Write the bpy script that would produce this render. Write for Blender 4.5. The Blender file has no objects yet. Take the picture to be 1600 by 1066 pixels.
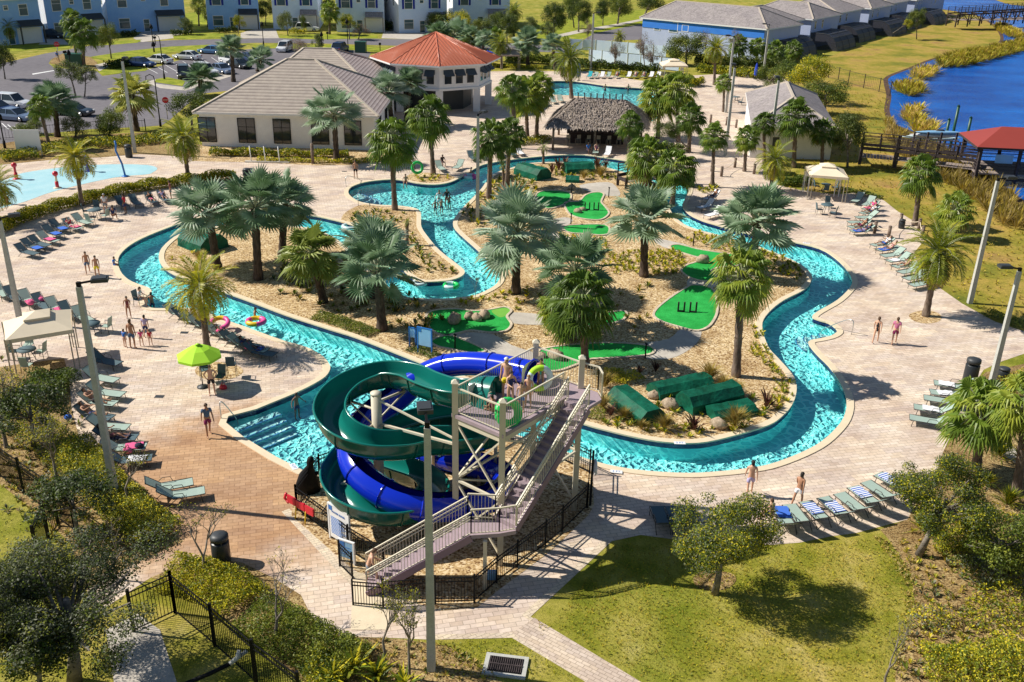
import bpy, bmesh, math, random
import numpy as np
from mathutils import Vector, Matrix
C = bpy.context; D = bpy.data; SC = C.scene; COL = SC.collection
rad = math.radians
# ---------------- camera ----------------
CF, CT, CR, CH = 1500.0, rad(24.0), rad(1.3), 23.0
camF = Vector((0, math.cos(CT), -math.sin(CT)))
_r = Vector((1, 0, 0)); _u = Vector((0, math.sin(CT), math.cos(CT)))
camR = _r * math.cos(CR) + _u * math.sin(CR)
camU = -_r * math.sin(CR) + _u * math.cos(CR)
camC = Vector((0, 0, CH))
cd = D.cameras.new('camera'); cam = D.objects.new('camera', cd); COL.objects.link(cam)
cd.sensor_width = 36; cd.lens = 36 * CF / 1600; cd.clip_start = 0.5; cd.clip_end = 3000
m_ = Matrix((camR, camU, -camF)).transposed().to_4x4(); m_.translation = camC
cam.matrix_world = m_; SC.camera = cam
# ---------------- light ----------------
SUN_EL, SUN_AZ = rad(42), rad(171.5)      # azimuth of the sun, counted from +x towards +y
w = D.worlds.new('World'); SC.world = w; w.use_nodes = True
wt = w.node_tree; bg = wt.nodes['Background']
sky = wt.nodes.new('ShaderNodeTexSky'); sky.sky_type = 'NISHITA'; sky.sun_disc = False
sky.sun_elevation = SUN_EL; sky.sun_rotation = rad(90) - SUN_AZ; sky.air_density = 1.1; sky.dust_density = 0.3; sky.ozone_density = 2.5
wt.links.new(sky.outputs[0], bg.inputs[0]); bg.inputs[1].default_value = 0.06
sl = D.lights.new('sun', 'SUN'); sl.energy = 5.0; sl.angle = rad(0.5); sl.color = (1.0, 0.94, 0.84)
so = D.objects.new('sun', sl); COL.objects.link(so)
sd = Vector((math.cos(SUN_EL) * math.cos(SUN_AZ), math.cos(SUN_EL) * math.sin(SUN_AZ), math.sin(SUN_EL)))
so.rotation_euler = sd.to_track_quat('Z', 'Y').to_euler()
SC.view_settings.view_transform = 'Standard'; SC.view_settings.look = 'None'
SC.view_settings.exposure = 0.33; SC.view_settings.gamma = 1.0
SC.cycles.max_bounces = 6; SC.cycles.transparent_max_bounces = 12; SC.cycles.caustics_reflective = False
# ---------------- photo geometry helpers ----------------
def G(x, y, z=0.0):
    d = camF + camR * ((x - 800) / CF) - camU * ((y - 533) / CF)
    return camC + d * ((z - CH) / d.z)
def PJ(p):
    d = Vector(p) - camC; z = d.dot(camF)
    return 800 + CF * d.dot(camR) / z, 533 - CF * d.dot(camU) / z
def HT(b, ty):
    lo, hi = 0.0, 40.0
    for _ in range(40):
        m = (lo + hi) / 2
        if PJ(b + Vector((0, 0, m)))[1] > ty: lo = m
        else: hi = m
    return lo
def SCL(p):   # pixels per metre at a point
    return CF / (Vector(p) - camC).dot(camF)
def gp(pts, z=0.0): return [G(a, b, z) for a, b in pts]
def smooth_closed(P, n=4):
    out = []; N = len(P)
    for i in range(N):
        p0, p1, p2, p3 = P[i - 1], P[i], P[(i + 1) % N], P[(i + 2) % N]
        for k in range(n):
            t = k / n
            out.append(0.5 * ((2 * p1) + (p2 - p0) * t + (2 * p0 - 5 * p1 + 4 * p2 - p3) * t * t + (3 * p1 - p0 - 3 * p2 + p3) * t ** 3))
    return out
def smooth_open(P, n=4):
    out = []; N = len(P)
    for i in range(N - 1):
        p0, p1, p2, p3 = P[max(i - 1, 0)], P[i], P[i + 1], P[min(i + 2, N - 1)]
        for k in range(n):
            t = k / n
            out.append(0.5 * ((2 * p1) + (p2 - p0) * t + (2 * p0 - 5 * p1 + 4 * p2 - p3) * t * t + (3 * p1 - p0 - 3 * p2 + p3) * t ** 3))
    out.append(P[-1].copy()); return out
# ---------------- object helpers ----------------
def tag(o, label=None, cat=None, group=None, kind=None):
    if label: o['label'] = label
    if cat: o['category'] = cat
    if group: o['group'] = group
    if kind: o['kind'] = kind
    return o
def empty(name, loc, rz=0, label=None, cat=None, group=None):
    o = D.objects.new(name, None); COL.objects.link(o); o.empty_display_size = .2
    o.location = loc; o.rotation_euler = (0, 0, rz); return tag(o, label, cat, group)
def link(name, me, parent=None, loc=None):
    o = D.objects.new(name, me); COL.objects.link(o)
    if parent: o.parent = parent
    if loc is not None: o.location = loc
    return o
KIDS = {}
def kids(o):
    return [c for c in o.children]
def copy_tree(o, parent=None):
    c = o.copy(); COL.objects.link(c)
    if parent is not None: c.parent = parent
    for ch in kids(o): copy_tree(ch, c)
    return c
def clone(proto, loc, rz, label, group=None, scale=None):
    """first call hands out the prototype itself, later calls copies"""
    if proto.get('_used'): o = copy_tree(proto)
    else: o = proto; proto['_used'] = 1
    o.location = loc; o.rotation_euler = (0, 0, rz)
    if scale: o.scale = (scale,) * 3 if not hasattr(scale, '__len__') else scale
    o['label'] = label
    if group: o['group'] = group
    return o
class MB:
    def __init__(s): s.v = []; s.f = []; s.m = []; s.sm = []
    def add(s, vs, fs, mi=0, smooth=False):
        b = len(s.v); s.v += [tuple(v) for v in vs]; s.f += [tuple(i + b for i in f) for f in fs]
        s.m += [mi] * len(fs); s.sm += [smooth] * len(fs); return s
    def box(s, c, size, rz=0, mi=0, tilt=None):
        x, y, z = (k / 2 for k in size); R = Matrix.Rotation(rz, 3, 'Z')
        if tilt: R = R @ Matrix.Rotation(tilt[1], 3, tilt[0])
        vs = [Vector(c) + R @ Vector((a * x, b * y, d * z)) for d in (-1, 1) for b in (-1, 1) for a in (-1, 1)]
        return s.add(vs, [(0, 2, 3, 1), (4, 5, 7, 6), (0, 1, 5, 4), (2, 6, 7, 3), (0, 4, 6, 2), (1, 3, 7, 5)], mi)
    def beam(s, a, b, w_, h_=None, mi=0):
        a = Vector(a); b = Vector(b); h_ = h_ or w_; d = (b - a)
        if d.length < 1e-6: return s
        d.normalize(); up = Vector((0, 0, 1)) if abs(d.z) < .95 else Vector((0, 1, 0))
        sd_ = d.cross(up).normalized(); up = sd_.cross(d)
        vs = [p + sd_ * (i * w_ / 2) + up * (j * h_ / 2) for p in (a, b) for j in (-1, 1) for i in (-1, 1)]
        return s.add(vs, [(0, 1, 3, 2), (4, 6, 7, 5), (0, 4, 5, 1), (2, 3, 7, 6), (0, 2, 6, 4), (1, 5, 7, 3)], mi)
    def tube(s, pts, r, n=6, mi=0, cap=True, smooth=True):
        pts = [Vector(p) for p in pts]; N = len(pts); rs = r if hasattr(r, '__len__') else [r] * N; vs = []; prev = None
        for i, p in enumerate(pts):
            d = (pts[min(i + 1, N - 1)] - pts[max(i - 1, 0)]).normalized()
            if prev is None:
                a = d.cross(Vector((0, 0, 1)))
                if a.length < .05: a = d.cross(Vector((0, 1, 0)))
                a.normalize()
            else:
                a = prev - d * prev.dot(d)
                if a.length < 1e-5: a = d.orthogonal()
                a.normalize()
            prev = a; b = d.cross(a)
            for k in range(n):
                t = 2 * math.pi * k / n; vs.append(p + (a * math.cos(t) + b * math.sin(t)) * rs[i])
        fs = [(i * n + k, i * n + (k + 1) % n, (i + 1) * n + (k + 1) % n, (i + 1) * n + k) for i in range(N - 1) for k in range(n)]
        if cap: fs += [tuple(range(n - 1, -1, -1)), tuple((N - 1) * n + k for k in range(n))]
        return s.add(vs, fs, mi, smooth)
    def lathe(s, prof, c=(0, 0, 0), n=16, mi=0, smooth=True):
        vs = []; c = Vector(c)
        for r_, z_ in prof:
            for k in range(n):
                t = 2 * math.pi * k / n; vs.append(c + Vector((r_ * math.cos(t), r_ * math.sin(t), z_)))
        fs = [(i * n + k, i * n + (k + 1) % n, (i + 1) * n + (k + 1) % n, (i + 1) * n + k) for i in range(len(prof) - 1) for k in range(n)]
        if prof[0][0] > 1e-4: fs.append(tuple(range(n - 1, -1, -1)))
        if prof[-1][0] > 1e-4: fs.append(tuple((len(prof) - 1) * n + k for k in range(n)))
        return s.add(vs, fs, mi, smooth)
    def prism(s, poly, z0, z1, mi=0, top=None):
        n = len(poly); top = top or poly
        vs = [(p[0], p[1], z0) for p in poly] + [(p[0], p[1], z1) for p in top]
        fs = [tuple(range(n - 1, -1, -1)), tuple(range(n, 2 * n))] + [(i, (i + 1) % n, n + (i + 1) % n, n + i) for i in range(n)]
        return s.add(vs, fs, mi)
    def ball(s, c, r, n=8, mi=0):
        r = r if hasattr(r, '__len__') else (r, r, r); vs = []; fs = []; m = n // 2 + 1
        for i in range(m + 1):
            a = math.pi * i / m
            for k in range(n):
                t = 2 * math.pi * k / n
                vs.append((c[0] + r[0] * math.sin(a) * math.cos(t), c[1] + r[1] * math.sin(a) * math.sin(t), c[2] + r[2] * math.cos(a)))
        fs = [(i * n + k, (i + 1) * n + k, (i + 1) * n + (k + 1) % n, i * n + (k + 1) % n) for i in range(m) for k in range(n)]
        return s.add(vs, fs, mi, True)
    def quad(s, a, b, c, d, mi=0): return s.add([a, b, c, d], [(0, 1, 2, 3)], mi)
    def mesh(s, name, mats):
        me = D.meshes.new(name); me.from_pydata(s.v, [], s.f)
        for m in (mats if isinstance(mats, (list, tuple)) else [mats]): me.materials.append(m)
        me.polygons.foreach_set('material_index', s.m); me.polygons.foreach_set('use_smooth', s.sm); me.update()
        return me
    def build(s, name, mats, parent=None, loc=None): return link(name, s.mesh(name, mats), parent, loc)
def quads_mesh(name, V, mats, mi=None):
    """V: (n,4,3) array -> mesh of loose quads (leaves)"""
    n = len(V); me = D.meshes.new(name)
    me.vertices.add(n * 4); me.vertices.foreach_set('co', np.ascontiguousarray(V, dtype=np.float32).ravel())
    me.loops.add(n * 4); me.loops.foreach_set('vertex_index', np.arange(n * 4, dtype=np.int32))
    me.polygons.add(n); me.polygons.foreach_set('loop_start', np.arange(0, n * 4, 4, dtype=np.int32))
    for m in (mats if isinstance(mats, (list, tuple)) else [mats]): me.materials.append(m)
    if mi is not None: me.polygons.foreach_set('material_index', np.asarray(mi, dtype=np.int32))
    me.update(calc_edges=True); return me
def fill_mesh(name, loops, z, m):
    """flat sheet from closed loops; inner loops are holes"""
    cu = D.curves.new(name, 'CURVE'); cu.dimensions = '2D'; cu.fill_mode = 'BOTH'
    for L in loops:
        sp = cu.splines.new('POLY'); sp.points.add(len(L) - 1); sp.use_cyclic_u = True
        for i, p in enumerate(L): sp.points[i].co = (p[0], p[1], 0, 1)
    o = D.objects.new(name, cu); COL.objects.link(o)
    me = D.meshes.new_from_object(o.evaluated_get(C.evaluated_depsgraph_get()))
    D.objects.remove(o); D.curves.remove(cu)
    for v in me.vertices: v.co.z = z
    bm = bmesh.new(); bm.from_mesh(me)
    for f in bm.faces:
        if f.normal.z < 0: f.normal_flip()
    bm.to_mesh(me); bm.free()
    me.name = name; me.materials.clear(); me.materials.append(m); return me
def sheet(name, loops, z, m, kind='structure', label=None):
    o = link(name, fill_mesh(name, loops, z, m)); o['kind'] = kind
    if label: o['label'] = label
    return o
def area(P): return sum(P[i - 1][0] * P[i][1] - P[i][0] * P[i - 1][1] for i in range(len(P))) / 2
def offset(P, d):
    """offset closed loop to its left by d for ccw (inwards), other side if negative"""
    sg = 1 if area(P) > 0 else -1; out = []; N = len(P)
    for i in range(N):
        t = (P[(i + 1) % N] - P[i - 1]); t.z = 0
        t = t.normalized() if t.length > 1e-6 else Vector((1, 0, 0))
        out.append(P[i] + Vector((-t.y, t.x, 0)) * d * sg)
    return out
# ---------------- materials ----------------
def nm(name, col=(.5, .5, .5), rough=.7, metal=0, spec=None):
    m = D.materials.new(name); m.use_nodes = True; b = m.node_tree.nodes['Principled BSDF']
    b.inputs['Base Color'].default_value = (*col, 1); b.inputs['Roughness'].default_value = rough; b.inputs['Metallic'].default_value = metal
    if spec is not None: b.inputs['Specular IOR Level'].default_value = spec
    m.diffuse_color = (*col, 1); return m, m.node_tree, b
def N_(nt, t, **k):
    n = nt.nodes.new('ShaderNode' + t)
    for a, v in k.items():
        if a.startswith('i_'): n.inputs[a[2:].replace('_', ' ')].default_value = v
        else: setattr(n, a, v)
    return n
def coords(nt, scale=1.0, rz=0.0, kind='Object'):
    tc = N_(nt, 'TexCoord'); mp = N_(nt, 'Mapping'); nt.links.new(tc.outputs[kind], mp.inputs[0])
    mp.inputs['Scale'].default_value = (scale,) * 3 if not hasattr(scale, '__len__') else scale
    mp.inputs['Rotation'].default_value = (0, 0, rz); return mp.outputs[0]
def ramp(nt, fac, stops):
    r = N_(nt, 'ValToRGB'); e = r.color_ramp.elements
    while len(e) < len(stops): e.new(.5)
    for i, (p, c) in enumerate(stops): e[i].position = p; e[i].color = (*c, 1)
    nt.links.new(fac, r.inputs[0]); return r.outputs[0]
def mixc(nt, a, b, fac, mode='MIX'):
    x = N_(nt, 'Mix', data_type='RGBA', blend_type=mode)
    for s_, i in ((fac, 0), (a, 6), (b, 7)):
        if isinstance(s_, (int, float)): x.inputs[i].default_value = s_
        elif isinstance(s_, tuple): x.inputs[i].default_value = (*s_, 1)
        else: nt.links.new(s_, x.inputs[i])
    return x.outputs[2]
def noise(nt, v, scale, detail=4, rough=.55):
    n = N_(nt, 'TexNoise'); n.inputs['Scale'].default_value = scale; n.inputs['Detail'].default_value = detail
    n.inputs['Roughness'].default_value = rough; nt.links.new(v, n.inputs['Vector']); return n.outputs[0]
def bump(nt, b, h, strength=.3, dist=.02):
    n = N_(nt, 'Bump'); n.inputs['Strength'].default_value = strength; n.inputs['Distance'].default_value = dist
    nt.links.new(h, n.inputs['Height']); nt.links.new(n.outputs[0], b.inputs['Normal'])
def plain(name, col, rough=.6, metal=0, var=.12, scale=6.0, spec=None):
    """paint, plastic, cloth: a base colour with slight soiling of its own"""
    m, nt, b = nm(name, col, rough, metal, spec)
    if var:
        v = coords(nt); f = noise(nt, v, scale, 3)
        nt.links.new(mixc(nt, tuple(c * (1 - var) for c in col), tuple(min(1, c * (1 + var)) for c in col), f), b.inputs['Base Color'])
    return m
def mottled(name, stops, scale, rough=.9, bs=.3, bd=.03, big=None, fine=None, detail=6):
    m, nt, b = nm(name, stops[0][1], rough, 0, .2); v = coords(nt)
    f = noise(nt, v, scale, detail, .65); c = ramp(nt, f, stops)
    if big: c = mixc(nt, c, ramp(nt, noise(nt, v, big[0], 3), [(.35, big[1]), (.65, (1, 1, 1))]), 1.0, 'MULTIPLY')
    if fine: c = mixc(nt, c, ramp(nt, noise(nt, v, fine * .5, 5, .75), [(.32, (.55, .58, .5)), (.5, (1, 1, 1)), (.68, (1.3, 1.28, 1.25))]), 1.0 if fine < 30 else .4, 'MULTIPLY')
    nt.links.new(c, b.inputs['Base Color'])
    bump(nt, b, noise(nt, v, fine or scale * 3, 4, .7), bs, bd); return m
def leafmat(name, cols, trans=.35, rough=.5, scale=1.2):
    m = D.materials.new(name); m.use_nodes = True; nt = m.node_tree; b = nt.nodes['Principled BSDF']; out = nt.nodes['Material Output']
    v = coords(nt); f = noise(nt, v, scale, 3, .6)
    oi = N_(nt, 'ObjectInfo'); a = N_(nt, 'Math', operation='MULTIPLY_ADD'); a.inputs[1].default_value = .24; nt.links.new(oi.outputs['Random'], a.inputs[0]); nt.links.new(f, a.inputs[2])
    s = N_(nt, 'Math', operation='SUBTRACT'); nt.links.new(a.outputs[0], s.inputs[0]); s.inputs[1].default_value = .12
    c = ramp(nt, s.outputs[0], [(.3 + .4 * i / max(1, len(cols) - 1), k) for i, k in enumerate(cols)])
    nt.links.new(c, b.inputs['Base Color']); b.inputs['Roughness'].default_value = rough; b.inputs['Specular IOR Level'].default_value = .35
    tr = N_(nt, 'BsdfTranslucent'); nt.links.new(c, tr.inputs[0]); mx = N_(nt, 'MixShader'); mx.inputs[0].default_value = trans
    nt.links.new(b.outputs[0], mx.inputs[1]); nt.links.new(tr.outputs[0], mx.inputs[2]); nt.links.new(mx.outputs[0], out.inputs[0])
    m.diffuse_color = (*cols[0], 1); return m
M = {}
def pavermat(name, a, b_, c_, bs, rz, wet=None):
    m, nt, b = nm(name, a, .8, 0, .25); v = coords(nt, 1.0, rz)
    br = N_(nt, 'TexBrick', offset=.5); br.inputs['Scale'].default_value = 1; br.inputs['Brick Width'].default_value = bs[0]; br.inputs['Row Height'].default_value = bs[1]
    br.inputs['Mortar Size'].default_value = .012; br.inputs['Mortar Smooth'].default_value = .1; br.inputs['Bias'].default_value = 0
    br.inputs['Color1'].default_value = (*a, 1); br.inputs['Color2'].default_value = (*b_, 1); br.inputs['Mortar'].default_value = tuple(k * .66 for k in a) + (1,)
    nt.links.new(v, br.inputs[0])
    br2 = N_(nt, 'TexBrick', offset=.5); br2.inputs['Scale'].default_value = 1; br2.inputs['Brick Width'].default_value = bs[0] * 3; br2.inputs['Row Height'].default_value = bs[1] * 2
    br2.inputs['Mortar Size'].default_value = 0; br2.inputs['Color1'].default_value = (.86, .84, .86, 1); br2.inputs['Color2'].default_value = (1.08, 1.06, 1.0, 1); nt.links.new(v, br2.inputs[0])
    col = mixc(nt, br.outputs[0], br2.outputs[0], 1.0, 'MULTIPLY')
    big = noise(nt, v, .35, 5, .6); col = mixc(nt, col, ramp(nt, big, [(.3, c_), (.62, (1, 1, 1))]), 1.0, 'MULTIPLY')
    col = mixc(nt, col, ramp(nt, noise(nt, v, 5, 5, .7), [(.3, (.86, .85, .84)), (.6, (1.04, 1.03, 1.02))]), 1.0, 'MULTIPLY')
    if wet:   # a damp brown patch of the paving with its own outline
        tc = N_(nt, 'TexCoord'); di = N_(nt, 'VectorMath', operation='DISTANCE'); nt.links.new(tc.outputs['Object'], di.inputs[0]); di.inputs[1].default_value = wet[0]
        ad = N_(nt, 'Math', operation='MULTIPLY_ADD'); nt.links.new(noise(nt, v, .6, 5, .65), ad.inputs[0]); ad.inputs[1].default_value = -wet[1] * .9; nt.links.new(di.outputs['Value'], ad.inputs[2])
        mr = N_(nt, 'MapRange', interpolation_type='SMOOTHSTEP'); nt.links.new(ad.outputs[0], mr.inputs[0])
        mr.inputs[1].default_value = wet[1] * .25; mr.inputs[2].default_value = wet[1] * .8; mr.inputs[3].default_value = 1; mr.inputs[4].default_value = 0
        col = mixc(nt, col, mixc(nt, col, (.72, .54, .38), 1.0, 'MULTIPLY'), mr.outputs[0])
    nt.links.new(col, b.inputs['Base Color']); bump(nt, b, br.outputs[1], -.4, .02); return m
wet_c = G(395, 745); wet_c = (wet_c.x, wet_c.y, 0)
M['paver'] = pavermat('pool_deck_pavers', (.67, .56, .45), (.80, .70, .60), (.80, .74, .72), (.46, .23), rad(-14), (wet_c, 7.0))
M['paver_path'] = pavermat('path_pavers', (.60, .50, .40), (.72, .62, .52), (.86, .82, .80), (.3, .15), rad(35))
M['border'] = pavermat('paver_border', (.64, .55, .43), (.72, .63, .50), (.92, .9, .88), (.3, .15), rad(-30))
M['coping'] = plain('coping_stone', (.72, .60, .42), .75, 0, .12, 3)
M['tile'] = plain('navy_pool_tile', (.012, .03, .12), .2, 0, .3, 20)
M['plaster'] = plain('turquoise_pool_plaster', (.22, .89, .93), .8, 0, .1, 1.2)
M['plaster_step'] = plain('pool_step_plaster', (.35, .75, .78), .8, 0, .06, 2)
M['step_edge'] = plain('blue_step_edge', (.03, .2, .5), .5, 0, .1, 2)
M['white'] = plain('white_paint', (.78, .78, .77), .6, 0, .05, 2)
M['grass'] = mottled('lawn_grass', [(.25, (.13, .15, .015)), (.42, (.27, .25, .025)), (.56, (.42, .34, .07)), (.72, (.54, .42, .16))], .55, .95, .7, .06, (.13, (.66, .82, .6)), 22, 9)
M['grass_lake'] = mottled('dry_lakeside_grass', [(.34, (.17, .18, .025)), (.45, (.31, .25, .035)), (.55, (.44, .30, .07)), (.68, (.36, .20, .08))], .14, .95, .6, .06, (.9, (.74, .84, .7)), 10, 9)
M['grass_green'] = mottled('green_verge_grass', [(.3, (.11, .16, .012)), (.5, (.25, .29, .02)), (.7, (.40, .37, .05))], .6, .95, .6, .05, None, 18, 8)
def mulchmat(name, cols, sc):
    m, nt, b = nm(name, cols[0], .95, 0, .1); v = coords(nt)
    vo = N_(nt, 'TexVoronoi', feature='F1'); vo.inputs['Scale'].default_value = sc; nt.links.new(v, vo.inputs['Vector'])
    sp = N_(nt, 'SeparateColor'); nt.links.new(vo.outputs['Color'], sp.inputs[0])
    c = ramp(nt, sp.outputs[0], [(.05, cols[0]), (.35, cols[1]), (.7, cols[2]), (.98, cols[3])])
    c = mixc(nt, c, ramp(nt, noise(nt, v, .5, 6, .7), [(.32, (.66, .58, .5)), (.6, (1.05, 1.04, 1.02))]), 1.0, 'MULTIPLY')
    nt.links.new(c, b.inputs['Base Color']); bump(nt, b, vo.outputs['Distance'], -.9, .06); return m
M['mulch'] = mulchmat('golden_rock_mulch', [(.20, .11, .05), (.48, .34, .17), (.66, .50, .28), (.80, .68, .47)], 13)
M['mulch_brown'] = mulchmat('brown_bark_mulch', [(.10, .07, .035), (.27, .18, .08), (.38, .27, .12), (.50, .40, .20)], 20)
M['asphalt'] = mottled('asphalt', [(.3, (.16, .15, .165)), (.7, (.22, .205, .22))], 1.2, .9, .25, .01, (.05, (.82, .82, .84)), 60)
M['concrete'] = mottled('concrete', [(.3, (.46, .42, .37)), (.7, (.60, .55, .48))], 1.5, .85, .15, .01, (.3, (.86, .85, .84)), 40)
M['conc_pole'] = mottled('pole_concrete', [(.3, (.42, .42, .39)), (.7, (.52, .52, .48))], 3, .8, .1, .01, None, 40)
M['putt'] = mottled('putting_turf', [(.3, (.015, .30, .05)), (.7, (.035, .46, .09))], 1.2, .9, .3, .01, (.4, (.78, .84, .74)), 28)
M['putt_light'] = plain('light_fringe_turf', (.16, .42, .05), .9, 0, .1, 4)
M['stone'] = mottled('boulder_stone', [(.3, (.30, .22, .15)), (.7, (.52, .42, .31))], 4, .9, .4, .05, None, 12)
M['bank'] = mottled('muddy_bank', [(.3, (.05, .03, .025)), (.7, (.16, .10, .07))], 2, .95, .5, .05, None, 12)
M['black'] = plain('black_paint', (.007, .007, .008), .6, 0, 0, 1, .2)
M['dark'] = plain('dark_grey', (.04, .045, .05), .5, 0, .1, 4)
M['glass'] = nm('window_glass', (.02, .03, .04), .08, 0, .8)[0]
M['glass_house'] = nm('house_window_glass', (.03, .09, .12), .12, 0, .7)[0]
M['stucco'] = mottled('white_stucco', [(.3, (.76, .76, .78)), (.7, (.84, .84, .85))], 1.5, .85, .1, .01, None, 50)
M['stucco_blue'] = mottled('blue_siding', [(.3, (.04, .20, .70)), (.7, (.06, .24, .76))], 1.0, .8, .1, .01, None, 50)
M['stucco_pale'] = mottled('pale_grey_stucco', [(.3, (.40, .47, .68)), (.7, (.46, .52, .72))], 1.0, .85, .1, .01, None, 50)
M['house_wall'] = mottled('house_stucco_cool', [(.3, (.24, .45, .84)), (.7, (.32, .53, .88))], .6, .85, .1, .01, None, 40)  # white stucco with the deep blue of shade put into its colour
M['house_wall2'] = mottled('house_stucco_white', [(.3, (.56, .70, .92)), (.7, (.66, .77, .94))], .6, .85, .1, .01, None, 40)  # white stucco with a paler blue of shade put into its colour
def rooftile(name, a, b_, row, rz):
    m, nt, b = nm(name, a, .8, 0, .25); v = coords(nt, 1.0, rz)
    wv = N_(nt, 'TexWave', wave_type='BANDS', bands_direction='Y', wave_profile='SAW'); wv.inputs['Scale'].default_value = row; wv.inputs['Distortion'].default_value = .15
    nt.links.new(v, wv.inputs[0]); c = ramp(nt, wv.outputs[1], [(0, tuple(k * .42 for k in a)), (.2, a), (.8, b_)])
    c = mixc(nt, c, ramp(nt, noise(nt, v, 1.2, 6, .7), [(.3, (.8, .78, .8)), (.65, (1.06, 1.05, 1.03))]), 1.0, 'MULTIPLY')
    nt.links.new(c, b.inputs['Base Color']); bump(nt, b, wv.outputs[1], .8, .08); return m
M['roof_y'] = rooftile('grey_roof_tiles', (.34, .29, .25), (.48, .42, .36), .62, 0)
M['roof_x'] = rooftile('grey_roof_tiles_side', (.30, .24, .23), (.50, .43, .41), .95, rad(90))
M['roof_far'] = mottled('grey_shingles', [(.3, (.25, .22, .22)), (.7, (.38, .34, .33))], 1.4, .9, .3, .03, (.25, (.85, .85, .88)), 8)
M['roof_trim'] = plain('roof_ridge_tile', (.50, .43, .35), .8, 0, .1, 3)
M['roof_red'] = plain('terracotta_metal', (.50, .155, .085), .38, 0, .08, .6, .5)
M['roof_red2'] = plain('red_metal_roof', (.30, .05, .035), .45, 0, .08, .6, .5)
M['thatch'] = mottled('dry_palm_thatch', [(.3, (.24, .19, .15)), (.5, (.46, .38, .32)), (.72, (.66, .57, .49))], 3.5, 1, 1.0, .12, (.6, (.8, .8, .85)), 14)
M['wood'] = mottled('weathered_wood', [(.3, (.13, .09, .07)), (.7, (.27, .21, .17))], 5, .9, .3, .02, None, 20)
M['wood_dark'] = mottled('dark_timber', [(.3, (.035, .028, .03)), (.7, (.09, .07, .07))], 4, .85, .3, .02, None, 20)
M['deckboard'] = mottled('dock_boards', [(.3, (.24, .19, .17)), (.7, (.36, .30, .27))], 6, .9, .3, .02, None, 20)
M['canvas'] = plain('beige_canvas', (.80, .68, .50), .9, 0, .08, 1.5)
M['canvas_dark'] = plain('grey_tan_canvas', (.30, .25, .20), .9, 0, .08, 1.5)
M['beige'] = plain('beige_paint', (.66, .60, .46), .5, 0, .08, 3)
M['beige_col'] = plain('cream_column_paint', (.62, .56, .43), .55, 0, .1, 2)
M['mauve'] = plain('mauve_step_paint', (.36, .28, .31), .6, 0, .15, 5)
M['mauve_side'] = plain('mauve_stringer_paint', (.26, .17, .22), .5, 0, .1, 3)
M['slide_green'] = plain('green_fibreglass', (.003, .10, .075), .16, 0, .07, 1, .6)
M['slide_in'] = plain('teal_gelcoat', (.006, .16, .13), .2, 0, .06, 1, .6)
M['slide_blue'] = plain('blue_fibreglass', (.006, .03, .55), .14, 0, .05, 1, .6)
M['tarp'] = mottled('green_tarp', [(.3, (.003, .075, .045)), (.7, (.006, .13, .075))], 1.1, .55, .7, .08, (.5, (.8, .85, .8)), 4)
M['sling'] = plain('sage_sling', (.34, .44, .38), .75, 0, .08, 12)
M['sling_dark'] = plain('slate_sling', (.07, .12, .14), .75, 0, .08, 12)
M['sling_teal'] = plain('turquoise_towel', (.02, .42, .48), .8, 0, .08, 12)
M['frame'] = plain('bronze_frame', (.05, .045, .04), .45, 0, .05)
M['frame_tan'] = plain('champagne_frame', (.42, .38, .30), .5, 0, .05)
M['lime'] = plain('lime_canvas', (.42, .78, .03), .8, 0, .06, 3)
M['lime2'] = M['lime']
M['navyc'] = plain('navy_canvas', (.01, .03, .30), .8, 0, .1, 3)
M['bluec'] = plain('royal_blue_canvas', (.01, .05, .50), .8, 0, .1, 3)
M['awning'] = plain('slate_awning', (.035, .06, .09), .7, 0, .1, 3)
M['towel_w'] = plain('white_towel', (.80, .80, .82), .95, 0, .08, 14)
M['towel_b'] = plain('blue_towel', (.05, .16, .62), .95, 0, .08, 14)
M['towel_p'] = plain('pink_towel', (.75, .12, .28), .95, 0, .08, 14)
M['towel_k'] = plain('dark_towel', (.03, .03, .06), .95, 0, .08, 14)
def stripemat(name, a, b_, sc):
    m, nt, b = nm(name, a, .95); v = coords(nt); wv = N_(nt, 'TexWave', wave_type='BANDS', bands_direction='X'); wv.inputs['Scale'].default_value = sc
    nt.links.new(v, wv.inputs[0]); r = ramp(nt, wv.outputs[1], [(.48, a), (.52, b_)]); nt.links.new(r, b.inputs['Base Color']); return m
M['towel_s'] = stripemat('striped_towel', (.80, .82, .86), (.03, .12, .50), 2.6)
M['red'] = plain('red_plastic', (.62, .02, .04), .35, 0, .08, 4)
M['yellow'] = plain('yellow_plastic', (.80, .55, .02), .4, 0, .05)
M['pink'] = plain('pink_plastic', (.85, .10, .35), .4, 0, .05)
M['greenring'] = plain('green_ring_plastic', (.02, .55, .12), .25, 0, .05)
M['palewater'] = plain('pale_ring_plastic', (.62, .78, .80), .3, 0, .05)
M['bin'] = plain('bin_black', (.02, .025, .03), .4, 0, .1)
M['signblue'] = plain('sign_blue', (.02, .16, .50), .4, 0, .05)
M['signpale'] = plain('sign_pale_blue', (.25, .48, .72), .5, 0, .15, 2)
M['util'] = plain('green_utility_box', (.015, .08, .05), .4, 0, .1)
M['bark'] = mottled('palm_bark', [(.3, (.09, .065, .05)), (.55, (.20, .15, .12)), (.75, (.32, .27, .22))], 6, .95, .9, .05, None, 16)
M['bark_dark'] = mottled('dark_palm_bark', [(.3, (.035, .025, .02)), (.7, (.15, .11, .085))], 6, .95, .9, .05, None, 16)
M['bark_grey'] = mottled('grey_bark', [(.3, (.14, .12, .10)), (.7, (.30, .26, .22))], 7, .95, .6, .03, None, 18)
M['L_bis'] = leafmat('silver_palm_leaf', [(.11, .19, .08), (.27, .38, .23), (.48, .56, .44)], .33, .45, 1.0)
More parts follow.
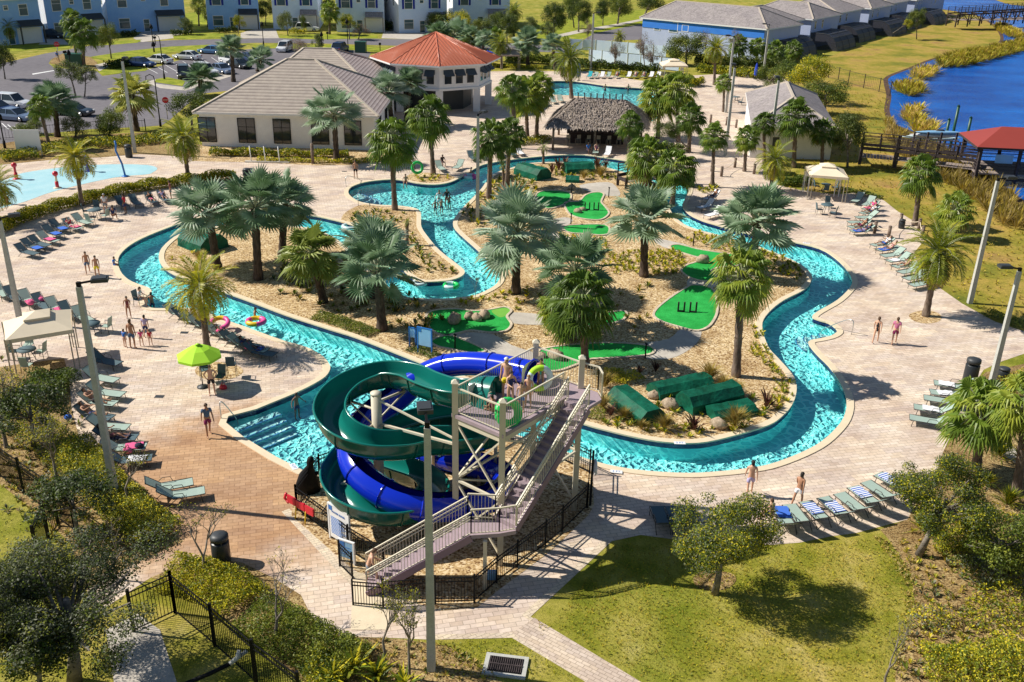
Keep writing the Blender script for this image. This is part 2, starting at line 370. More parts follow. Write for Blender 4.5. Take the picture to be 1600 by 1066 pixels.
M['L_bisg'] = leafmat('greenish_palm_leaf', [(.16, .20, .03), (.32, .38, .08), (.55, .52, .10)], .3, .45, .9)
M['L_sab'] = leafmat('sabal_leaf', [(.07, .12, .015), (.17, .26, .03), (.38, .42, .05)], .35, .42, 1.1)
M['L_date'] = leafmat('date_palm_leaf', [(.09, .14, .012), (.26, .30, .02), (.55, .48, .03)], .35, .45, .9)
M['pet'] = plain('palm_petiole', (.34, .36, .22), .6, 0, .1, 4)
M['deadleaf'] = leafmat('dry_leaf', [(.16, .10, .05), (.34, .24, .12)], .3, .7)
M['L_dk'] = leafmat('oak_leaf', [(.025, .045, .010), (.075, .11, .02), (.19, .22, .04)], .3, .5, 2.0)
M['L_md'] = leafmat('green_leaf', [(.05, .09, .010), (.15, .21, .02), (.33, .35, .04)], .35, .5, 2.0)
M['L_yl'] = leafmat('yellow_green_leaf', [(.26, .27, .01), (.58, .52, .02), (.82, .68, .04)], .35, .55, 1.6)
M['L_oak'] = leafmat('dark_oak_leaf', [(.018, .026, .010), (.05, .06, .022), (.15, .16, .07)], .3, .5, 1.5)
M['L_gy'] = leafmat('grey_green_leaf', [(.08, .10, .06), (.17, .19, .12), (.30, .31, .22)], .3, .6, 1.6)
M['L_pk'] = leafmat('brown_twig', [(.16, .10, .08), (.34, .22, .18)], .3, .8, 1.6)
M['L_red'] = leafmat('maroon_leaf', [(.05, .018, .015), (.16, .05, .04)], .3, .5, 1.6)
M['L_straw'] = leafmat('straw_grass', [(.22, .16, .05), (.42, .32, .11), (.55, .45, .20)], .35, .8, 1.6)
M['L_reed'] = leafmat('marsh_reed', [(.26, .20, .02), (.44, .32, .04), (.60, .42, .12)], .3, .8, .25)
M['seam'] = plain('slide_seam', (.01, .02, .03), .4, 0, 0)
M['metal'] = nm('brushed_steel', (.6, .6, .6), .3, .9)[0]
M['splash'] = mottled('splash_pad_surface', [(.3, (.30, .58, .66)), (.7, (.50, .72, .76))], .35, .5, .05, .01, None, 30)
M['screen'] = D.materials.new('lanai_screen'); M['screen'].use_nodes = True
_nt = M['screen'].node_tree; _b = _nt.nodes['Principled BSDF']; _b.inputs['Base Color'].default_value = (.045, .045, .06, 1)
_t = N_(_nt, 'BsdfTransparent'); _m = N_(_nt, 'MixShader'); _m.inputs[0].default_value = .72
_nt.links.new(_t.outputs[0], _m.inputs[1]); _nt.links.new(_b.outputs[0], _m.inputs[2]); _nt.links.new(_m.outputs[0], _nt.nodes['Material Output'].inputs[0])
def watermat(name, tint_a, caustic_tint, sc, bstr, dist, refl_rough=.06, aniso=1.0):
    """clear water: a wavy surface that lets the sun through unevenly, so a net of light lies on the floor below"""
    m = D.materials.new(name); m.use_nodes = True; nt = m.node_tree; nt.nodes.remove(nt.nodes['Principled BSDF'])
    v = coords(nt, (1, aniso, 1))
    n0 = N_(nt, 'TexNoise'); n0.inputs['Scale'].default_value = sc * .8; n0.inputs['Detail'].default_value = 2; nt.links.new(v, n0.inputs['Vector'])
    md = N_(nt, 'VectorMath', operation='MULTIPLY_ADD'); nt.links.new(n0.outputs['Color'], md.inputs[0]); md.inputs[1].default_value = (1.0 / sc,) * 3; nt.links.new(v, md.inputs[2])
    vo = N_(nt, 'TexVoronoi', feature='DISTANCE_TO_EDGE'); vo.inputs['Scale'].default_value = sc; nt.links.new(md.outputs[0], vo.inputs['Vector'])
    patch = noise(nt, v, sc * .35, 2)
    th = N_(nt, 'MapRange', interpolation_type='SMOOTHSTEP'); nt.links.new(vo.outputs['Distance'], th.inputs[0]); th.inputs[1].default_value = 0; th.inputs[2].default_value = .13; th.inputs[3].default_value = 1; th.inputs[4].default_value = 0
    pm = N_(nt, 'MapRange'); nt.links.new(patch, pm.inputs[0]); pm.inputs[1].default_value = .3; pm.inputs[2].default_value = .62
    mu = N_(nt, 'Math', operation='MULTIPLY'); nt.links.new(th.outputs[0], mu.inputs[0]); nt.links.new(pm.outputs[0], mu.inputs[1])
    col = mixc(nt, tint_a, caustic_tint, mu.outputs[0])  # bright caustic lines painted into the transparent colour
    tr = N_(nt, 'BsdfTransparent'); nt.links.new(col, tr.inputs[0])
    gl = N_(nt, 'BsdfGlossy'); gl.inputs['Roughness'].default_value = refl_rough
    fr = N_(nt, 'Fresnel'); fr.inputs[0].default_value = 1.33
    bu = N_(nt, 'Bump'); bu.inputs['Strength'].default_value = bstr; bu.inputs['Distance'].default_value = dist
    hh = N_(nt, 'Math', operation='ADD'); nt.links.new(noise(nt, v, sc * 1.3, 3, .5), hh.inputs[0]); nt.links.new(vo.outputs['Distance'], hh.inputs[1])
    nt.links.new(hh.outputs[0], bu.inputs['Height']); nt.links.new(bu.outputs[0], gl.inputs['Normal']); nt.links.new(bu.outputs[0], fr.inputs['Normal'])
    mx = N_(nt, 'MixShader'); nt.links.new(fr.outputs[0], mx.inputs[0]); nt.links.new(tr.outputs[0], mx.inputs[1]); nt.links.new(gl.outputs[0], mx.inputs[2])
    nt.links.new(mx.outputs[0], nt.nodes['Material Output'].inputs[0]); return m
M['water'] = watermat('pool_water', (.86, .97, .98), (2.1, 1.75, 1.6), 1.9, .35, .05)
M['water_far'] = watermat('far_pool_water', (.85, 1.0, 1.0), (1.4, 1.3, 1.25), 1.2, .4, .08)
def lakemat():
    m, nt, b = nm('lake_water', (.004, .055, .30), .2, 0, .12); v = coords(nt, (1, 1.6, 1), rad(10))
    c = ramp(nt, noise(nt, v, .06, 4), [(.35, (.0, .06, .34)), (.65, (.002, .15, .60))]); nt.links.new(c, b.inputs['Base Color'])
    bump(nt, b, noise(nt, v, .8, 6, .7), 1.0, .35); return m
M['lake'] = lakemat()
RS = random.Random(7)
OUTER = [(352,662),(400,640),(463,614),(501,594),(513,582),(514,571),(501,556),(476,543),(438,532),(380,511),(354,502),(329,492),(304,484),(281,482),(256,483),(235,482),(225,474),(227,465),(236,458),(232,451),(218,446),(200,438),(187,424),(184,405),(196,389),(220,374),(261,357),(300,344),(345,336),(400,332),(450,333),(491,338),(520,344),(552,353),(583,372),(612,402),(636,428),(653,439),
 (673,441),(704,438),(721,432),(725,424),(714,414),(686,392),(668,371),(658,356),(657,344),(656,331),(643,325),(618,322),(592,321),(565,317),(552,311),(544,303),(546,295),(557,289),(577,284),(610,281),(633,283),(653,287),(679,289),(704,285),(724,275),(747,261),(767,255),(800,250),(815,248),(846,245),(876,243),(914,243),(952,248),(979,252),(1010,257),(1045,267),(1068,281),(1077,296),(1071,311),(1067,323),(1078,336),(1099,346),(1119,352),(1150,361),(1195,371),(1240,379),(1281,389),(1306,404),(1324,422),(1332,437),(1329,450),(1309,470),(1278,488),(1270,496),(1280,501),(1296,506),(1309,517),(1301,525),(1283,530),(1264,535),(1276,553),(1296,573),(1314,599),(1324,627),(1319,654),(1301,677),(1276,697),(1238,715),(1200,728),(1165,734),(1129,738),(1078,741),(1015,738),(964,731),(924,721),(860,700),(780,672),(700,648),(660,655),(600,700),(520,728),(473,737)]
ISLAND = [(273,371),(254,388),(249,402),(253,414),(266,426),(291,437),(344,455),(400,475),(450,494),(521,517),(562,530),(661,569),(740,600),(820,632),(909,662),(952,674),(990,683),(1028,690),(1066,693),(1104,691),(1155,679),(1200,665),(1220,652),(1236,634),(1243,614),(1242,596),(1233,581),(1215,561),(1202,547),(1194,530),(1190,514),(1192,500),(1205,484),(1225,469),(1256,453),(1268,437),(1264,426),(1250,414),(1225,402),(1200,392),(1160,378),(1114,366),(1091,360),(1068,351),(1050,335),(1042,315),(1040,300),(1025,287),(1000,277),(957,265),(926,257),(876,254),(825,256),(800,263),(787,266),(767,276),(754,294),(742,307),(727,322),(715,336),(709,346),(712,359),(739,384),(760,403),(777,418),(783,427),(782,435),(774,447),(750,460),(729,465),(691,468),(653,467),(628,463),(600,444),(566,410),(530,378),(500,362),(468,355),(420,350),(370,351),(324,357),(295,362)]
FARPOOL = [(857,128),(901,128),(952,135),(998,138),(1018,141),(1032,152),(1034,170),(1024,189),(1012,188),(1001,180),(980,166),(958,156),(925,153),(891,150),(863,148),(852,140)]
sharp = lambda L: gp(L)
OUT3 = smooth_closed(gp(OUTER), 3); ISL3 = smooth_closed(gp(ISLAND), 3); FP3 = smooth_closed(gp(FARPOOL), 3)
# the corner of the splash-down pool stays square
big = [Vector(p) for p in ((-700, -60, 0), (900, -60, 0), (900, 1500, 0), (-700, 1500, 0))]
sheet('ground', [big, OUT3, FP3], 0.0, M['grass'])
sheet('mulch_island', [ISL3], 0.008, M['mulch'])
WL = -.17; FL = -.98
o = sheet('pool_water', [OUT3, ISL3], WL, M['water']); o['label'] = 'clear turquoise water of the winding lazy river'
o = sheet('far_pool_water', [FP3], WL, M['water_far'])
sheet('pool_floor', [OUT3, ISL3], FL, M['plaster']); sheet('far_pool_floor', [FP3], FL, M['plaster'])
def pool_wall(name, P, side):
    mb = MB(); Q = offset(P, .0); n = len(P)
    for a, b_, mi in ((0.0, -.30, 0), (-.30, FL, 1)):
        for i in range(n):
            p, q = P[i], P[(i + 1) % n]; mb.quad((p.x, p.y, a), (q.x, q.y, a), (q.x, q.y, b_), (p.x, p.y, b_), mi)
    o = mb.build(name, [M['tile'], M['plaster']]); o['kind'] = 'structure'
pool_wall('pool_wall', OUT3, 1); pool_wall('island_pool_wall', ISL3, -1); pool_wall('far_pool_wall', FP3, 1)
def coping(name, P, d, wd=.33, z=.05):
    A = offset(P, -.02 if d < 0 else .02); A = offset(P, -d * .04); B = offset(P, d * wd); mb = MB(); n = len(P)
    for i in range(n):
        j = (i + 1) % n
        for (u, v_, zz0, zz1) in ((A, B, z, z), (B, B, z, 0), (A, A, z, -.03)):
            if u is v_: mb.quad((u[i].x, u[i].y, zz0), (u[j].x, u[j].y, zz0), (u[j].x, u[j].y, zz1), (u[i].x, u[i].y, zz1))
            else: mb.quad((u[i].x, u[i].y, z), (u[j].x, u[j].y, z), (v_[j].x, v_[j].y, z), (v_[i].x, v_[i].y, z))
    o = mb.build(name, M['coping']); o['kind'] = 'structure'
coping('pool_coping', OUT3, -1); coping('island_coping', ISL3, 1); coping('far_pool_coping', FP3, -1, .45)
# paved deck (right side is where the lawns begin)
DECK = [(-160,262),(0,258),(81,250),(162,246),(218,241),(304,246),(330,225),(430,150),(560,110),(760,112),(800,111),(921,112),(1000,126),(1040,128),(1085,118),(1200,112),(1235,128),(1250,150),(1200,240),(1190,262),(1210,288),(1250,297),(1305,304),(1350,300),(1382,314),(1402,330),(1438,352),(1445,375),(1428,395),(1440,425),(1471,452),(1504,475),(1555,503),(1600,518),(1700,540),(1700,548),(1600,553),(1562,566),(1537,578),(1524,598),(1510,640),(1481,690),(1470,715),(1462,742),(1440,770),(1418,812),(1380,822),(1338,833),(1300,838),(1250,848),(1200,852),(1120,852),(1001,836),(956,846),(829,964),(998,1064),(1120,1140),(1040,1160),(912,1064),(800,997),(676,1000),(635,998),(550,995),(500,990),(470,930),(430,905),(380,880),(319,868),(235,903),(150,960),(120,930),(207,883),(287,846),(262,826),(235,790),(200,745),(165,720),(128,700),(112,640),(108,590),(100,560),(-10,575),(-200,600),(-200,300)]
sheet('pool_deck_paving', [gp(DECK), OUT3, FP3], 0.006, M['paver'])
def bed(name, pts, m, z=.012, sm=True, n=3):
    P = gp(pts); P = smooth_closed(P, n) if sm else P
    return sheet(name, [P], z, m), P
bed('deck_border', [(956,846),(945,842),(815,962),(985,1064),(998,1064),(829,964)], M['border'], .012, False)
bed('path_border', [(912,1064),(800,997),(676,1000),(676,992),(803,989),(925,1064)], M['border'], .012, False)
bed('path_strip', [(835,966),(998,1064),(1120,1140),(1040,1160),(912,1064),(800,990)], M['paver_path'], .016, False)
bed('slide_border', [(452,795),(560,905),(548,915),(440,800)], M['border'], .013, False)
_, SLIDEBED = bed('slide_rock_bed', [(478,748),(524,736),(604,708),(662,664),(700,657),(780,681),(862,710),(920,728),(926,745),(928,790),(920,805),(860,862),(780,922),(745,950),(690,955),(640,940),(575,905),(545,885),(505,850),(455,806),(460,780)], M['mulch'], .018, False)
bed('stair_pad', [(548,985),(552,893),(600,905),(612,940),(605,985)], M['coping'], .024, False)
_, PENIN = bed('river_peninsula_bed', [(534,349),(536,336),(550,326),(567,320),(592,323),(618,325),(641,328),(653,333),(654,345),(655,358),(666,374),(684,395),(711,416),(720,424),(717,430),(703,435),(673,438),(655,436),(640,426),(616,400),(587,370),(556,350)], M['mulch'])
bed('tree_bed', [(634,278),(648,270),(690,272),(712,278),(700,283),(679,286),(655,285),(640,282)], M['mulch'])
bed('clubhouse_bed', [(300,252),(300,226),(330,226),(590,236),(648,240),(640,250),(596,252),(552,258),(496,259),(400,254)], M['mulch'], .014, False)
bed('left_bed', [(-160,262),(0,258),(81,250),(162,246),(218,241),(304,246),(300,205),(200,208),(60,215),(0,225),(-160,240)], M['mulch_brown'], .014, False)
bed('lower_left_bed', [(100,560),(108,590),(112,640),(128,700),(165,720),(200,745),(235,790),(262,826),(287,846),(207,883),(120,930),(60,860),(-60,760),(-200,680),(-200,600),(-10,575)], M['mulch_brown'], .013, False)
bed('bottom_bed', [(319,868),(235,903),(262,910),(330,950),(410,1010),(480,1070),(540,1140),(800,1140),(790,1070),(700,1010),(635,1000),(550,995),(500,990),(470,930),(430,905),(380,880)], M['mulch_brown'], .013, False)
bed('right_bed', [(1418,812),(1440,770),(1462,742),(1470,715),(1481,690),(1510,640),(1524,598),(1540,582),(1640,560),(1760,700),(1760,1140),(1395,1140),(1400,1040),(1430,960),(1425,900),(1390,845),(1375,828)], M['mulch_brown'], .013, False)
bed('side_path', [(1540,690),(1600,735),(1700,770),(1700,750),(1600,712),(1555,680)], M['concrete'], .02, False)
bed('lower_left_lawn', [(-200,640),(-60,715),(0,757),(74,815),(110,850),(140,935),(215,985),(300,1010),(260,1140),(-200,1140)], M['grass'], .02, False)
bed('gate_walk', [(165,985),(215,960),(250,985),(300,1140),(190,1140)], M['concrete'], .025, False)
bed('palm_ring_bed', [(1420,493),(1432,487),(1455,486),(1470,493),(1468,502),(1448,506),(1428,502)], M['mulch'], .014)
bed('umbrella_palm_bed', [(305,578),(318,568),(345,566),(372,572),(380,582),(362,592),(330,594),(310,588)], M['mulch'], .014)
bed('tree_ring_bed', [(1083,905),(1100,893),(1140,895),(1150,908),(1130,922),(1095,921)], M['mulch_brown'], .014)
SPL = [(-120,330),(-120,290),(0,283),(20,275),(50,268),(114,260),(177,257),(228,258),(246,263),(238,270),(228,273),(177,278),(89,298),(40,315),(0,326),(-60,340)]
bed('splash_pad', SPL, M['splash'], .014)
# putting greens on the island: turf with a raised stone kerb
def green(pts, light=None, z=.06):
    P = smooth_closed(gp(pts), 4); o = sheet('putting_green', [P], z, M['putt'])
    A = offset(P, -.16); mb = MB(); n = len(P)
    for i in range(n):
        j = (i + 1) % n; mb.quad((P[i].x, P[i].y, z + .03), (P[j].x, P[j].y, z + .03), (A[j].x, A[j].y, z + .03), (A[i].x, A[i].y, z + .03))
        mb.quad((A[i].x, A[i].y, z + .03), (A[j].x, A[j].y, z + .03), (A[j].x, A[j].y, 0), (A[i].x, A[i].y, 0)); mb.quad((P[i].x, P[i].y, z + .03), (P[j].x, P[j].y, z + .03), (P[j].x, P[j].y, 0), (P[i].x, P[i].y, 0))
    k = mb.build('green_kerb', M['border']); k['kind'] = 'structure'
    if light: sheet('fringe_turf', [smooth_closed(gp(light), 4)], z + .006, M['putt_light'])
green([(1072,452),(1085,447),(1110,452),(1118,470),(1118,490),(1110,506),(1100,514),(1085,517),(1060,511),(1035,503),(1023,494),(1030,482),(1050,466)])
green([(1048,386),(1062,384),(1090,391),(1120,396),(1150,400),(1165,406),(1150,416),(1125,418),(1110,424),(1118,436),(1100,440),(1078,434),(1066,424),(1074,416),(1086,412),(1100,406),(1080,400),(1056,392)])
green([(884,318),(905,316),(916,306),(930,302),(942,304),(938,316),(944,324),(950,334),(940,343),(925,344),(905,341),(890,334)])
green([(838,308),(845,301),(862,299),(888,302),(890,312),(880,320),(862,326),(848,324)])
green([(880,356),(900,353),(945,353),(950,364),(940,368),(915,366),(890,364)])
green([(862,386),(868,380),(884,380),(915,388),(940,396),(930,402),(900,398),(875,396)])
green([(862,494),(880,488),(915,488),(950,490),(975,488),(972,500),(945,508),(915,510),(880,506),(864,502)])
green([(842,552),(856,546),(905,540),(960,538),(1010,542),(1020,550),(1005,556),(955,560),(920,562),(900,570),(870,580),(846,578),(838,566)])
green([(668,495),(680,487),(712,485),(742,488),(765,486),(788,482),(797,487),(790,496),(797,508),(788,518),(765,520),(735,517),(712,522),(690,524),(672,512)], [(768,487),(788,483),(797,487),(790,495),(780,497)])
green([(676,534),(700,526),(725,534),(750,545),(756,550),(735,552),(705,546),(685,542)])
bed('putting_path', [(757,552),(745,540),(712,526),(730,520),(770,523),(800,540),(835,552),(838,562),(800,575),(770,566)], M['concrete'], .02)
bed('putting_path', [(795,490),(830,490),(862,496),(864,506),(840,508),(800,505)], M['concrete'], .02)
bed('putting_path', [(1005,538),(1045,530),(1065,514),(1094,516),(1092,532),(1075,548),(1050,560),(1022,562),(1002,556)], M['concrete'], .02)
bed('putting_path', [(846,350),(880,340),(895,345),(876,358),(850,362)], M['concrete'], .02)
bed('putting_path', [(846,362),(880,368),(915,380),(925,388),(880,384),(860,374)], M['concrete'], .02)
bed('putting_path', [(905,290),(950,285),(965,295),(968,306),(945,306),(925,302)], M['concrete'], .02)
bed('putting_path', [(1020,372),(1052,378),(1075,384),(1060,390),(1035,386)], M['concrete'], .02)
bed('putting_path', [(1080,432),(1118,430),(1120,448),(1092,450),(1074,448)], M['concrete'], .02)
# roads and parking
RD = [(-300,105),(0,100),(70,84),(144,71),(218,66),(268,63),(400,60),(500,59),(650,62),(800,68),(900,74),(900,84),(700,74),(500,68),(400,67),(266,73),(142,89),(97,84),(80,93),(76,99),(84,106),(152,112),(160,119),(228,110),(320,82),(420,75),(540,74),(580,82),(560,120),(311,147),(266,187),(253,196),(228,198),(142,202),(58,210),(0,232),(-300,262)]
bed('parking_road', RD, M['asphalt'], .008, False)
bed('back_street', [(905,66),(930,52),(1000,38),(1010,48),(1005,62),(940,64)], M['asphalt'], .008, False)
bed('parking_island', [(243,124),(262,121),(290,127),(285,135),(243,129)], M['grass_green'], .03, False)
bed('parking_island', [(153,112),(170,102),(200,100),(229,107),(228,111),(160,118)], M['grass_green'], .03, False)
bed('parking_island', [(77,99),(82,92),(96,85),(142,90),(152,98),(152,108),(110,106)], M['mulch_brown'], .03, False)
bed('verge_strip', [(142,89),(200,80),(266,73),(330,70),(330,76),(253,84),(200,93),(160,95)], M['grass_green'], .03, False)
bed('verge_strip', [(395,70),(430,70),(520,70),(580,74),(640,80),(630,84),(540,78),(430,76),(395,76)], M['grass_green'], .03, False)
bed('kerb_walk', [(228,129),(243,124),(243,131),(290,137),(300,128),(320,118),(342,112),(366,108),(366,118),(290,142),(250,138)], M['concrete'], .02, False)
bed('drop_kerb', [(148,102),(165,98),(172,103),(155,112)], M['concrete'], .034, False)
for pts in ([(0,72),(0,82),(60,78),(110,75),(108,70),(40,70)], [(140,68),(180,64),(222,62),(215,67),(180,70),(150,72)], [(270,56),(300,52),(350,52),(352,58),(300,62),(272,61)], [(436,57),(500,53),(590,55),(590,60),(500,62),(438,60)]):
    bed('verge_strip', pts, M['grass_green'], .02, False)
for pts in ([(208,60),(228,46),(268,46),(285,54),(270,60),(222,66)], [(376,52),(395,46),(430,44),(436,60),(376,60)], [(596,60),(600,48),(680,50),(700,64)], [(60,70),(75,56),(100,62),(108,70)]):
    bed('driveway', pts, M['concrete'], .016, False)
bed('street_line', [(50,115.5),(84,110),(84.5,111),(51,117)], M['white'], .014, False)
for k in range(9):
    x = 225 + 15 * k
    bed('bay_line', [(x, 104 - k * 2), (x + .9, 104 - k * 2), (x + 22, 115 - k * 1.5), (x + 20.6, 115 - k * 1.5)], M['white'], .014, False)
for k in range(6):
    bed('bay_line', [(2 + 9 * k, 193 + 2.0 * k), (4 + 9 * k, 193 + 2 * k), (14 + 9 * k, 202 + k), (12 + 9 * k, 202 + k)], M['white'], .014, False)
bed('park_path', [(860,57),(900,48),(960,38),(1010,28),(1010,31),(965,41),(905,52),(862,61)], M['concrete'], .02, False)
bed('park_lawn', [(830,40),(900,25),(1010,15),(1010,36),(930,52),(900,66),(840,60)], M['grass_green'], .004, False)
bed('yard_lawn', [(285,22),(330,15),(345,40),(310,50)], M['grass_green'], .004, False)
# lake side
LAKE = [(1392,120),(1388,130),(1393,150),(1390,170),(1394,186),(1402,196),(1425,205),(1450,215),(1485,235),(1520,256),(1560,284),(1600,314),(1690,380),'E',(1470,-45),(1455,-15),(1462,10),(1490,17),(1530,25),(1555,40),(1567,55),(1566,66),(1545,76),(1505,82),(1460,93),(1425,107)]
LK = []
for q in LAKE:
    if q == 'E': LK += [Vector((140, 40, 0)), Vector((500, 60, 0)), Vector((560, 500, 0)), Vector((300, 560, 0))]
    else: LK.append(G(*q))
_ll = gp([(1262,300),(1240,240),(1245,180),(1225,130),(1210,100),(1280,95),(1330,75),(1400,55),(1440,25),(1452,-25)]) + [Vector((180, 420, 0)), Vector((500, 520, 0)), Vector((500, 20, 0)), Vector((60, 20, 0))] + gp([(1760,640),(1600,550),(1554,505),(1500,474),(1470,452),(1440,425),(1428,395),(1445,375),(1438,352),(1400,330),(1350,300)])
sheet('lake_lawn', [_ll], .003, M['grass_lake'])
k0 = LAKE.index('E'); LKs = smooth_open(LK[k0 + 4:] + LK[:k0], 3) + LK[k0:k0 + 4]
sheet('lake_bank', [offset(LKs, -.7)], .010, M['bank']); sheet('lake_water', [LKs], .020, M['lake'])
# navy storm grate in the lawn, deck drains
bed('far_shore', [(1540,-12),(1560,2),(1600,10),(1700,16),(1700,-12),(1600,-20)], M['grass_lake'], .03)
def fan_crown(seed, n, R, pet, nseg, cols, spread=5.0, low=-35, stiff=1.0, droop=.12, tipd=.25):
    """palm crown of folded fan leaves; returns mesh. unit: metres"""
    rnd = random.Random(seed); mb = MB()
    for i in range(n):
        t = (i + .5) / n; el = rad(82 - (82 - low) * t ** .85 + rnd.uniform(-7, 7)); az = i * 2.39996 + rnd.uniform(-.3, .3)
        d = Vector((math.cos(el) * math.cos(az), math.cos(el) * math.sin(az), math.sin(el)))
        pl = pet * rnd.uniform(.8, 1.15); r = R * rnd.uniform(.85, 1.1)
        end = d * pl + Vector((0, 0, -droop * pl * (1 - math.sin(el)))); base = d * .12
        mb.tube([base, base.lerp(end, .5) + Vector((0, 0, .04)), end], [.045, .03, .02], 4, 1, False, False)
        a = (d + Vector((0, 0, -.35 * (1 - t) * 0 - droop))).normalized(); s = a.cross(Vector((0, 0, 1))); s = s.normalized() if s.length > .1 else Vector((1, 0, 0))
        nn = s.cross(a); roll = rnd.uniform(-.5, .5); s, nn = s * math.cos(roll) + nn * math.sin(roll), nn * math.cos(roll) - s * math.sin(roll)
        hub = end; mi = 0 if rnd.random() > (.10 if t > .75 else .0) else 2
        def pt(ang, rr, lift):
            dd = a * math.cos(ang) + s * math.sin(ang)
            return hub + dd * rr + nn * (lift + .30 * rr * (1 - math.cos(ang)) * .55 * stiff)
        vs = [hub]; fs = []
        for k in range(nseg):
            a0 = -spread / 2 + spread * k / nseg; a1 = a0 + spread / nseg; am = (a0 + a1) / 2
            rl = r * (1 - .25 * (abs(am) / (spread / 2)) ** 2) * rnd.uniform(.93, 1.05); q = .56 * rl
            tip = pt(am, rl, 0) + Vector((0, 0, -tipd * rl * rnd.uniform(.5, 1.3)))
            b = len(vs); vs += [pt(a0, q, 0), pt(am, q * 1.05, .045 * r), pt(a1, q, 0), tip]
            fs += [(0, b, b + 1), (0, b + 1, b + 2), (b, b + 3, b + 1), (b + 1, b + 3, b + 2)]
        mb.add(vs, fs, mi)
    return mb.mesh('fan_crown', cols)
def feather_crown(seed, n, L, cols, low=-50, nl=26, lw=.05, bend=1.0):
    rnd = random.Random(seed); mb = MB()
    for i in range(n):
        t = (i + .5) / n; el = rad(84 - (84 - low) * t ** .9 + rnd.uniform(-6, 6)); az = i * 2.39996 + rnd.uniform(-.25, .25)
        h = Vector((math.cos(az), math.sin(az), 0)); p = Vector((0, 0, .1)); a = el; pts = [p.copy()]; l = L * rnd.uniform(.85, 1.1)
        for k in range(10):
            a -= rad(5.5 * bend) * (1 - .4 * math.sin(a)) * (1 + .08 * k); p = p + (h * math.cos(a) + Vector((0, 0, math.sin(a)))) * (l / 10); pts.append(p.copy())
        mb.tube(pts[::2], [.035, .028, .022, .016, .01, .005], 3, 1, False, False)
        sdv = h.cross(Vector((0, 0, 1)))
        mi = 2 if (t > .88 and rnd.random() < .5) else 0
        for k in range(nl):
            u = .12 + .88 * k / nl; x = u * 10; j = min(9, int(x)); q = pts[j].lerp(pts[j + 1], x - j); dr = (pts[j + 1] - pts[j]).normalized()
            ll = L * .23 * math.sin(math.pi * (.12 + .82 * u)) ** .6 * rnd.uniform(.85, 1.1)
            for sg in (-1, 1):
                ld = (sdv * sg * .95 + dr * (.55 + .5 * u) + Vector((0, 0, .38 - rnd.uniform(0, .35)))).normalized(); e = q + ld * ll + Vector((0, 0, -.10 * ll)); m1 = q + ld * ll * .45
                wv = dr * lw * .5
                mb.add([q, m1 - wv, e, m1 + wv], [(0, 1, 2, 3)], mi)
    return mb.mesh('feather_crown', cols)
def palm_trunk(r, seed, cols, boots=False, top=1.25):
    """unit height trunk, 1 m radius scale given by r; ringed"""
    rnd = random.Random(seed); mb = MB(); n = 14; pts = []; rs = []
    for i in range(n + 1):
        t = i / n; pts.append(Vector((0, 0, t))); rs.append(r * (1.35 - .35 * min(1, t * 4)) * (1 + (.10 if i % 2 else -.04)) * (1 + .25 * max(0, t - .8) * 5 * (top - 1)))
    mb.tube(pts, rs, 9, 0)
    if boots:
        for i in range(60):
            z = rnd.uniform(.35, .98); a = rnd.uniform(0, 6.28); v = Vector((math.cos(a), math.sin(a), 0))
            mb.add([v * r * .8 + Vector((-v.y, v.x, 0)) * .05 + Vector((0, 0, z)), v * r * .8 - Vector((-v.y, v.x, 0)) * .05 + Vector((0, 0, z)), v * r * 1.7 + Vector((0, 0, z + .05))], [(0, 1, 2)], 1)
    return mb.mesh('palm_trunk', cols)
ms = [M['L_bis'], M['pet'], M['deadleaf']]
CR_BIS = [fan_crown(s, nn, .90, pp, 24, ms, 5.2, lw_, 1.0, .08, .12) for s, nn, pp, lw_ in ((1, 31, 1.02, -30), (2, 27, 1.1, -24), (3, 34, 1.0, -38), (4, 29, .95, -20))]
CR_BISG = [fan_crown(s, 28, 1.0, .9, 20, [M['L_bisg'], M['pet'], M['deadleaf']], 5.0, -45) for s in (5,)]
CR_SAB = [fan_crown(s, 44, .62, .75, 15, [M['L_sab'], M['pet'], M['deadleaf']], 4.2, -50, .6, .2, .5) for s in (11, 12, 13)]
CR_DATE = [feather_crown(s, 46, 2.3, [M['L_date'], M['pet'], M['deadleaf']], -42, 24, .085) for s in (21, 22)]
CR_SMALL = [feather_crown(s, 16, 1.6, [M['L_date'], M['pet'], M['deadleaf']], -15, 16, .07, 1.4) for s in (25,)]
TR_A = palm_trunk(.17, 1, [M['bark'], M['deadleaf']], True); TR_B = palm_trunk(.22, 2, [M['bark_dark'], M['deadleaf']]); TR_C = palm_trunk(.2, 3, [M['bark'], M['bark']], False, 1.4)
SPEC = {'bis': ('silver_fan_palm', CR_BIS, TR_B, 1.7), 'bisg': ('fan_palm', CR_BISG, TR_B, 1.6), 'sab': ('cabbage_palm', CR_SAB, TR_A, 1.2), 'date': ('date_palm', CR_DATE, TR_C, 2.05), 'small': ('young_palm', CR_SMALL, TR_A, 1.5)}
PR = random.Random(5); pcount = [0]
def palm(kind, bx, by, cx, cy, wpx, label, group=None, rz=None):
    name, crowns, tr, R0 = SPEC[kind]; b = G(bx, by); h = HT(b, cy); c = b + Vector((0, 0, h)); px = PJ(c)[0]; s = SCL(c)
    c = c + camR * ((cx - px) / s); c.z = h; R = wpx / 2 / s; k = R / R0
    root = empty(name, b, 0, label, 'palm tree', group)
    t = link('trunk', tr, root); ax = c - b; t.rotation_euler = ax.to_track_quat('Z', 'Y').to_euler(); kk = max(.7, min(1.2, k * .85)); t.scale = (kk, kk, ax.length)
    cr = link('crown', crowns[pcount[0] % len(crowns)], root); pcount[0] += 1; cr.location = ax; cr.scale = (k, k, k); cr.rotation_euler = (0, 0, PR.uniform(0, 6.28) if rz is None else rz)
    return root
P = palm
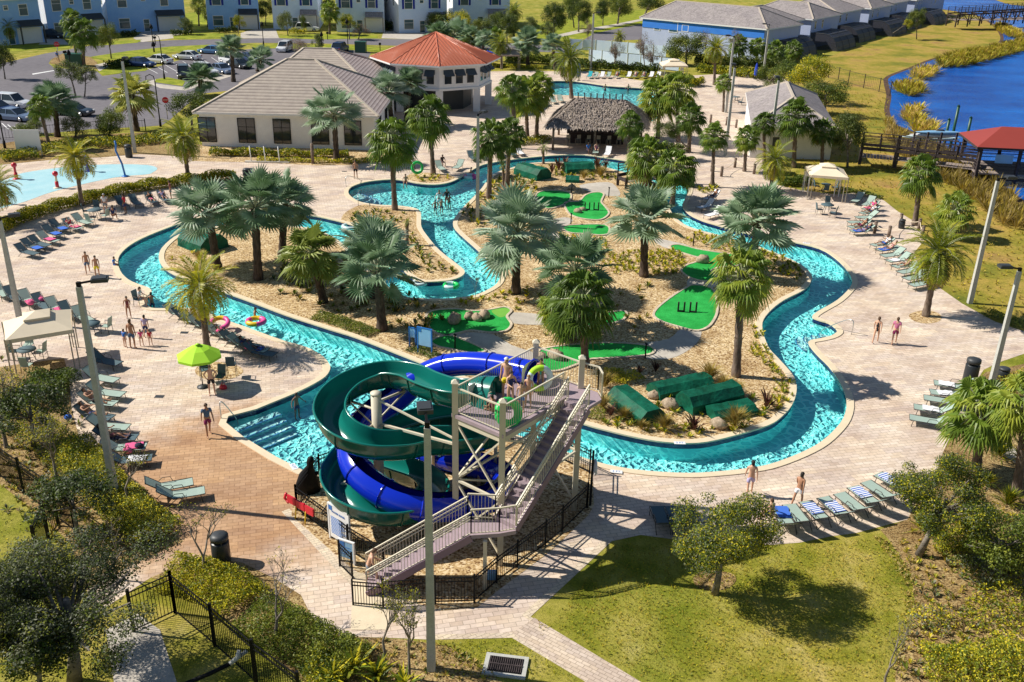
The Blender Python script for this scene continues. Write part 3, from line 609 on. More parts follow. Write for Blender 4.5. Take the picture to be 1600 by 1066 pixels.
g1 = 'silver fan palms on the island'
P('bis', 340,420, 326,335, 125, 'silver fan palm at the far left tip of the river island')
P('bis', 404,437, 398,325, 122, 'tall silver fan palm, second from the left on the island')
P('bis', 441,402, 444,318, 104, 'silver fan palm with dark crown, third from the left on the island')
P('bisg', 506,473, 487,398, 100, 'yellow green fan palm with dry lower leaves on the island')
P('bis', 586,465, 583,388, 120, 'silver fan palm half hidden behind another beside the peninsula')
P('bis', 597,516, 590,425, 132, 'large silver fan palm nearest the blue pool sign')
P('bis', 806,458, 808,366, 150, 'wide silver fan palm where the river bends, middle of the island')
P('bis', 1006,432, 1008,345, 128, 'upright silver fan palm in the centre of the putting course')
P('bis', 1174,425, 1184,348, 138, 'big silver fan palm on the right bank of the island')
P('bis', 880,515, 898,424, 125, 'silver fan palm behind the green fan palm by the putting greens')
P('sab', 915,572, 908,470, 116, 'green fan palm with dense crown above the slide tower')
P('sab', 893,530, 880,480, 80, 'smaller green fan palm leaning left beside the dense one')
P('sab', 1150,588, 1160,432, 105, 'tall slim green fan palm by the green tarpaulin covers')
P('date', 324,548, 313,450, 118, 'feathery date palm with yellow green fronds beside the lime parasol')
P('date', 1446,494, 1466,398, 118, 'broad date palm in a round bed on the right deck')
P('date', 128,322, 118,248, 74, 'date palm in the hedge beside the splash pad')
P('date', 295,284, 286,217, 78, 'date palm at the left corner of the clubhouse terrace')
P('date', 1203,300, 1211,252, 68, 'date palm in front of the grey roofed bath house')
P('date', 893,154, 890,94, 72, 'dark date palm at the edge of the far pool')
P('date', 1116,133, 1118,78, 50, 'yellowing date palm beside the far cabana')
P('date', 784,108, 782,70, 42, 'yellow date palm beside the red octagon roof')
P('date', -14,350, -6,292, 76, 'date palm cut by the left edge of the picture')
P('sab', 617,328, 611,218, 82, 'tall green palm on the peninsula bed between the river arms')
P('sab', 677,272, 671,182, 72, 'green palm in the small bed at the first bend of the river')
P('sab', 764,310, 767,216, 66, 'green palm beside the tall lamp pole on the island')
P('sab', 792,292, 796,208, 56, 'green palm just right of the tall lamp pole')
P('sab', 824,218, 822,150, 64, 'green palm left of the thatched bar')
P('sab', 838,215, 842,138, 54, 'second green palm left of the thatched bar')
P('sab', 807,232, 800,140, 54, 'green palm in the shade left of the thatched bar')
P('sab', 982,262, 985,193, 44, 'palm in front of the right end of the thatched bar')
P('sab', 1028,216, 1030,152, 72, 'green palm behind the right corner of the thatched bar')
P('sab', 1060,222, 1058,140, 66, 'tall palm second from the thatched bar')
P('sab', 1076,238, 1080,184, 52, 'palm with shaggy trunk right of the thatched bar')
P('sab', 1010,310, 1012,246, 76, 'leafy palm at the left end of the river footbridge')
P('sab', 1050,322, 1056,262, 72, 'leafy palm over the river at the right end of the footbridge')
P('sab', 1113,292, 1116,212, 46, 'small palm on the deck beside the rope rail')
P('sab', 1163,268, 1167,216, 42, 'small palm between two lamp poles on the deck')
P('sab', 1130,175, 1132,128, 30, 'slim palm at the foot of the lamp poles')
P('sab', 1240,262, 1244,182, 62, 'palm in front of the bath house wall')
P('sab', 1284,262, 1286,205, 44, 'small palm at the right corner of the bath house')
P('sab', 1194,256, 1194,192, 40, 'small palm at the left corner of the bath house')
P('sab', 1429,352, 1440,272, 68, 'palm with dark trunk on the lakeside lawn')
P('sab', 1489,372, 1494,328, 62, 'bushy palm beside the tall pole on the lakeside lawn', None, 1)
P('sab', 1524,742, 1536,642, 120, 'green fan palm with booted trunk beside the right hand loungers')
P('sab', 1588,772, 1606,628, 110, 'green fan palm cut by the right edge of the picture')
P('bis', 526,252, 522,182, 92, 'silver fan palm in front of the clubhouse windows')
P('bis', 614,200, 606,146, 70, 'silver fan palm at the foot of the red octagon roof')
P('bis', 634,195, 640,132, 62, 'second silver fan palm at the foot of the red octagon roof')
P('bis', 90,214, 86,160, 74, 'silver fan palm beside the left car park')
P('sab', 78,232, 62,166, 42, 'green palm beside the silver one at the left car park')
P('bisg', 214,205, 206,148, 72, 'fan palm beside the grey lamp pole near the car park')
P('bis', 365,128, 362,78, 54, 'silver fan palm among the parked cars')
P('bis', 312,150, 313,124, 56, 'silver fan palm at the edge of the clubhouse roof')
P('bis', 402,112, 408,94, 44, 'low silver fan palm behind the clubhouse roof')
P('bis', 825,104, 824,66, 50, 'silver fan palm by the dark gazebo')
P('bis', 868,110, 864,72, 44, 'silver fan palm behind the dark date palm')
P('bis', 748,100, 758,62, 36, 'silver fan palm right behind the red roof')
P('bis', 716,76, 708,58, 60, 'low silver fan palm beyond the red roof')
P('sab', 131,104, 130,50, 50, 'tall street palm at the road junction')
P('sab', 121,102, 112,32, 38, 'darker street palm at the road junction')
P('date', 17,70, 12,44, 34, 'palm in the front yard of the leftmost house')
P('date', 311,41, 310,14, 20, 'thin palm between two blue houses')
P('date', 325,42, 324,22, 22, 'sunlit palm between two blue houses')
P('sab', 515,54, 515,18, 34, 'palm between the white houses')
P('date', 803,60, 803,20, 34, 'yellow green palm right of the last white house')
P('date', 968,78, 968,58, 24, 'small palm behind the white vinyl fence')
P('sab', 1156,100, 1154,70, 34, 'palm in front of the blue house corner')
P('sab', 1182,100, 1184,72, 30, 'second palm in front of the blue house corner')
P('sab', 1205,102, 1210,78, 34, 'third palm in front of the blue house corner')
P('sab', 1236,98, 1240,78, 32, 'palm below the first screened porch')
for i, (x, y, cx, cy, ww) in enumerate([(848,262,849,236,22),(868,266,870,245,18)]): pass
P('small', 849,256, 849,232, 26, 'young palm on the island tip facing the thatched bar')
P('small', 787,290, 786,260, 22, 'young palm on the island beside the green tarpaulin')
P('small', 636,382, 636,348, 20, 'young palm on the peninsula bed')
# ---------- broadleaf trees ----------
def leaf_cloud(seed, n, blobs, size, rng=(0.75, 1.3), flat=.0, nm_=2):
    rs = np.random.RandomState(seed); b = np.array(blobs, float); wgt = (b[:, 3] ** 2.2); wgt /= wgt.sum()
    idx = rs.choice(len(b), n, p=wgt); d = rs.normal(size=(n, 3)); d /= np.linalg.norm(d, axis=1)[:, None]
    r = rs.uniform(.2, 1.25, n) ** .6 * b[idx, 3]; c = b[idx, :3] + d * r[:, None] * np.array([1, 1, .8])
    nr = rs.normal(size=(n, 3)) + d * .9 + np.array([0, 0, .6]); nr /= np.linalg.norm(nr, axis=1)[:, None]
    a = np.cross(nr, rs.normal(size=(n, 3))); a /= np.linalg.norm(a, axis=1)[:, None]; bb = np.cross(nr, a)
    s = (size * rs.uniform(rng[0], rng[1], n))[:, None]
    V = np.stack([c - a * s, c - bb * s * .5, c + a * s, c + bb * s * .5], 1); return V, rs.randint(0, nm_, n)
def crown_blobs(seed, n, rx, rz, br=(.22, .42), hollow=.5):
    r = random.Random(seed); out = []
    for i in range(n):
        a = r.uniform(0, 6.28); e = math.asin(r.uniform(-.75, 1)); q = r.uniform(hollow, .95); k = r.uniform(*br) * rx
        out.append((math.cos(a) * math.cos(e) * rx * q, math.sin(a) * math.cos(e) * rx * q, math.sin(e) * rz * q, k))
    return out
def tree_proto(seed, mats, n, leaf, nb=26, rz=.8, br=(.2, .4), limbs=9, hollow=.5, trunk_h=.9, tm='bark_grey'):
    """crown radius 1 centred on origin, trunk reaching down to z=-1.9; scaled on placing"""
    bl = crown_blobs(seed, nb, 1, rz, br, hollow); V, mi = leaf_cloud(seed, n, bl, leaf, nm_=len(mats))
    crown = quads_mesh('leaf_crown', V, [M[k] for k in mats], mi); mb = MB(); r = random.Random(seed)
    mb.tube([(0, 0, -1.9), (.02, .01, -1.3), (0, .03, -.7), (.02, 0, 0)], [.075, .055, .05, .03], 7, 0)
    for i in range(limbs):
        q = bl[i % len(bl)]; z0 = r.uniform(-1.0, -.3); mb.tube([(0, 0, z0), (q[0] * .4, q[1] * .4, z0 * .5 + q[2] * .4), (q[0] * .85, q[1] * .85, q[2])], [.03, .022, .008], 5, 0)
    return crown, mb.mesh('tree_trunk', M[tm])
TP = {'dk': tree_proto(31, ['L_dk', 'L_dk', 'L_md'], 9000, .035), 'dk2': tree_proto(32, ['L_dk', 'L_dk', 'L_dk'], 7000, .038, 20), 'md': tree_proto(33, ['L_md', 'L_dk'], 9000, .032),
      'yl': tree_proto(34, ['L_yl', 'L_md'], 7000, .036), 'gy': tree_proto(35, ['L_gy', 'L_dk', 'L_md'], 5000, .04), 'pk': tree_proto(36, ['L_pk', 'L_pk', 'L_gy'], 2600, .035, 18, .9, (.2, .35), 18),
      'near': tree_proto(37, ['L_md', 'L_gy', 'L_dk', 'L_md', 'L_yl'], 26000, .021, 46, .85, (.14, .30), 22, .45), 'near2': tree_proto(38, ['L_oak', 'L_md', 'L_gy', 'L_oak'], 40000, .0135, 70, .72, (.10, .24), 30, .35)}
def tree(kind, bx, by, cx, cy, wpx, hpx, label, cat='tree', name='leafy_tree', group=None, tk=1.0):
    cm, tm = TP[kind]; b = G(bx, by); h = HT(b, cy); c = b + Vector((0, 0, h)); s = SCL(c); c = c + camR * ((cx - PJ(c)[0]) / s); c.z = h
    R = wpx / 2 / s; k = (hpx / 2 / s) / R / .88; root = empty(name, b, 0, label, cat, group)
    cr = link('crown', cm, root); cr.location = c - b; cr.scale = (R, R, R * k); cr.rotation_euler = (0, 0, PR.uniform(0, 6.28))
    t = link('trunk', tm, root); t.location = (c - b); t.scale = (R * tk, R * tk, max(R * .3, h / 1.9)); t.rotation_euler = (0, 0, PR.uniform(0, 6))
    ang = math.atan2((c - b).x, h); t.rotation_euler = (0, ang, 0)
    return root
T = tree
T('near', 1117,928, 1132,832, 175, 150, 'round leafy tree on the lawn at the lower right')
T('near', 1434,870, 1478,778, 165, 130, 'leaning leafy tree behind the striped towel loungers')
T('near2', 116,1068, 100,935, 350, 235, 'large dark oak in the bottom left corner')
T('near2', -60,1120, -60,950, 220, 200, 'dark oak cut by the bottom left edge')
T('md', 60,1120, 60,1010, 150, 90, 'low leafy tree under the dark oak')
T('dk', 300,205, 297,166, 68, 48, 'round tree at the left end of the clubhouse roof')
T('gy', 118,150, 108,112, 44, 38, 'thin grey green tree at the car park entrance')
T('gy', 132,152, 134,118, 34, 34, 'second thin grey green tree at the car park entrance')
T('dk', 8,124, 2,88, 34, 52, 'dark tree at the left edge by the road')
T('dk', 174,92, 168,56, 34, 40, 'dark street tree beyond the palms')
T('gy', 288,54, 288,38, 26, 24, 'small round street tree left of the driveway')
T('yl', 372,54, 374,34, 18, 22, 'small yellowish tree before a blue garage')
T('gy', 450,56, 447,34, 26, 34, 'slim street tree before the white houses')
T('dk', 476,52, 474,36, 12, 26, 'dark narrow tree beside the white car')
T('yl', 546,62, 545,34, 28, 26, 'olive street tree beside the black lamp')
T('dk', 686,52, 688,34, 40, 36, 'dark bushy tree behind the red roof')
T('yl', 714,60, 716,36, 40, 40, 'light green bushy tree behind the red roof')
T('dk', 750,66, 752,42, 34, 30, 'dark shrub tree beside the last white house')
T('dk', 782,50, 778,34, 30, 32, 'dark tree at the corner of the last white house')
T('dk', 864,64, 866,26, 42, 48, 'dark street tree behind the far pool')
T('dk', 904,50, 904,18, 40, 44, 'dark street tree near the bending path')
T('dk', 897,44, 892,8, 34, 40, 'tall dark tree behind the bending path')
T('dk', 942,40, 942,14, 26, 34, 'dark tree left of the path end')
T('dk', 965,38, 968,10, 44, 40, 'wide dark tree at the top beside the path')
T('dk', 1004,30, 1016,4, 50, 30, 'dark tree behind the blue house roof')
T('gy', 828,50, 828,36, 24, 22, 'small yellowish tree on the verge behind the far pool')
T('gy', 856,68, 856,48, 26, 28, 'thin pale tree on the verge')
T('pk', 918,70, 919,46, 22, 26, 'bare brownish tree beside the grey pole')
T('pk', 1008,112, 1004,74, 30, 40, 'bare brown tree before the white fence')
T('pk', 1024,114, 1018,90, 34, 32, 'low bare brown tree before the white fence')
T('dk', 1072,102, 1072,76, 60, 52, 'round dark tree in front of the blue house')
T('pk', 1104,100, 1102,66, 34, 34, 'reddish bare tree in front of the blue house')
T('pk', 1150,100, 1150,62, 30, 28, 'reddish bare tree near the blue house corner')
T('pk', 960,112, 962,82, 26, 40, 'thin bare tree by the far loungers')
T('pk', 472,86, 468,74, 46, 26, 'pinkish bare shrub tree behind the clubhouse roof')
T('pk', 560,62, 562,50, 30, 22, 'pinkish bare tree on the street verge')
T('gy', 498,76, 496,66, 20, 30, 'small bare tree beside the dark car')
T('dk', 792,74, 792,40, 36, 44, 'dark leafy tree beside the yellow date palm')
T('md', 1230,150, 1238,116, 70, 46, 'leafy tree behind the bath house, left one', 'tree', 'leafy_tree')
T('yl', 1262,160, 1264,112, 66, 56, 'yellow green tree behind the bath house roof')
T('dk', 1288,180, 1290,148, 70, 52, 'dark spreading tree right of the bath house roof')
T('md', 1212,140, 1206,120, 50, 40, 'leafy tree at the left rear of the bath house')
T('dk2', 1324,262, 1324,210, 58, 66, 'dark magnolia tree on the lawn beside the boardwalk')
T('dk', 170,216, 172,192, 50, 46, 'rounded bush tree by the fence of the car park', 'tree')
T('gy', 118,214, 118,196, 44, 36, 'grey green bush tree below the silver palm')
T('dk', 42,222, 40,206, 40, 30, 'rounded bush behind the white notice board')
T('gy', 52,210, 52,196, 30, 20, 'pale bush by the left car park')
T('md', 735,84, 735,66, 30, 20, 'leafy bush between red roof and gazebo')
T('dk', 700,200, 652,214, 20, 24, 'dark shrub at the clubhouse corner')
T('yl', 1380,62, 1418,36, 14, 14, 'bright yellow shrub between the screened porches', 'shrub', 'round_shrub')
T('dk', 1432,62, 1432,30, 26, 36, 'dark tree at the last screened porch')
T('dk', 1100,250, 1040,205, 40, 30, 'leafy shrub beside the thatched bar', 'shrub', 'round_shrub')
# ---------- bare trees ----------
def bare(seed, leafy=0, spread=.75, depth=5, up=.35):
    r = random.Random(seed); mb = MB(); tips = []
    def br(p, d, l, rr, n):
        q = p + d * l; m = p.lerp(q, .5) + Vector((r.uniform(-1, 1), r.uniform(-1, 1), 0)) * l * .06
        mb.tube([p, m, q], [rr, rr * .85, rr * .7], 5 if n > 2 else 3, 0, False)
        if n == 0: tips.append(q); return
        for _ in range(r.choice((2, 3)) if n > 1 else 3):
            dd = (d + Vector((r.uniform(-1, 1), r.uniform(-1, 1), r.uniform(-.3, .6))) * spread + Vector((0, 0, up * .3))).normalized()
            br(q, dd, l * r.uniform(.62, .85), rr * .62, n - 1)
    br(Vector((0, 0, 0)), Vector((0, 0, 1)), .32, .022, depth)
    me = mb.mesh('bare_branches', M['bark_grey']); V = None
    rs = np.random.RandomState(seed); t = np.array([tuple(x) for x in tips]); k = rs.choice(len(t), max(8, leafy)); b = np.concatenate([t[k], np.full((len(k), 1), .05)], 1)
    V, mi = leaf_cloud(seed, len(k) * 2, b, .012 if leafy > 60 else .010, nm_=2); return me, quads_mesh('sparse_leaves', V, [M['L_gy'], M['L_yl']], mi)
BP = [bare(1, 140), bare(2, 60), bare(4, 300, .6)]
def baretree(i, bx, by, h, label, rz=0, sx=1.0):
    a, b_ = BP[i]; root = empty('bare_tree', G(bx, by), rz, label, 'tree'); t = link('branches', a, root); l = link('leaves', b_, root)
    for o in (t, l): o.scale = (h * sx, h * sx, h)
baretree(0, 322,902, 2.9, 'bare young tree in the hedge beside the lidded bin', 0, 1.1)
baretree(1, 436,1005, 3.1, 'bare grey tree in the hedge at the bottom left', 2, 1.1)
baretree(2, 90,752, 3.2, 'thin leafless shrub tree inside the black fence', 1, 1.1)
baretree(0, 182,905, 2.5, 'bare tree in shade near the small gate path', 3)
baretree(2, 10,700, 3.6, 'wispy grey tree at the left edge', 4, 1.3)
baretree(2, 200,790, 2.6, 'twiggy tree at the foot of the left lamp pole', 2.5, 1.2)
baretree(2, 640,1060, 3.6, 'thin stemmed shrub at the foot of the centre lamp pole', .8, .75)
baretree(2, 600,1040, 3.3, 'thin stemmed yellow leafed shrub before the stair gate', 2.2, .8)
baretree(1, 1382,1075, 2.6, 'bare grey tree at the lower right lawn edge', 1.2, .9)
baretree(0, 743,472, 1.7, 'bare twiggy shrub at the river bend', .3, .6)
baretree(1, 1398,246, 2.2, 'bare bush at the lake edge', 1.5, 1.4)
# ---------- hedges, shrubs, grasses ----------
def hedge(name, pts, wd, h, m, dens, leaf, label, cat='hedge', kind=None, z0=0, closed_area=None, group=None):
    rs = np.random.RandomState(len(name) * 7 + len(pts) + int(pts[0][0])); P_ = [G(*p) for p in pts]; cs = []
    for a, b_ in zip(P_[:-1], P_[1:]):
        L = (b_ - a).length; n = int(L * wd * h * dens) + 4; t = rs.uniform(0, 1, n); d = (b_ - a).normalized(); s = Vector((-d.y, d.x, 0))
        off = rs.uniform(-.5, .5, n) * wd; zz = rs.uniform(.1, 1, n) ** .7 * h * (1 - .35 * (2 * abs(off) / wd) ** 3) * (.82 + .18 * np.sin(t * L * 2.1 + off * 3))
        cs.append(np.stack([a.x + (b_.x - a.x) * t + s.x * off, a.y + (b_.y - a.y) * t + s.y * off, zz], 1))
    c = np.concatenate(cs); n = len(c); b = np.concatenate([c, np.full((n, 1), .03)], 1)
    o_ = P_[0]; c0 = np.array([o_.x, o_.y, 0]); c = c - c0
    nr = rs.normal(size=(n, 3)) + np.array([0, 0, .9]); nr /= np.linalg.norm(nr, axis=1)[:, None]
    a = np.cross(nr, rs.normal(size=(n, 3))); a /= np.linalg.norm(a, axis=1)[:, None]; bb = np.cross(nr, a); s = (leaf * rs.uniform(.7, 1.3, n))[:, None]
    V = np.stack([c - a * s, c - bb * s * .5, c + a * s, c + bb * s * .5], 1)
    o = link(name, quads_mesh(name, V, [M[k] for k in m], rs.randint(0, len(m), n)), None, o_); tag(o, label, cat, group, kind); return o
hedge('curved_hedge', [(-20,372),(0,362),(40,345),(80,331),(130,318),(180,306),(230,296),(280,290),(330,283),(368,279)], 1.3, 1.05, ['L_yl', 'L_yl', 'L_md'], 900, .075, 'long curved yellow green hedge between splash pad and loungers')
hedge('clipped_hedge', [(328,243),(400,244),(500,246),(545,245)], 1.0, .9, ['L_yl', 'L_md'], 500, .10, 'clipped hedge along the clubhouse wall')
hedge('clipped_hedge', [(402,252),(490,254),(560,255),(640,248)], .7, .55, ['L_yl', 'L_yl', 'L_md'], 500, .09, 'low yellow green hedge along the terrace edge')
hedge('pool_hedge', [(905,108),(960,112),(1030,117)], 1.6, 1.8, ['L_dk', 'L_md'], 130, .16, 'tall dark hedge behind the far loungers')
hedge('low_hedge', [(955,116),(990,119),(1032,121)], .8, .8, ['L_yl', 'L_md'], 300, .11, 'low yellow hedge behind the far loungers')
hedge('dark_hedge', [(1085,102),(1130,105),(1180,108),(1240,112)], 2.2, 2.2, ['L_dk'], 90, .17, 'dark hedge beneath the blue house')
hedge('yellow_hedge', [(1090,112),(1130,116),(1170,121),(1195,122)], 2.4, 1.4, ['L_yl', 'L_md'], 130, .15, 'yellow green hedge beneath the dark one')
hedge('yellow_hedge', [(1072,132),(1092,136)], 3.0, 1.6, ['L_yl', 'L_md'], 160, .14, 'rounded yellow green hedge beside the far cabana')
hedge('dark_hedge', [(790,98),(830,99),(880,102)], 2.0, 1.8, ['L_dk', 'L_md'], 120, .16, 'dark hedge behind the dark gazebo')
hedge('yellow_hedge', [(760,104),(800,106),(850,108)], 1.4, .7, ['L_yl', 'L_md'], 180, .12, 'low yellow planting beside the dark gazebo')
hedge('bed_shrubs', [(58,240),(110,232),(160,228),(220,224),(300,214)], 3.0, 1.0, ['L_md', 'L_yl', 'L_dk'], 150, .11, 'loose shrub bed between the car park and the splash pad', 'shrub bed', 'stuff')
hedge('bed_shrubs', [(0,250),(60,244)], 2.4, 1.0, ['L_yl', 'L_md'], 220, .11, 'yellow green shrubs under the white notice board', 'shrub bed', 'stuff')
hedge('bar_shrubs', [(808,226),(835,224),(856,220)], 1.6, .9, ['L_md', 'L_yl'], 260, .10, 'low shrubs at the left foot of the thatched bar', 'shrub bed', 'stuff')
hedge('palm_shrubs', [(1010,236),(1040,238),(1070,236)], 2.0, 1.0, ['L_dk', 'L_md'], 200, .10, 'dark shrubs under the palms right of the thatched bar', 'shrub bed', 'stuff')
hedge('cabana_shrubs', [(1215,290),(1245,290),(1262,284)], 1.3, .9, ['L_md', 'L_md'], 400, .10, 'bright green leafy plants left of the right cabana', 'shrub bed', 'stuff')
hedge('cabana_shrubs', [(1306,298),(1340,303),(1376,312)], 1.0, .5, ['L_md', 'L_dk'], 400, .09, 'low green planting right of the right cabana', 'shrub bed', 'stuff')
hedge('low_hedge', [(45,612),(95,622)], 3.4, 1.3, ['L_dk', 'L_md', 'L_md'], 700, .06, 'dark green shrub mass below the left cabana', 'shrub bed')
hedge('bed_shrubs', [(0,620),(40,660),(90,700),(130,745),(190,790),(240,830)], 2.0, .55, ['L_yl', 'L_md', 'L_gy'], 700, .05, 'yellow green ground shrubs inside the black fence', 'shrub bed', 'stuff')
hedge('bed_shrubs', [(110,700),(160,760),(210,810),(255,845)], 2.0, .9, ['L_dk', 'L_md', 'L_yl'], 900, .05, 'leafy shrub bank beside the left lamp pole', 'shrub bed', 'stuff')
hedge('corner_hedge', [(262,900),(300,905),(345,920),(385,950)], 2.2, .75, ['L_md', 'L_yl', 'L_yl'], 1500, .045, 'yellow green hedge beside the gate')
hedge('bottom_hedge', [(395,965),(440,990),(480,1010),(520,1035),(560,1050)], 2.2, .85, ['L_dk', 'L_md', 'L_md'], 1500, .045, 'green hedge along the deck at the bottom')
hedge('bottom_hedge', [(480,1055),(540,1075)], 2.0, .8, ['L_md', 'L_yl'], 1200, .05, 'green hedge cut by the bottom edge')
hedge('right_shrubs', [(1470,800),(1500,840),(1520,880)], 2.6, .8, ['L_yl', 'L_md', 'L_md'], 700, .05, 'yellow green shrubs under the leaning tree', 'shrub bed', 'stuff')
hedge('right_shrubs', [(1560,830),(1600,860),(1640,900)], 3.0, .9, ['L_dk', 'L_gy', 'L_md'], 700, .05, 'dark shrubs at the right edge', 'shrub bed', 'stuff')
hedge('right_shrubs', [(1440,1050),(1500,1060),(1560,1050),(1620,1040)], 2.4, .9, ['L_md', 'L_yl', 'L_md'], 900, .05, 'leafy shrubs in the bottom right corner', 'shrub bed', 'stuff')
hedge('right_shrubs', [(1530,990),(1570,940),(1610,930)], 2.0, .5, ['L_yl', 'L_md'], 500, .05, 'yellowish low shrubs on the brown mulch', 'shrub bed', 'stuff')
hedge('right_shrubs', [(1555,620),(1590,600),(1620,590)], 1.8, .5, ['L_md', 'L_yl'], 500, .05, 'green ground plants around the right lamp pole', 'shrub bed', 'stuff')
hedge('lawn_shrubs', [(1540,492),(1575,505),(1600,514)], 1.0, .5, ['L_md', 'L_dk'], 500, .07, 'green shrubs at the edge of the right deck', 'shrub bed', 'stuff')
hedge('creeping_shrub', [(492,495),(522,501),(552,512),(585,524)], 1.3, .35, ['L_dk', 'L_md', 'L_md'], 2200, .045, 'mat of dark green creeping shrub beside the river', 'ground cover')
hedge('creeping_shrub', [(640,545),(665,552),(682,560)], .9, .3, ['L_md', 'L_dk'], 2200, .045, 'mat of green creeping shrub under the pool sign', 'ground cover')
hedge('creeping_shrub', [(948,592),(975,590),(992,600)], 1.5, .5, ['L_md', 'L_yl'], 1500, .045, 'spreading green shrub behind the green tarpaulin covers', 'shrub')
hedge('creeping_shrub', [(916,644),(945,652)], 1.2, .4, ['L_dk', 'L_md'], 1500, .045, 'dark low shrub beside the slide landing', 'shrub')
# clusters of small low plants planted in rows: one mass of ground cover per bed
def cover(name, poly, step, size, m, label, h=.22, jit=.3, seed=3, nleaf=16, drop=.1, wq=.14):
    if 'reed' in name: wq = .04; nleaf = 34
    P_ = gp(poly); xs = [p.x for p in P_]; ys = [p.y for p in P_]; r = random.Random(seed); rs = np.random.RandomState(seed); pts = []
    def inside(x, y):
        c = False
        for i in range(len(P_)):
            a, b_ = P_[i - 1], P_[i]
            if (a.y > y) != (b_.y > y) and x < (b_.x - a.x) * (y - a.y) / (b_.y - a.y) + a.x: c = not c
        return c
    x = min(xs); row = 0
    while x < max(xs):
        y = min(ys) + (row % 2) * step / 2
        while y < max(ys):
            u, v_ = x + r.uniform(-jit, jit) * step, y + r.uniform(-jit, jit) * step
            if inside(u, v_) and r.random() > drop: pts.append((u, v_))
            y += step
        x += step * .87; row += 1
    if not pts: return
    n = len(pts) * nleaf; c = np.repeat(np.array([(a, b_, .02) for a, b_ in pts]), nleaf, 0); az = rs.uniform(0, 6.28, n); el = rs.uniform(.25, 1.35, n)
    d = np.stack([np.cos(az) * np.cos(el), np.sin(az) * np.cos(el), np.sin(el)], 1); s_ = np.stack([-np.sin(az), np.cos(az), np.zeros(n)], 1) * wq
    l = (size * np.repeat(rs.uniform(.6, 1.25, len(pts)), nleaf) * rs.uniform(.7, 1.1, n))[:, None]
    V = np.stack([c, c + (d * .55 - s_) * l, c + d * l, c + (d * .55 + s_) * l], 1); V[:, :, 2] = np.minimum(V[:, :, 2], h * 1.4)
    tag(link(name, quads_mesh(name, V, [M[k] for k in m], rs.randint(0, len(m), n))), label, 'ground cover', None, 'stuff')
cover('ground_cover', [(868,368),(945,374),(960,400),(990,392),(1060,392),(1075,410),(1058,428),(1010,436),(980,424),(962,436),(950,420),(925,396),(880,376)], .48, .34, ['L_yl', 'L_yl', 'L_md'], 'rows of yellow green ground cover around the central silver palm')
cover('ground_cover', [(1090,362),(1150,378),(1200,392),(1240,410),(1255,428),(1245,440),(1205,424),(1165,400),(1110,388),(1072,376)], .5, .34, ['L_yl', 'L_yl', 'L_md'], 'rows of yellow green ground cover along the right river bank')
cover('ground_cover', [(1178,508),(1190,520),(1196,545),(1222,580),(1238,600),(1238,625),(1222,640),(1205,650),(1196,630),(1212,600),(1190,570),(1172,548)], .45, .34, ['L_yl', 'L_md'], 'green ground cover along the inner curve of the river')
cover('ground_cover', [(640,352),(650,380),(690,415),(715,424),(700,432),(672,428),(650,405),(632,370)], .6, .4, ['L_yl', 'L_md', 'L_dk'], 'scattered low plants on the peninsula bed')
cover('ground_cover', [(540,348),(560,330),(600,330),(632,334),(640,346),(600,350),(570,352)], .7, .4, ['L_yl', 'L_md', 'L_dk'], 'low plants at the tip of the peninsula bed')
cover('ground_cover', [(916,655),(960,672),(1030,684),(1100,684),(1160,672),(1210,650),(1200,630),(1150,656),(1100,668),(1030,668),(960,650)], .55, .36, ['L_yl', 'L_md'], 'row of small yellow green plants along the river kerb')
cover('ground_cover', [(800,180+252-60),(838,330),(868,345),(862,360),(842,364),(820,352)], .7, .45, ['L_yl', 'L_md'], 'yellowish plants left of the putting greens')
cover('ground_cover', [(720,330),(745,310),(768,285),(795,272),(830,262),(845,300),(800,320),(770,345),(745,360)], .9, .5, ['L_yl', 'L_md', 'L_dk'], 'mixed low plants on the island beside the lamp pole', .5)
cover('ground_cover', [(790,455),(840,440),(862,450),(850,480),(800,486)], .8, .4, ['L_yl', 'L_dk'], 'yellow plants between river bend and putting path')
cover('ground_cover', [(700,505-30),(780,462),(800,440),(812,452),(790,470),(740,478)], .8, .4, ['L_yl', 'L_yl'], 'yellow plants along the river bend kerb')
cover('ground_cover', [(820,246+14),(870,260),(930,262),(960,272),(970,285),(900,278),(850,275)], .7, .4, ['L_yl', 'L_md'], 'green plants along the island edge facing the bar')
cover('ground_cover', [(1000,296),(1020,290),(1035,300),(1040,320),(1020,326),(1000,310)], .6, .4, ['L_yl', 'L_md'], 'green plants below the footbridge')
cover('ground_cover', [(1085,296),(1120,288),(1128,296),(1100,303)], .6, .5, ['L_md', 'L_yl'], 'green plants at the deck side of the footbridge')
cover('ground_cover', [(640,274),(700,274),(706,280),(680,285),(650,284)], .8, .4, ['L_yl', 'L_md'], 'green plants under the palm at the first bend')
cover('ground_cover', [(430,400),(480,392),(560,420),(620,458),(690,480),(700,520),(640,530),(580,505),(500,480),(440,460)], .95, .45, ['L_dk', 'L_md', 'L_reed'], 'low shrubs and dry plants under the silver palms', .3, .4, 51, 20, .25)
cover('ground_cover', [(930,455),(1010,440),(1040,460),(1010,500),(1000,530),(900,530),(820,520),(870,512),(980,505)], 1.1, .4, ['L_reed', 'L_md'], 'sparse plants between the lower putting greens', .25, .4, 52, 16, .35)
cover('ground_cover', [(264,385),(300,372),(330,372),(330,400),(290,420),(262,410)], 1.4, .35, ['L_yl', 'L_md'], 'sparse plants on the left tip of the island', .2, .3, 5, 12, .3)
cover('ground_cover', [(380,440),(470,430),(560,460),(640,480),(660,540),(560,505),(450,480)], 1.8, .5, ['L_dk', 'L_md', 'L_gy'], 'sparse dark plants in the shade of the silver palms', .3, .35, 6, 18, .3)
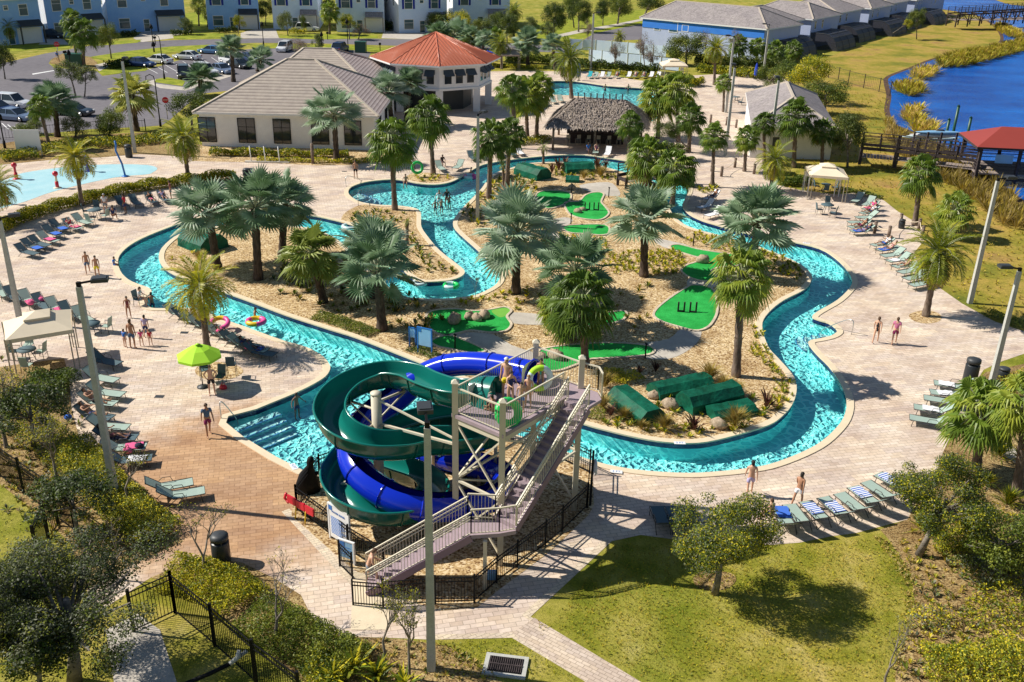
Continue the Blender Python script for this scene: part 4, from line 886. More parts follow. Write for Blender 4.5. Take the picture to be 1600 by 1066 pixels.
cover('ground_cover', [(1000,620),(1060,600),(1180,600),(1200,630),(1150,655),(1060,660),(1000,650)], 1.2, .4, ['L_yl', 'L_md'], 'scattered plants around the green tarpaulin covers', .3, .35, 8, 14, .3)
cover('grass_tufts', [(840,1005),(958,850),(1200,858),(1380,840),(1424,900),(1425,970),(1395,1064),(1010,1064),(842,966)], .14, .10, ['L_yl', 'L_reed', 'L_reed', 'L_md'], 'short grass of the lower right lawn', .07, .5, 11, 4, .2)
cover('grass_tufts', [(680,1003),(800,1000),(905,1064),(700,1064)], .14, .10, ['L_yl', 'L_md'], 'short grass around the storm drain', .06, .5, 12, 4, .25)
cover('grass_tufts', [(0,770),(60,870),(215,985),(0,1064)], .22, .10, ['L_yl', 'L_md'], 'short grass under the dark oak', .06, .5, 13, 4, .25)
cover('shrub_litter', [(1430,850),(1600,830),(1600,1064),(1400,1064),(1430,930)], .55, .28, ['L_gy', 'L_deadish', 'L_yl'] if 'L_deadish' in M else ['L_gy', 'deadleaf', 'L_md'], 'dry weeds and fallen twigs on the brown mulch', .2, .5, 14, 10, .35)
cover('shrub_litter', [(0,560),(100,600),(250,840),(150,930),(0,800)], .6, .3, ['L_gy', 'deadleaf', 'L_md'], 'weeds and fallen twigs in the lower left bed', .2, .5, 15, 10, .35)
cover('reeds', [(1391,200),(1425,214),(1485,246),(1528,272),(1600,322),(1640,380),(1560,350),(1500,300),(1440,268),(1400,240)], .8, 1.3, ['L_reed', 'L_straw'], 'tall yellow marsh grass along the lake shore', 1.1, .5, 16, 14, .1)
cover('grass_tufts', [(1230,300),(1245,180),(1262,130),(1300,135),(1388,155),(1392,186),(1410,215),(1500,262),(1600,350),(1600,515),(1500,472),(1445,420),(1440,350),(1390,312),(1320,300)], .75, .22, ['L_reed', 'L_yl', 'L_straw'], 'rough dry grass of the lakeside lawn', .16, .5, 41, 10, .3)
cover('reeds', [(1380,190),(1392,186),(1398,215),(1386,222)], .8, 1.0, ['L_reed', 'L_straw'], 'marsh grass beside the lake bank', .9, .5, 17, 14, .1)
for i, (poly, lb) in enumerate([([(1405,184),(1418,176),(1440,174),(1446,182),(1430,190),(1412,190)], 'round reed clump in the lake nearest the kayaks'), ([(1421,194),(1440,190),(1460,200),(1464,212),(1440,212),(1425,206)], 'reed clump just behind the kayak rack'), ([(1398,136),(1420,133),(1443,136),(1446,148),(1420,152),(1398,148)], 'reed clump below the shore fence'),
   ([(1422,120),(1436,111),(1464,111),(1462,120),(1440,126),(1425,125)], 'reed clump in the middle of the lake edge'), ([(1463,100),(1480,90),(1520,82),(1560,76),(1600,64),(1640,62),(1640,78),(1600,82),(1560,92),(1520,102),(1490,107),(1468,106)], 'long reed bed across the lake'), ([(1552,42),(1565,40),(1584,50),(1600,58),(1630,62),(1600,62),(1570,58)], 'reed bed beneath the far footbridge')]):
    cover('reed_clump', poly, 1.2, 1.9, ['L_reed', 'L_reed', 'L_yl'], lb, 1.0, .5, 20 + i, 14, 0)
# grass tufts and strap-leaf plants: each its own thing
def tuft_mesh(seed, n, l, wd, m, spread=.9):
    rs = np.random.RandomState(seed); az = rs.uniform(0, 6.28, n); el = 1.57 - np.abs(rs.normal(0, spread * .5, n)); d = np.stack([np.cos(az) * np.cos(el), np.sin(az) * np.cos(el), np.sin(el)], 1)
    ln = (l * rs.uniform(.6, 1.1, n))[:, None]; s_ = np.stack([-np.sin(az), np.cos(az), np.zeros(n)], 1) * wd; b = d * .06; mid = d * ln * .6; tip = d * ln + np.stack([np.cos(az), np.sin(az), -.6 * np.ones(n)], 1) * ln * .22 * spread
    V = np.stack([b, mid - s_, tip, mid + s_], 1); return quads_mesh('tuft', V, [M[k] for k in m], rs.randint(0, len(m), n))
TUF = tuft_mesh(1, 420, .95, .012, ['L_straw', 'L_reed']); TUG = tuft_mesh(2, 260, .8, .02, ['L_yl', 'L_md']); STR = tuft_mesh(3, 26, 1.0, .05, ['L_red', 'L_red', 'deadleaf'], .8); AGA = tuft_mesh(4, 60, .9, .045, ['L_yl', 'L_md'], 1.1)
def plant(me, name, x, y, s, label, cat, group=None):
    o = link(name, me, None, G(x, y)); o.scale = (s,) * 3; o.rotation_euler = (0, 0, PR.uniform(0, 6.28)); tag(o, label, cat, group)
for x, y, s, lb in [(1108,595,1.25,'largest straw coloured grass tuft behind the green covers'),(1130,608,1.0,'straw grass tuft next to the largest one'),(1150,618,1.0,'straw grass tuft at the foot of the slim palm'),(1149,668,1.3,'rounded straw grass tuft near the river kerb'),(1038,672,1.0,'straw grass tuft at the end of the left green cover'),(975,655,.8,'small straw tuft beside the left green cover'),(1002,672,.7,'small straw tuft at the river kerb'),
      (945,606,1.1,'tall straw tuft beside the slide landing'),(942,640,1.0,'straw tuft below the slide landing'),(938,276,1.3,'straw grass clump by the river footbridge'),(912,280,1.1,'green straw clump by the far green covers'),(312,408,1.0,'straw tuft at the left tip of the island')]:
    plant(TUF, 'ornamental_grass', x, y, s, lb, 'grass tuft')
for x, y, s, lb in [(1562,715,1.1,'wide ornamental grass beside the right hand palm'),(1595,722,1.1,'ornamental grass at the right picture edge'),(1540,760,1.0,'ornamental grass in front of the side path'),(1575,790,1.2,'ornamental grass between the two right palms'),(1440,830,1.1,'pale grass tuft behind the lounger row')]:
    plant(TUG, 'ornamental_grass', x, y, s, lb, 'grass tuft')
for x, y, s, lb in [(1083,674,1.1,'maroon strap leaved plant near the river kerb, middle one'),(1197,640,1.2,'maroon strap leaved plant at the right of the green covers'),(1024,583,.9,'maroon plant behind the green covers'),(999,586,.7,'small maroon plant behind the left green cover'),(954,652,.9,'maroon plant beside the left green cover'),(812,270,1.3,'dark maroon plant at the left of the island edge'),(830,274,1.2,'second dark maroon plant on the island edge'),(862,272,1.4,'dark maroon plant facing the bar'),(873,268,1.6,'tall dark maroon plant facing the bar'),(883,266,1.6,'tallest dark maroon plant facing the bar'),(933,268,1.9,'broad dark maroon plant before the white lounger'),(945,268,1.4,'dark maroon plant near the footbridge')]:
    plant(STR, 'strap_leaf_plant', x, y, s, lb, 'plant')
for x, y, s, lb in [(552,1058,1.3,'spiky green plant at the bottom edge'),(590,1068,1.2,'spiky green plant beside the thin stemmed shrub'),(520,1075,1.2,'spiky plant cut by the bottom edge'),(630,1085,1.1,'low spiky plant at the foot of the centre pole')]:
    plant(AGA, 'spiky_plant', x, y, s, lb, 'plant')
hedge('house_shrubs', [(0,66),(60,62)], 1.6, 1.3, ['L_dk'], 60, .2, 'dark shrubs before the top left house', 'shrub bed', 'stuff')
hedge('house_shrubs', [(190,58),(214,56)], 1.6, 1.2, ['L_dk'], 60, .2, 'dark shrubs beside the blue garage', 'shrub bed', 'stuff')
hedge('house_shrubs', [(268,56),(300,54)], 1.4, 1.2, ['L_dk'], 70, .2, 'clipped dark hedge below the round street tree', 'hedge')
hedge('house_shrubs', [(336,52),(372,50)], 1.4, 1.2, ['L_dk'], 70, .2, 'clipped dark hedge before the wide blue house', 'hedge')
hedge('house_shrubs', [(452,53),(480,53)], 1.2, 1.2, ['L_yl', 'L_md'], 70, .18, 'clipped light hedge before the white car', 'hedge')
hedge('house_shrubs', [(596,48),(634,47)], 2.4, 2.2, ['L_dk'], 40, .22, 'dark shrubs between two white houses', 'shrub bed', 'stuff')
hedge('verge_hedge', [(168,108),(196,104),(206,101)], 2.0, 1.3, ['L_dk', 'L_md'], 90, .18, 'dark hedge on the kerbed car park island', 'hedge')
for x, y, lb in [(170, 40, 'first'), (310, 34, 'second'), (415, 40, 'third'), (513, 38, 'fourth'), (612, 40, 'fifth'), (702, 36, 'sixth')]: T('dk', x, y, x, y - 26, 24, 34, 'dark tree in the gap between houses, %s from the left' % lb)

cover('shrub_litter', [(1405,845),(1470,800),(1600,780),(1600,1064),(1400,1064),(1432,930)], .32, .22, ['L_reed', 'L_md', 'L_straw', 'L_yl'], 'patchy grass and weeds between the right hand shrubs', .16, .5, 34, 12, .35)
cover('shrub_litter', [(0,600),(60,640),(130,720),(250,845),(200,880),(90,850),(0,760)], .34, .22, ['L_reed', 'L_md', 'L_straw', 'L_yl'], 'patchy weeds beside the tall black fence', .16, .5, 35, 12, .4)
cover('shrub_litter', [(560,1000),(700,1005),(790,1064),(500,1064)], .3, .2, ['L_reed', 'L_md', 'L_straw'], 'weeds around the foot of the centre pole', .16, .5, 36, 12, .4)
cover('grass_tufts', [(1360,835),(1385,845),(1428,900),(1432,960),(1402,1064),(1385,1064),(1415,960),(1410,905)], .14, .16, ['L_reed', 'L_md', 'L_straw'], 'ragged grass along the edge of the right lawn', .1, .5, 37, 6, .2)
hedge('right_shrubs', [(1500,905),(1545,895)], 1.8, .8, ['L_gy', 'L_md', 'L_dk'], 600, .05, 'loose shrubs just below the leaning tree', 'shrub bed', 'stuff')
hedge('right_shrubs', [(1440,990),(1465,960)], 1.4, .6, ['L_md', 'L_gy', 'L_yl'], 500, .05, 'low loose shrubs beside the bare grey tree', 'shrub bed', 'stuff')
P('bis', 690,78, 684,56, 44, 'silver fan palm left of the others beyond the red roof')
P('bis', 738,82, 734,62, 46, 'silver fan palm right of the others beyond the red roof')
P('sab', 775,96, 772,58, 34, 'green palm behind the brown gazebo')
T('md', 1560,905, 1566,840, 150, 110, 'shaggy low tree at the right edge below the palms')
T('gy', 52,700, 46,640, 120, 90, 'loose grey green tree at the left edge')
T('gy', 120,840, 112,780, 130, 90, 'loose olive tree inside the left fence')
# ---------------- water slide tower ----------------
TB = Vector((-.27, 30.4, 0)); TU = Vector((.6225, .7826, 0)); TV = Vector((-.7826, .6225, 0)); TL, TW, PZ, RH = 4.9, 2.3, 5.8, 1.1
def tp(s, t, z=0): return TB + TU * s + TV * t + Vector((0, 0, z))
tow = empty('slide_tower', tp(TL / 2, TW / 2), 0, 'cream steel slide tower with mauve platform and long stairs', 'slide tower')
t0 = tow.location.copy()
class LB(MB):
    """builder whose points are given in world space and stored relative to an origin"""
    def __init__(s, org): super().__init__(); s.org = Vector(org)
    def build(s, name, mats, parent=None, loc=None):
        s.v = [tuple(Vector(v) - s.org) for v in s.v]; return link(name, s.mesh(name, mats), parent, loc)
for (s, t) in ((0, 0), (TL, 0), (TL, TW), (0, TW)):
    b = LB(t0); b.beam(tp(s, t, 0), tp(s, t, 7.1), .23, .23); b.prism([tp(s, t) + Vector(q) * .15 for q in ((-1, -1, 0), (1, -1, 0), (1, 1, 0), (-1, 1, 0))], 7.1, 7.22, 0, [tp(s, t) + Vector(q) * .04 for q in ((-1, -1, 0), (1, -1, 0), (1, 1, 0), (-1, 1, 0))])
    b.build('column', M['beige_col'], tow)
b = LB(t0); b.prism([tp(-.1, -.1), tp(TL + .1, -.1), tp(TL + .1, TW + .1), tp(-.1, TW + .1)], PZ - .14, PZ); b.prism([tp(3.75, -1.2), tp(4.6, -1.2), tp(5.0, -.75), tp(5.0, -.105), tp(3.75, -.105)], PZ - .135, PZ - .003)
b.build('platform', M['mauve'], tow)
b = LB(t0)
for q in ([(0, 0), (0, TW), (TL, TW), (TL, 0), (0, 0)],):
    for u, v_ in zip(q[:-1], q[1:]): b.beam(tp(*u, PZ - .27), tp(*v_, PZ - .27), .08, .24)
b.build('platform_beam', M['beige'], tow)
b = LB(t0)   # cross bracing between the columns
for (u, v_) in (((0, 0), (0, TW)), ((0, TW), (TL, TW)), ((TL, TW), (TL, 0)), ((0, 0), (TL, 0))):
    zs = ((.4, 2.9), (2.9, 5.5)) if v_ != (TL, 0) or u != (0, 0) else ((3.2, 5.5),)
    for z0, z1 in zs:
        b.beam(tp(*u, z0), tp(*v_, z1), .07, .07); b.beam(tp(*u, z1), tp(*v_, z0), .065, .065)
    b.beam(tp(*u, 2.9), tp(*v_, 2.9), .09, .09)
b.build('bracing', M['beige'], tow)
def railing(pts, h=RH, sp=.125, org=t0, mid=False, name='railing', mat=None, par=tow, kick=.1, post=.05):
    b = LB(org)
    for p, q in zip(pts[:-1], pts[1:]):
        p, q = Vector(p), Vector(q); up = Vector((0, 0, h)); k = Vector((0, 0, kick)); b.beam(p + up, q + up, .055, .055); b.beam(p + k, q + k, .03, .03)
        if mid: b.beam(p + up * .82, q + up * .82, .035, .035)
        n = max(1, int((q - p).length / sp))
        for i in range(n + 1):
            r = p.lerp(q, i / n); b.beam(r + k, r + up, *((post, post) if i in (0, n) else (.018, .018)))
    return b.build(name, mat or M['beige'], par)
railing([tp(0, 0, PZ), tp(0, TW, PZ)]); railing([tp(0, 0, PZ), tp(3.7, 0, PZ)]); railing([tp(0, TW, PZ), tp(TL, TW, PZ)]); railing([tp(TL, TW, PZ), tp(TL, 0, PZ), tp(5.0, -.75, PZ), tp(4.6, -1.2, PZ)])
def flight(a, b_, w_, za, zb, n, nm1='stair_flight'):
    """a: bottom near corner, b_: top near corner (world xy), w_: width vector"""
    a, b_ = Vector(a), Vector(b_); b = LB(t0)
    for i in range(n):
        p = a.lerp(b_, i / n); q = a.lerp(b_, (i + 1) / n); z = za + (zb - za) * (i + 1) / n
        b.prism([p, q, q + w_, p + w_], z - .05, z, 0); r_ = (q - p) * .04
        b.prism([p, p + r_, p + r_ + w_, p + w_], z - (zb - za) / n + .0, z - .052, 2)
    wd = w_.normalized() * .06
    for o_ in (-wd * .6, w_ + wd * .6):
        b.beam(a + o_ + Vector((0, 0, za + .04)), b_ + o_ + Vector((0, 0, zb - .10)), .06, .30, 1)
    b.build(nm1, [M['mauve'], M['mauve_side'], M['mauve']], tow)
    for o_ in (Vector((0, 0, 0)), w_):
        railing([a + o_ + Vector((0, 0, za + .12)), b_ + o_ + Vector((0, 0, zb))], .98, .13, mid=True, name='stair_railing')
        bb = LB(t0); bb.tube([a + o_ * .96 + w_ * .02 + Vector((0, 0, za + .80)), b_ + o_ * .96 + w_ * .02 + Vector((0, 0, zb + .68))], .022, 5); bb.build('handrail', M['beige'], tow)
LZ = 2.32
ufb = tp(-.45, -1.08); uft = tp(3.75, -1.18); flight(ufb, uft, TV * .98, LZ, PZ - .02, 18)
na, nb = Vector((-5.1, 28.38, 0)), Vector((-1.33, 29.0, 0)); wv = Vector((-.162, .987, 0)) * 1.05
flight(na, nb, wv, 0.0, LZ, 12)
lp = [nb, Vector((-.31, 29.15, 0)), ufb + Vector((.02, -.02, 0)), ufb + TV * .98, nb + wv]
b = LB(t0); b.prism(lp, LZ - .16, LZ); b.build('landing', M['mauve'], tow)
railing([lp[0] + Vector((0, 0, LZ)), lp[1] + Vector((0, 0, LZ)), lp[2] + Vector((0, 0, LZ))], name='landing_railing')
railing([lp[3] + Vector((0, 0, LZ)), lp[4] + Vector((0, 0, LZ))], name='landing_railing')
b = LB(t0); b.beam((-.81, 28.9, 0), (-.81, 28.9, LZ - .16), .14, .14); b.build('landing_post', M['beige_col'], tow)
b = LB(t0); b.beam(tp(4.0, -1.05, PZ - .2), tp(TL, 0, 4.3), .08, .08); b.build('landing_brace', M['beige'], tow)
# notice on the railing
nb_ = tp(.95, TW + .02, PZ + .55); b = LB(t0); b.box(nb_, (.42, .02, .62), math.atan2(TU.y, TU.x)); b.build('notice', M['white'], tow)
# ---------------- flumes ----------------
def flume(pts, prof, mats, name, parent, org, bank=0):
    """sweep an open profile (x across, y up, mi) along smooth points"""
    P_ = smooth_open([Vector(p) for p in pts], 8); vs = []; n = len(prof); mb = LB(org); N = len(P_)
    for i, p in enumerate(P_):
        d = (P_[min(i + 1, N - 1)] - P_[max(i - 1, 0)]).normalized(); s = Vector((d.y, -d.x, 0)).normalized(); u = s.cross(d)
        if u.z < 0: u = -u
        for (x, y) in prof: vs.append(p + s * x + u * y)
    k = n
    fo = [(i * k + j, i * k + j + 1, (i + 1) * k + j + 1, (i + 1) * k + j) for i in range(N - 1) for j in range(k - 1)]
    mb.add(vs, fo, 0, True); return mb, P_
def prof_arc(r, a0, a1, n, th, sx=1.0):
    """closed C-section: outside then inside; returns outer list, inner list"""
    o = [(math.cos(rad(a0 + (a1 - a0) * i / n)) * r * sx, math.sin(rad(a0 + (a1 - a0) * i / n)) * r) for i in range(n + 1)]
    i_ = [(math.cos(rad(a0 + (a1 - a0) * i / n)) * (r - th) * sx, math.sin(rad(a0 + (a1 - a0) * i / n)) * (r - th)) for i in range(n + 1)]
    return o, i_
def build_flume(name, pts, r, a0, a1, mo, mi_, parent, org, lip=True, sx=1.0, seams=6, wall=0):
    o, ii = prof_arc(r, a0, a1, 14, .03, sx)
    if wall:
        o = [(o[0][0] - .04, wall)] + o + [(o[-1][0] + .04, wall)]; ii = [(ii[0][0] - .04, wall)] + ii + [(ii[-1][0] + .04, wall)]
    if True:
        pass
    mb, P_ = flume(pts, o, None, name, parent, org); body = mb.build(name, mo, parent)
    mb, _ = flume(pts, ii, None, name, parent, org); mb.build('flume_lining', mi_, body)
    if lip:
        for q in (o[0], o[-1]):
            mb = LB(org); N = len(P_); L = []
            for i, p in enumerate(P_):
                d = (P_[min(i + 1, N - 1)] - P_[max(i - 1, 0)]).normalized(); s = Vector((d.y, -d.x, 0)).normalized(); u = s.cross(d); u = u if u.z > 0 else -u
                L.append(p + s * (q[0] + (.03 if q[0] > 0 else -.03)) + u * q[1])
            mb.tube(L, .055, 6); mb.build('flume_lip', mi_, body)
    mb = LB(org); N = len(P_)
    for i in range(seams, N - 2, seams):
        p = P_[i]; d = (P_[i + 1] - P_[i - 1]).normalized(); s = Vector((d.y, -d.x, 0)).normalized(); u = s.cross(d); u = u if u.z > 0 else -u
        oo = [p + s * x * 1.045 + u * y * 1.045 for x, y in o]; mb.tube(oo, .028, 4, 0, True, False)
        mb.build('flume_flange', mo, body); mb = LB(org)
    pass; return body, P_
GC = Vector((-5.3, 34.2, 0)); LC = Vector((-5.0, 33.25, 0))
def ring(c, r, a, z): return (c.x + r * math.cos(rad(a)), c.y + r * math.sin(rad(a)), z)
zg = -.42
gpts = [(-.75, 32.95, 6.45 + zg), (-1.6, 33.2, 6.35 + zg), (-2.5, 33.65, 6.2 + zg), (-3.4, 34.6, 6.0 + zg), (-4.25, 35.6, 5.85 + zg), ring(GC, 1.95, 92, 5.65 + zg), ring(GC, 1.95, 130, 5.4 + zg), ring(GC, 1.95, 165, 5.15 + zg), ring(GC, 1.95, 200, 4.95 + zg), ring(GC, 1.95, 235, 4.75 + zg), ring(GC, 1.95, 270, 4.55 + zg), ring(GC, 1.95, 305, 4.35 + zg), (-3.3, 33.3, 4.15 + zg), (-1.9, 33.9, 3.9 + zg), (-.7, 34.9, 3.7 + zg), (-.5, 36.2, 3.5 + zg), (-1.7, 37.1, 3.3 + zg), (-3.4, 37.0, 3.15 + zg), (-5.0, 36.2, 3.0 + zg), (-6.3, 35.1, 2.8 + zg),
        ring(LC, 1.95, 180, 2.55 + zg), ring(LC, 1.95, 225, 2.35 + zg), ring(LC, 1.95, 270, 2.15 + zg), ring(LC, 1.95, 315, 1.95 + zg), ring(LC, 1.95, 0, 1.75 + zg), ring(LC, 1.95, 45, 1.55 + zg), (-4.9, 35.7, 1.35 + zg), (-6.0, 36.6, 1.15 + zg), (-7.0, 37.6, .85 + zg)]
slg = empty('open_slide', GC, 0, 'green open spiral flume winding twice round a cream mast', 'water slide')
gb, gP = build_flume('green_flume', gpts, 0.60, 178, 362, M['slide_green'], M['slide_in'], slg, GC, True, .92, 9, .31)
b = LB(GC); mast = Vector((-5.37, 34.0, 0)); b.tube([mast, mast + Vector((0, 0, 5.45))], .21, 14); b.lathe([(.225, 5.4), (.225, 5.48), (0, 5.5)], (mast.x, mast.y, 0), 14)
b.build('mast', M['beige_col'], slg)
b = LB(GC)
for (az, z, r1) in ((140, 4.35, 1.95), (220, 3.75, 1.95), (320, 3.3, 1.95), (60, 4.7, 1.9), (185, 1.75, 1.8), (265, 1.3, 1.9), (340, .95, 1.9)):
    e = Vector(ring(GC if z > 2.5 else LC, r1, az, z)); m0 = mast + Vector((0, 0, z + .35)); b.tube([m0, e], .055, 6); b.tube([mast + Vector((0, 0, z - .5)), e], .04, 6)
b.beam(mast + Vector((0, 0, 5.2)), tp(0.1, TW, 4.6), .07, .07); b.beam(mast + Vector((0, 0, 4.1)), tp(.1, TW, 4.4), .09, .09)
b.build('support_arm', M['beige'], slg)
b = LB(GC)
for (x, y, z) in ((-.6, 36.1, 2.7), (-3.4, 37.0, 2.4), (-2.9, 33.4, .9)):
    b = LB(GC); b.tube([(x, y, 0), (x, y, z)], .08, 8); b.build('support_leg', M['beige_col'], slg)
# entry hood of the green flume on the platform
b = LB(GC); hp = []
cx = Vector((-.62, 32.85, 5.8)); dv = Vector((-.85, .35, 0)).normalized(); sv = Vector((-dv.y, dv.x, 0))
for j, (rr, off) in enumerate(((.80, 0), (.72, .5), (.60, .95))):
    for k in range(9):
        a = math.pi * k / 8; hp.append(cx + dv * off + sv * math.cos(a) * rr + Vector((0, 0, math.sin(a) * (rr + .25))))
b.add(hp, [(j * 9 + k, j * 9 + k + 1, (j + 1) * 9 + k + 1, (j + 1) * 9 + k) for j in range(2) for k in range(8)], 0, True)
b.build('entry_hood', M['slide_in'], slg)
# blue flume: tube at the top, open trough below
BC = Vector((-3.5, 34.5, 0)); slb = empty('tube_slide', BC, 0, 'blue slide with closed tube at the top and open trough below', 'water slide')
tpts = [(.80, 34.45, 6.30), (.1, 34.95, 6.22), (-.8, 35.5, 6.1), (-1.8, 36.0, 5.9), (-2.7, 36.35, 5.6), (-3.5, 36.5, 5.2), (-4.2, 36.4, 4.8)]
body, bP = build_flume('closed_tube', tpts, .50, 0, 360, M['slide_blue'], M['slide_blue'], slb, BC, False, 1.0, 16)
b = LB(BC); dd = Vector((.80, -.55, 0)).normalized(); L = []; c0 = Vector((.84, 34.42, 6.30)); s0 = Vector((-dd.y, dd.x, 0))
for k in range(19): a = 2 * math.pi * k / 18; L.append(c0 + s0 * math.cos(a) * .55 + Vector((0, 0, math.sin(a) * .55)))
b.tube(L, .06, 6, 0, False); b.build('tube_rim', M['slide_blue'], slb)
b = LB(BC); L2 = [c0 + dd * .02 + s0 * x + Vector((0, 0, z)) for x, z in ((-.85, -.55), (.85, -.55), (.85, .62), (-.85, .62))]
RW = []; 
for k in range(18):
    a = 2 * math.pi * k / 18; RW.append(c0 + dd * .02 + s0 * math.cos(a) * .5 + Vector((0, 0, math.sin(a) * .5)))
SQ = []
for k in range(18):
    a = 2 * math.pi * k / 18; x, z = math.cos(a), math.sin(a); m = max(abs(x), abs(z)); SQ.append(c0 + dd * .02 + s0 * x / m * .78 + Vector((0, 0, z / m * .6)))
b.add(RW + SQ, [(k, (k + 1) % 18, 18 + (k + 1) % 18, 18 + k) for k in range(18)]); b.build('end_wall', M['beige'], slb)
opts = [(-4.1, 36.42, 4.85), (-4.9, 36.15, 4.4), (-5.8, 35.6, 3.95), (-6.35, 34.7, 3.5), (-6.4, 33.7, 3.1), (-5.95, 32.75, 2.8), (-5.1, 32.05, 2.5), (-4.0, 31.65, 2.2), (-2.8, 31.75, 1.95), (-1.6, 32.35, 1.75), (-.6, 33.2, 1.55), (-.1, 34.3, 1.35), (-.25, 35.4, 1.2), (-1.1, 36.3, 1.05), (-2.4, 37.1, .9), (-3.8, 37.9, .7), (-4.9, 38.5, .45)]
opts = [(x, y, z - .30) for x, y, z in opts]; opts[0] = (-4.15, 36.40, 4.80)
build_flume('open_trough', opts, .60, 112, 428, M['slide_blue'], M['slide_blue'], slb, BC, False, 1.0, 10)
b = LB(BC)
for (x, y, z) in ((-1.3, 35.8, 5.5), (-.1, 34.5, .7), (-1.5, 36.5, .4), (-3.0, 31.7, 1.2)):
    b = LB(BC); b.tube([(x, y, 0), (x, y, z)], .07, 8); b.build('support_leg', M['beige_col'], slb)
# ---------------- black picket fences ----------------
def fence(name, pts, h, label, sp=.11, mat=None, post=.07, every=2.4, rail=(.1, .82, .96), pk=.02, cat='fence'):
    P_ = [Vector(p) for p in pts]; root = empty(name, P_[0], 0, label, cat); mt = mat or M['black']
    for a, b_ in zip(P_[:-1], P_[1:]):
        L = (b_ - a).length; k = max(1, round(L / every))
        for q in range(k):
            u, v_ = a.lerp(b_, q / k), a.lerp(b_, (q + 1) / k); bb = LB(P_[0])
            for r in rail: bb.beam(u + Vector((0, 0, h * r)), v_ + Vector((0, 0, h * r)), .035, .035)
            n = max(2, int((v_ - u).length / sp))
            for i in range(1, n): w_ = u.lerp(v_, i / n); bb.beam(w_ + Vector((0, 0, .06)), w_ + Vector((0, 0, h * .97)), pk, pk)
            bb.build('fence_panel', mt, root)
            bb = LB(P_[0]); bb.beam(u, u + Vector((0, 0, h + .08)), post, post); bb.build('fence_post', mt, root)
    bb = LB(P_[0]); bb.beam(P_[-1], P_[-1] + Vector((0, 0, h + .08)), post, post); bb.build('fence_post', mt, root); return root
fence('picket_fence', gp([(464,798),(516,837),(545,862),(600,896)]), 1.2, 'black picket fence between the slide and the wet paving')
fence('picket_fence', gp([(599,950),(680,944),(741,942),(776,911),(808,887),(852,853),(878,831),(917,794)]), 1.2, 'long black picket fence around the foot of the slide stairs')
fence('picket_fence', gp([(917,794),(921,740),(862,712),(782,684),(700,660),(662,668),(604,710),(528,738),(500,748),(464,798)]), 1.2, 'black picket fence between the slide and the pool', .12, None, .07, 2.8)
fence('gate_panel', gp([(552,946),(599,950)]), 1.1, 'low black gate at the foot of the slide stairs', .1, None, .06, 1.4, cat='gate')
fence('open_gate', gp([(531,885),(551,905)]), 1.15, 'black gate standing open beside the slide stairs', .1, None, .06, 1.4, cat='gate')
FT = [(-60,702),(0,745),(78,802),(118,832)]
fence('boundary_fence', gp(FT), 1.75, 'tall black fence at the left edge below the loungers', .12, None, .09, 2.0, (.06, .84, .96), .018)
fence('boundary_fence', gp([(210,988),(274,958)]), 1.75, 'tall black gate section beside the dark oak', .12, None, .09, 2.0, (.06, .84, .96), .018)
fence('boundary_fence', gp([(274,958),(336,1010),(400,1068),(470,1120)]), 1.75, 'tall black fence running to the bottom edge', .12, None, .09, 2.0, (.06, .84, .96), .018)
fence('boundary_fence', gp([(62,884),(76,842),(92,822)]), 1.75, 'short return of tall black fence behind the oak', .12, None, .09, 2.0, (.06, .84, .96), .018)
fence('shore_fence', gp([(1294,122),(1325,131),(1349,138),(1373,144),(1390,150)]), 2.0, 'dark wire fence across the lakeside lawn', .35, M['wood_dark'], .1, 3.6, (.1, .96), .015)
fence('car_park_fence', gp([(0,218),(60,214),(120,210),(175,204),(228,205)]), 1.3, 'low black fence along the car park', .3, None, .08, 3, (.1, .9), .02)
# ---------------- poles and lamps ----------------
def light_pole(bx, by, ty, label, hd=0, w0=.30, two=True, tx=None):
    b = G(bx, by); h = HT(b, ty); root = empty('lamp_pole', b, 0, label, 'lamp pole'); m = MB()
    m.prism([(-w0/2, -w0/2), (w0/2, -w0/2), (w0/2, w0/2), (-w0/2, w0/2)], 0, h, 0, [(-w0*.33, -w0*.33), (w0*.33, -w0*.33), (w0*.33, w0*.33), (-w0*.33, w0*.33)])
    m.build('pole', M['conc_pole'], root); m = MB(); m.box((0, 0, h + .09), (.14, .14, .2)); d = Vector((math.cos(hd), math.sin(hd), 0))
    m.beam((0, 0, h + .13), d * .5 + Vector((0, 0, h + .2)), .07, .07); m.build('bracket', M['black'], root)
    m = MB(); c = d * .78 + Vector((0, 0, h + .24)); m.box(c, (.62, .46, .14), hd); m.box(c + Vector((0, 0, .08)), (.5, .36, .05), hd)
    hdm = m.build('lamp_head', M['dark'], root); m = MB(); m.box(c - Vector((0, 0, .08)), (.45, .32, .02), hd); m.build('lens', M['white'], hdm)
    for i in range(4): pass
    return root
light_pole(181,780, 448, 'thick concrete lamp pole at the left by the loungers', rad(15), .28)
light_pole(674,1046, 668, 'concrete lamp pole at the bottom centre in front of the stairs', rad(100), .28)
light_pole(32,505, 345, 'leaning concrete pole behind the left cabana', rad(30), .28)
light_pole(1515,474, 283, 'tall concrete pole between deck and lakeside lawn', rad(0), .30)
light_pole(1545,616, 424, 'concrete lamp pole beside the right hand loungers', rad(180), .28)
light_pole(211,239, 96, 'grey lamp pole between splash pad and car park', rad(90))
light_pole(746,347, 182, 'grey lamp pole on the island beside the river', rad(60))
light_pole(1133,243, 106, 'cream lamp pole with cross arm on the far deck', rad(90))
light_pole(1134,176, 59, 'slim lamp pole behind the cream one', rad(180))
light_pole(923,110, 22, 'pale lamp pole behind the far loungers', rad(0), .4)
light_pole(1200,256, 126, 'lamp pole at the left corner of the bath house', rad(90))
light_pole(1193,112, 40, 'lamp pole in front of the blue house', rad(180))
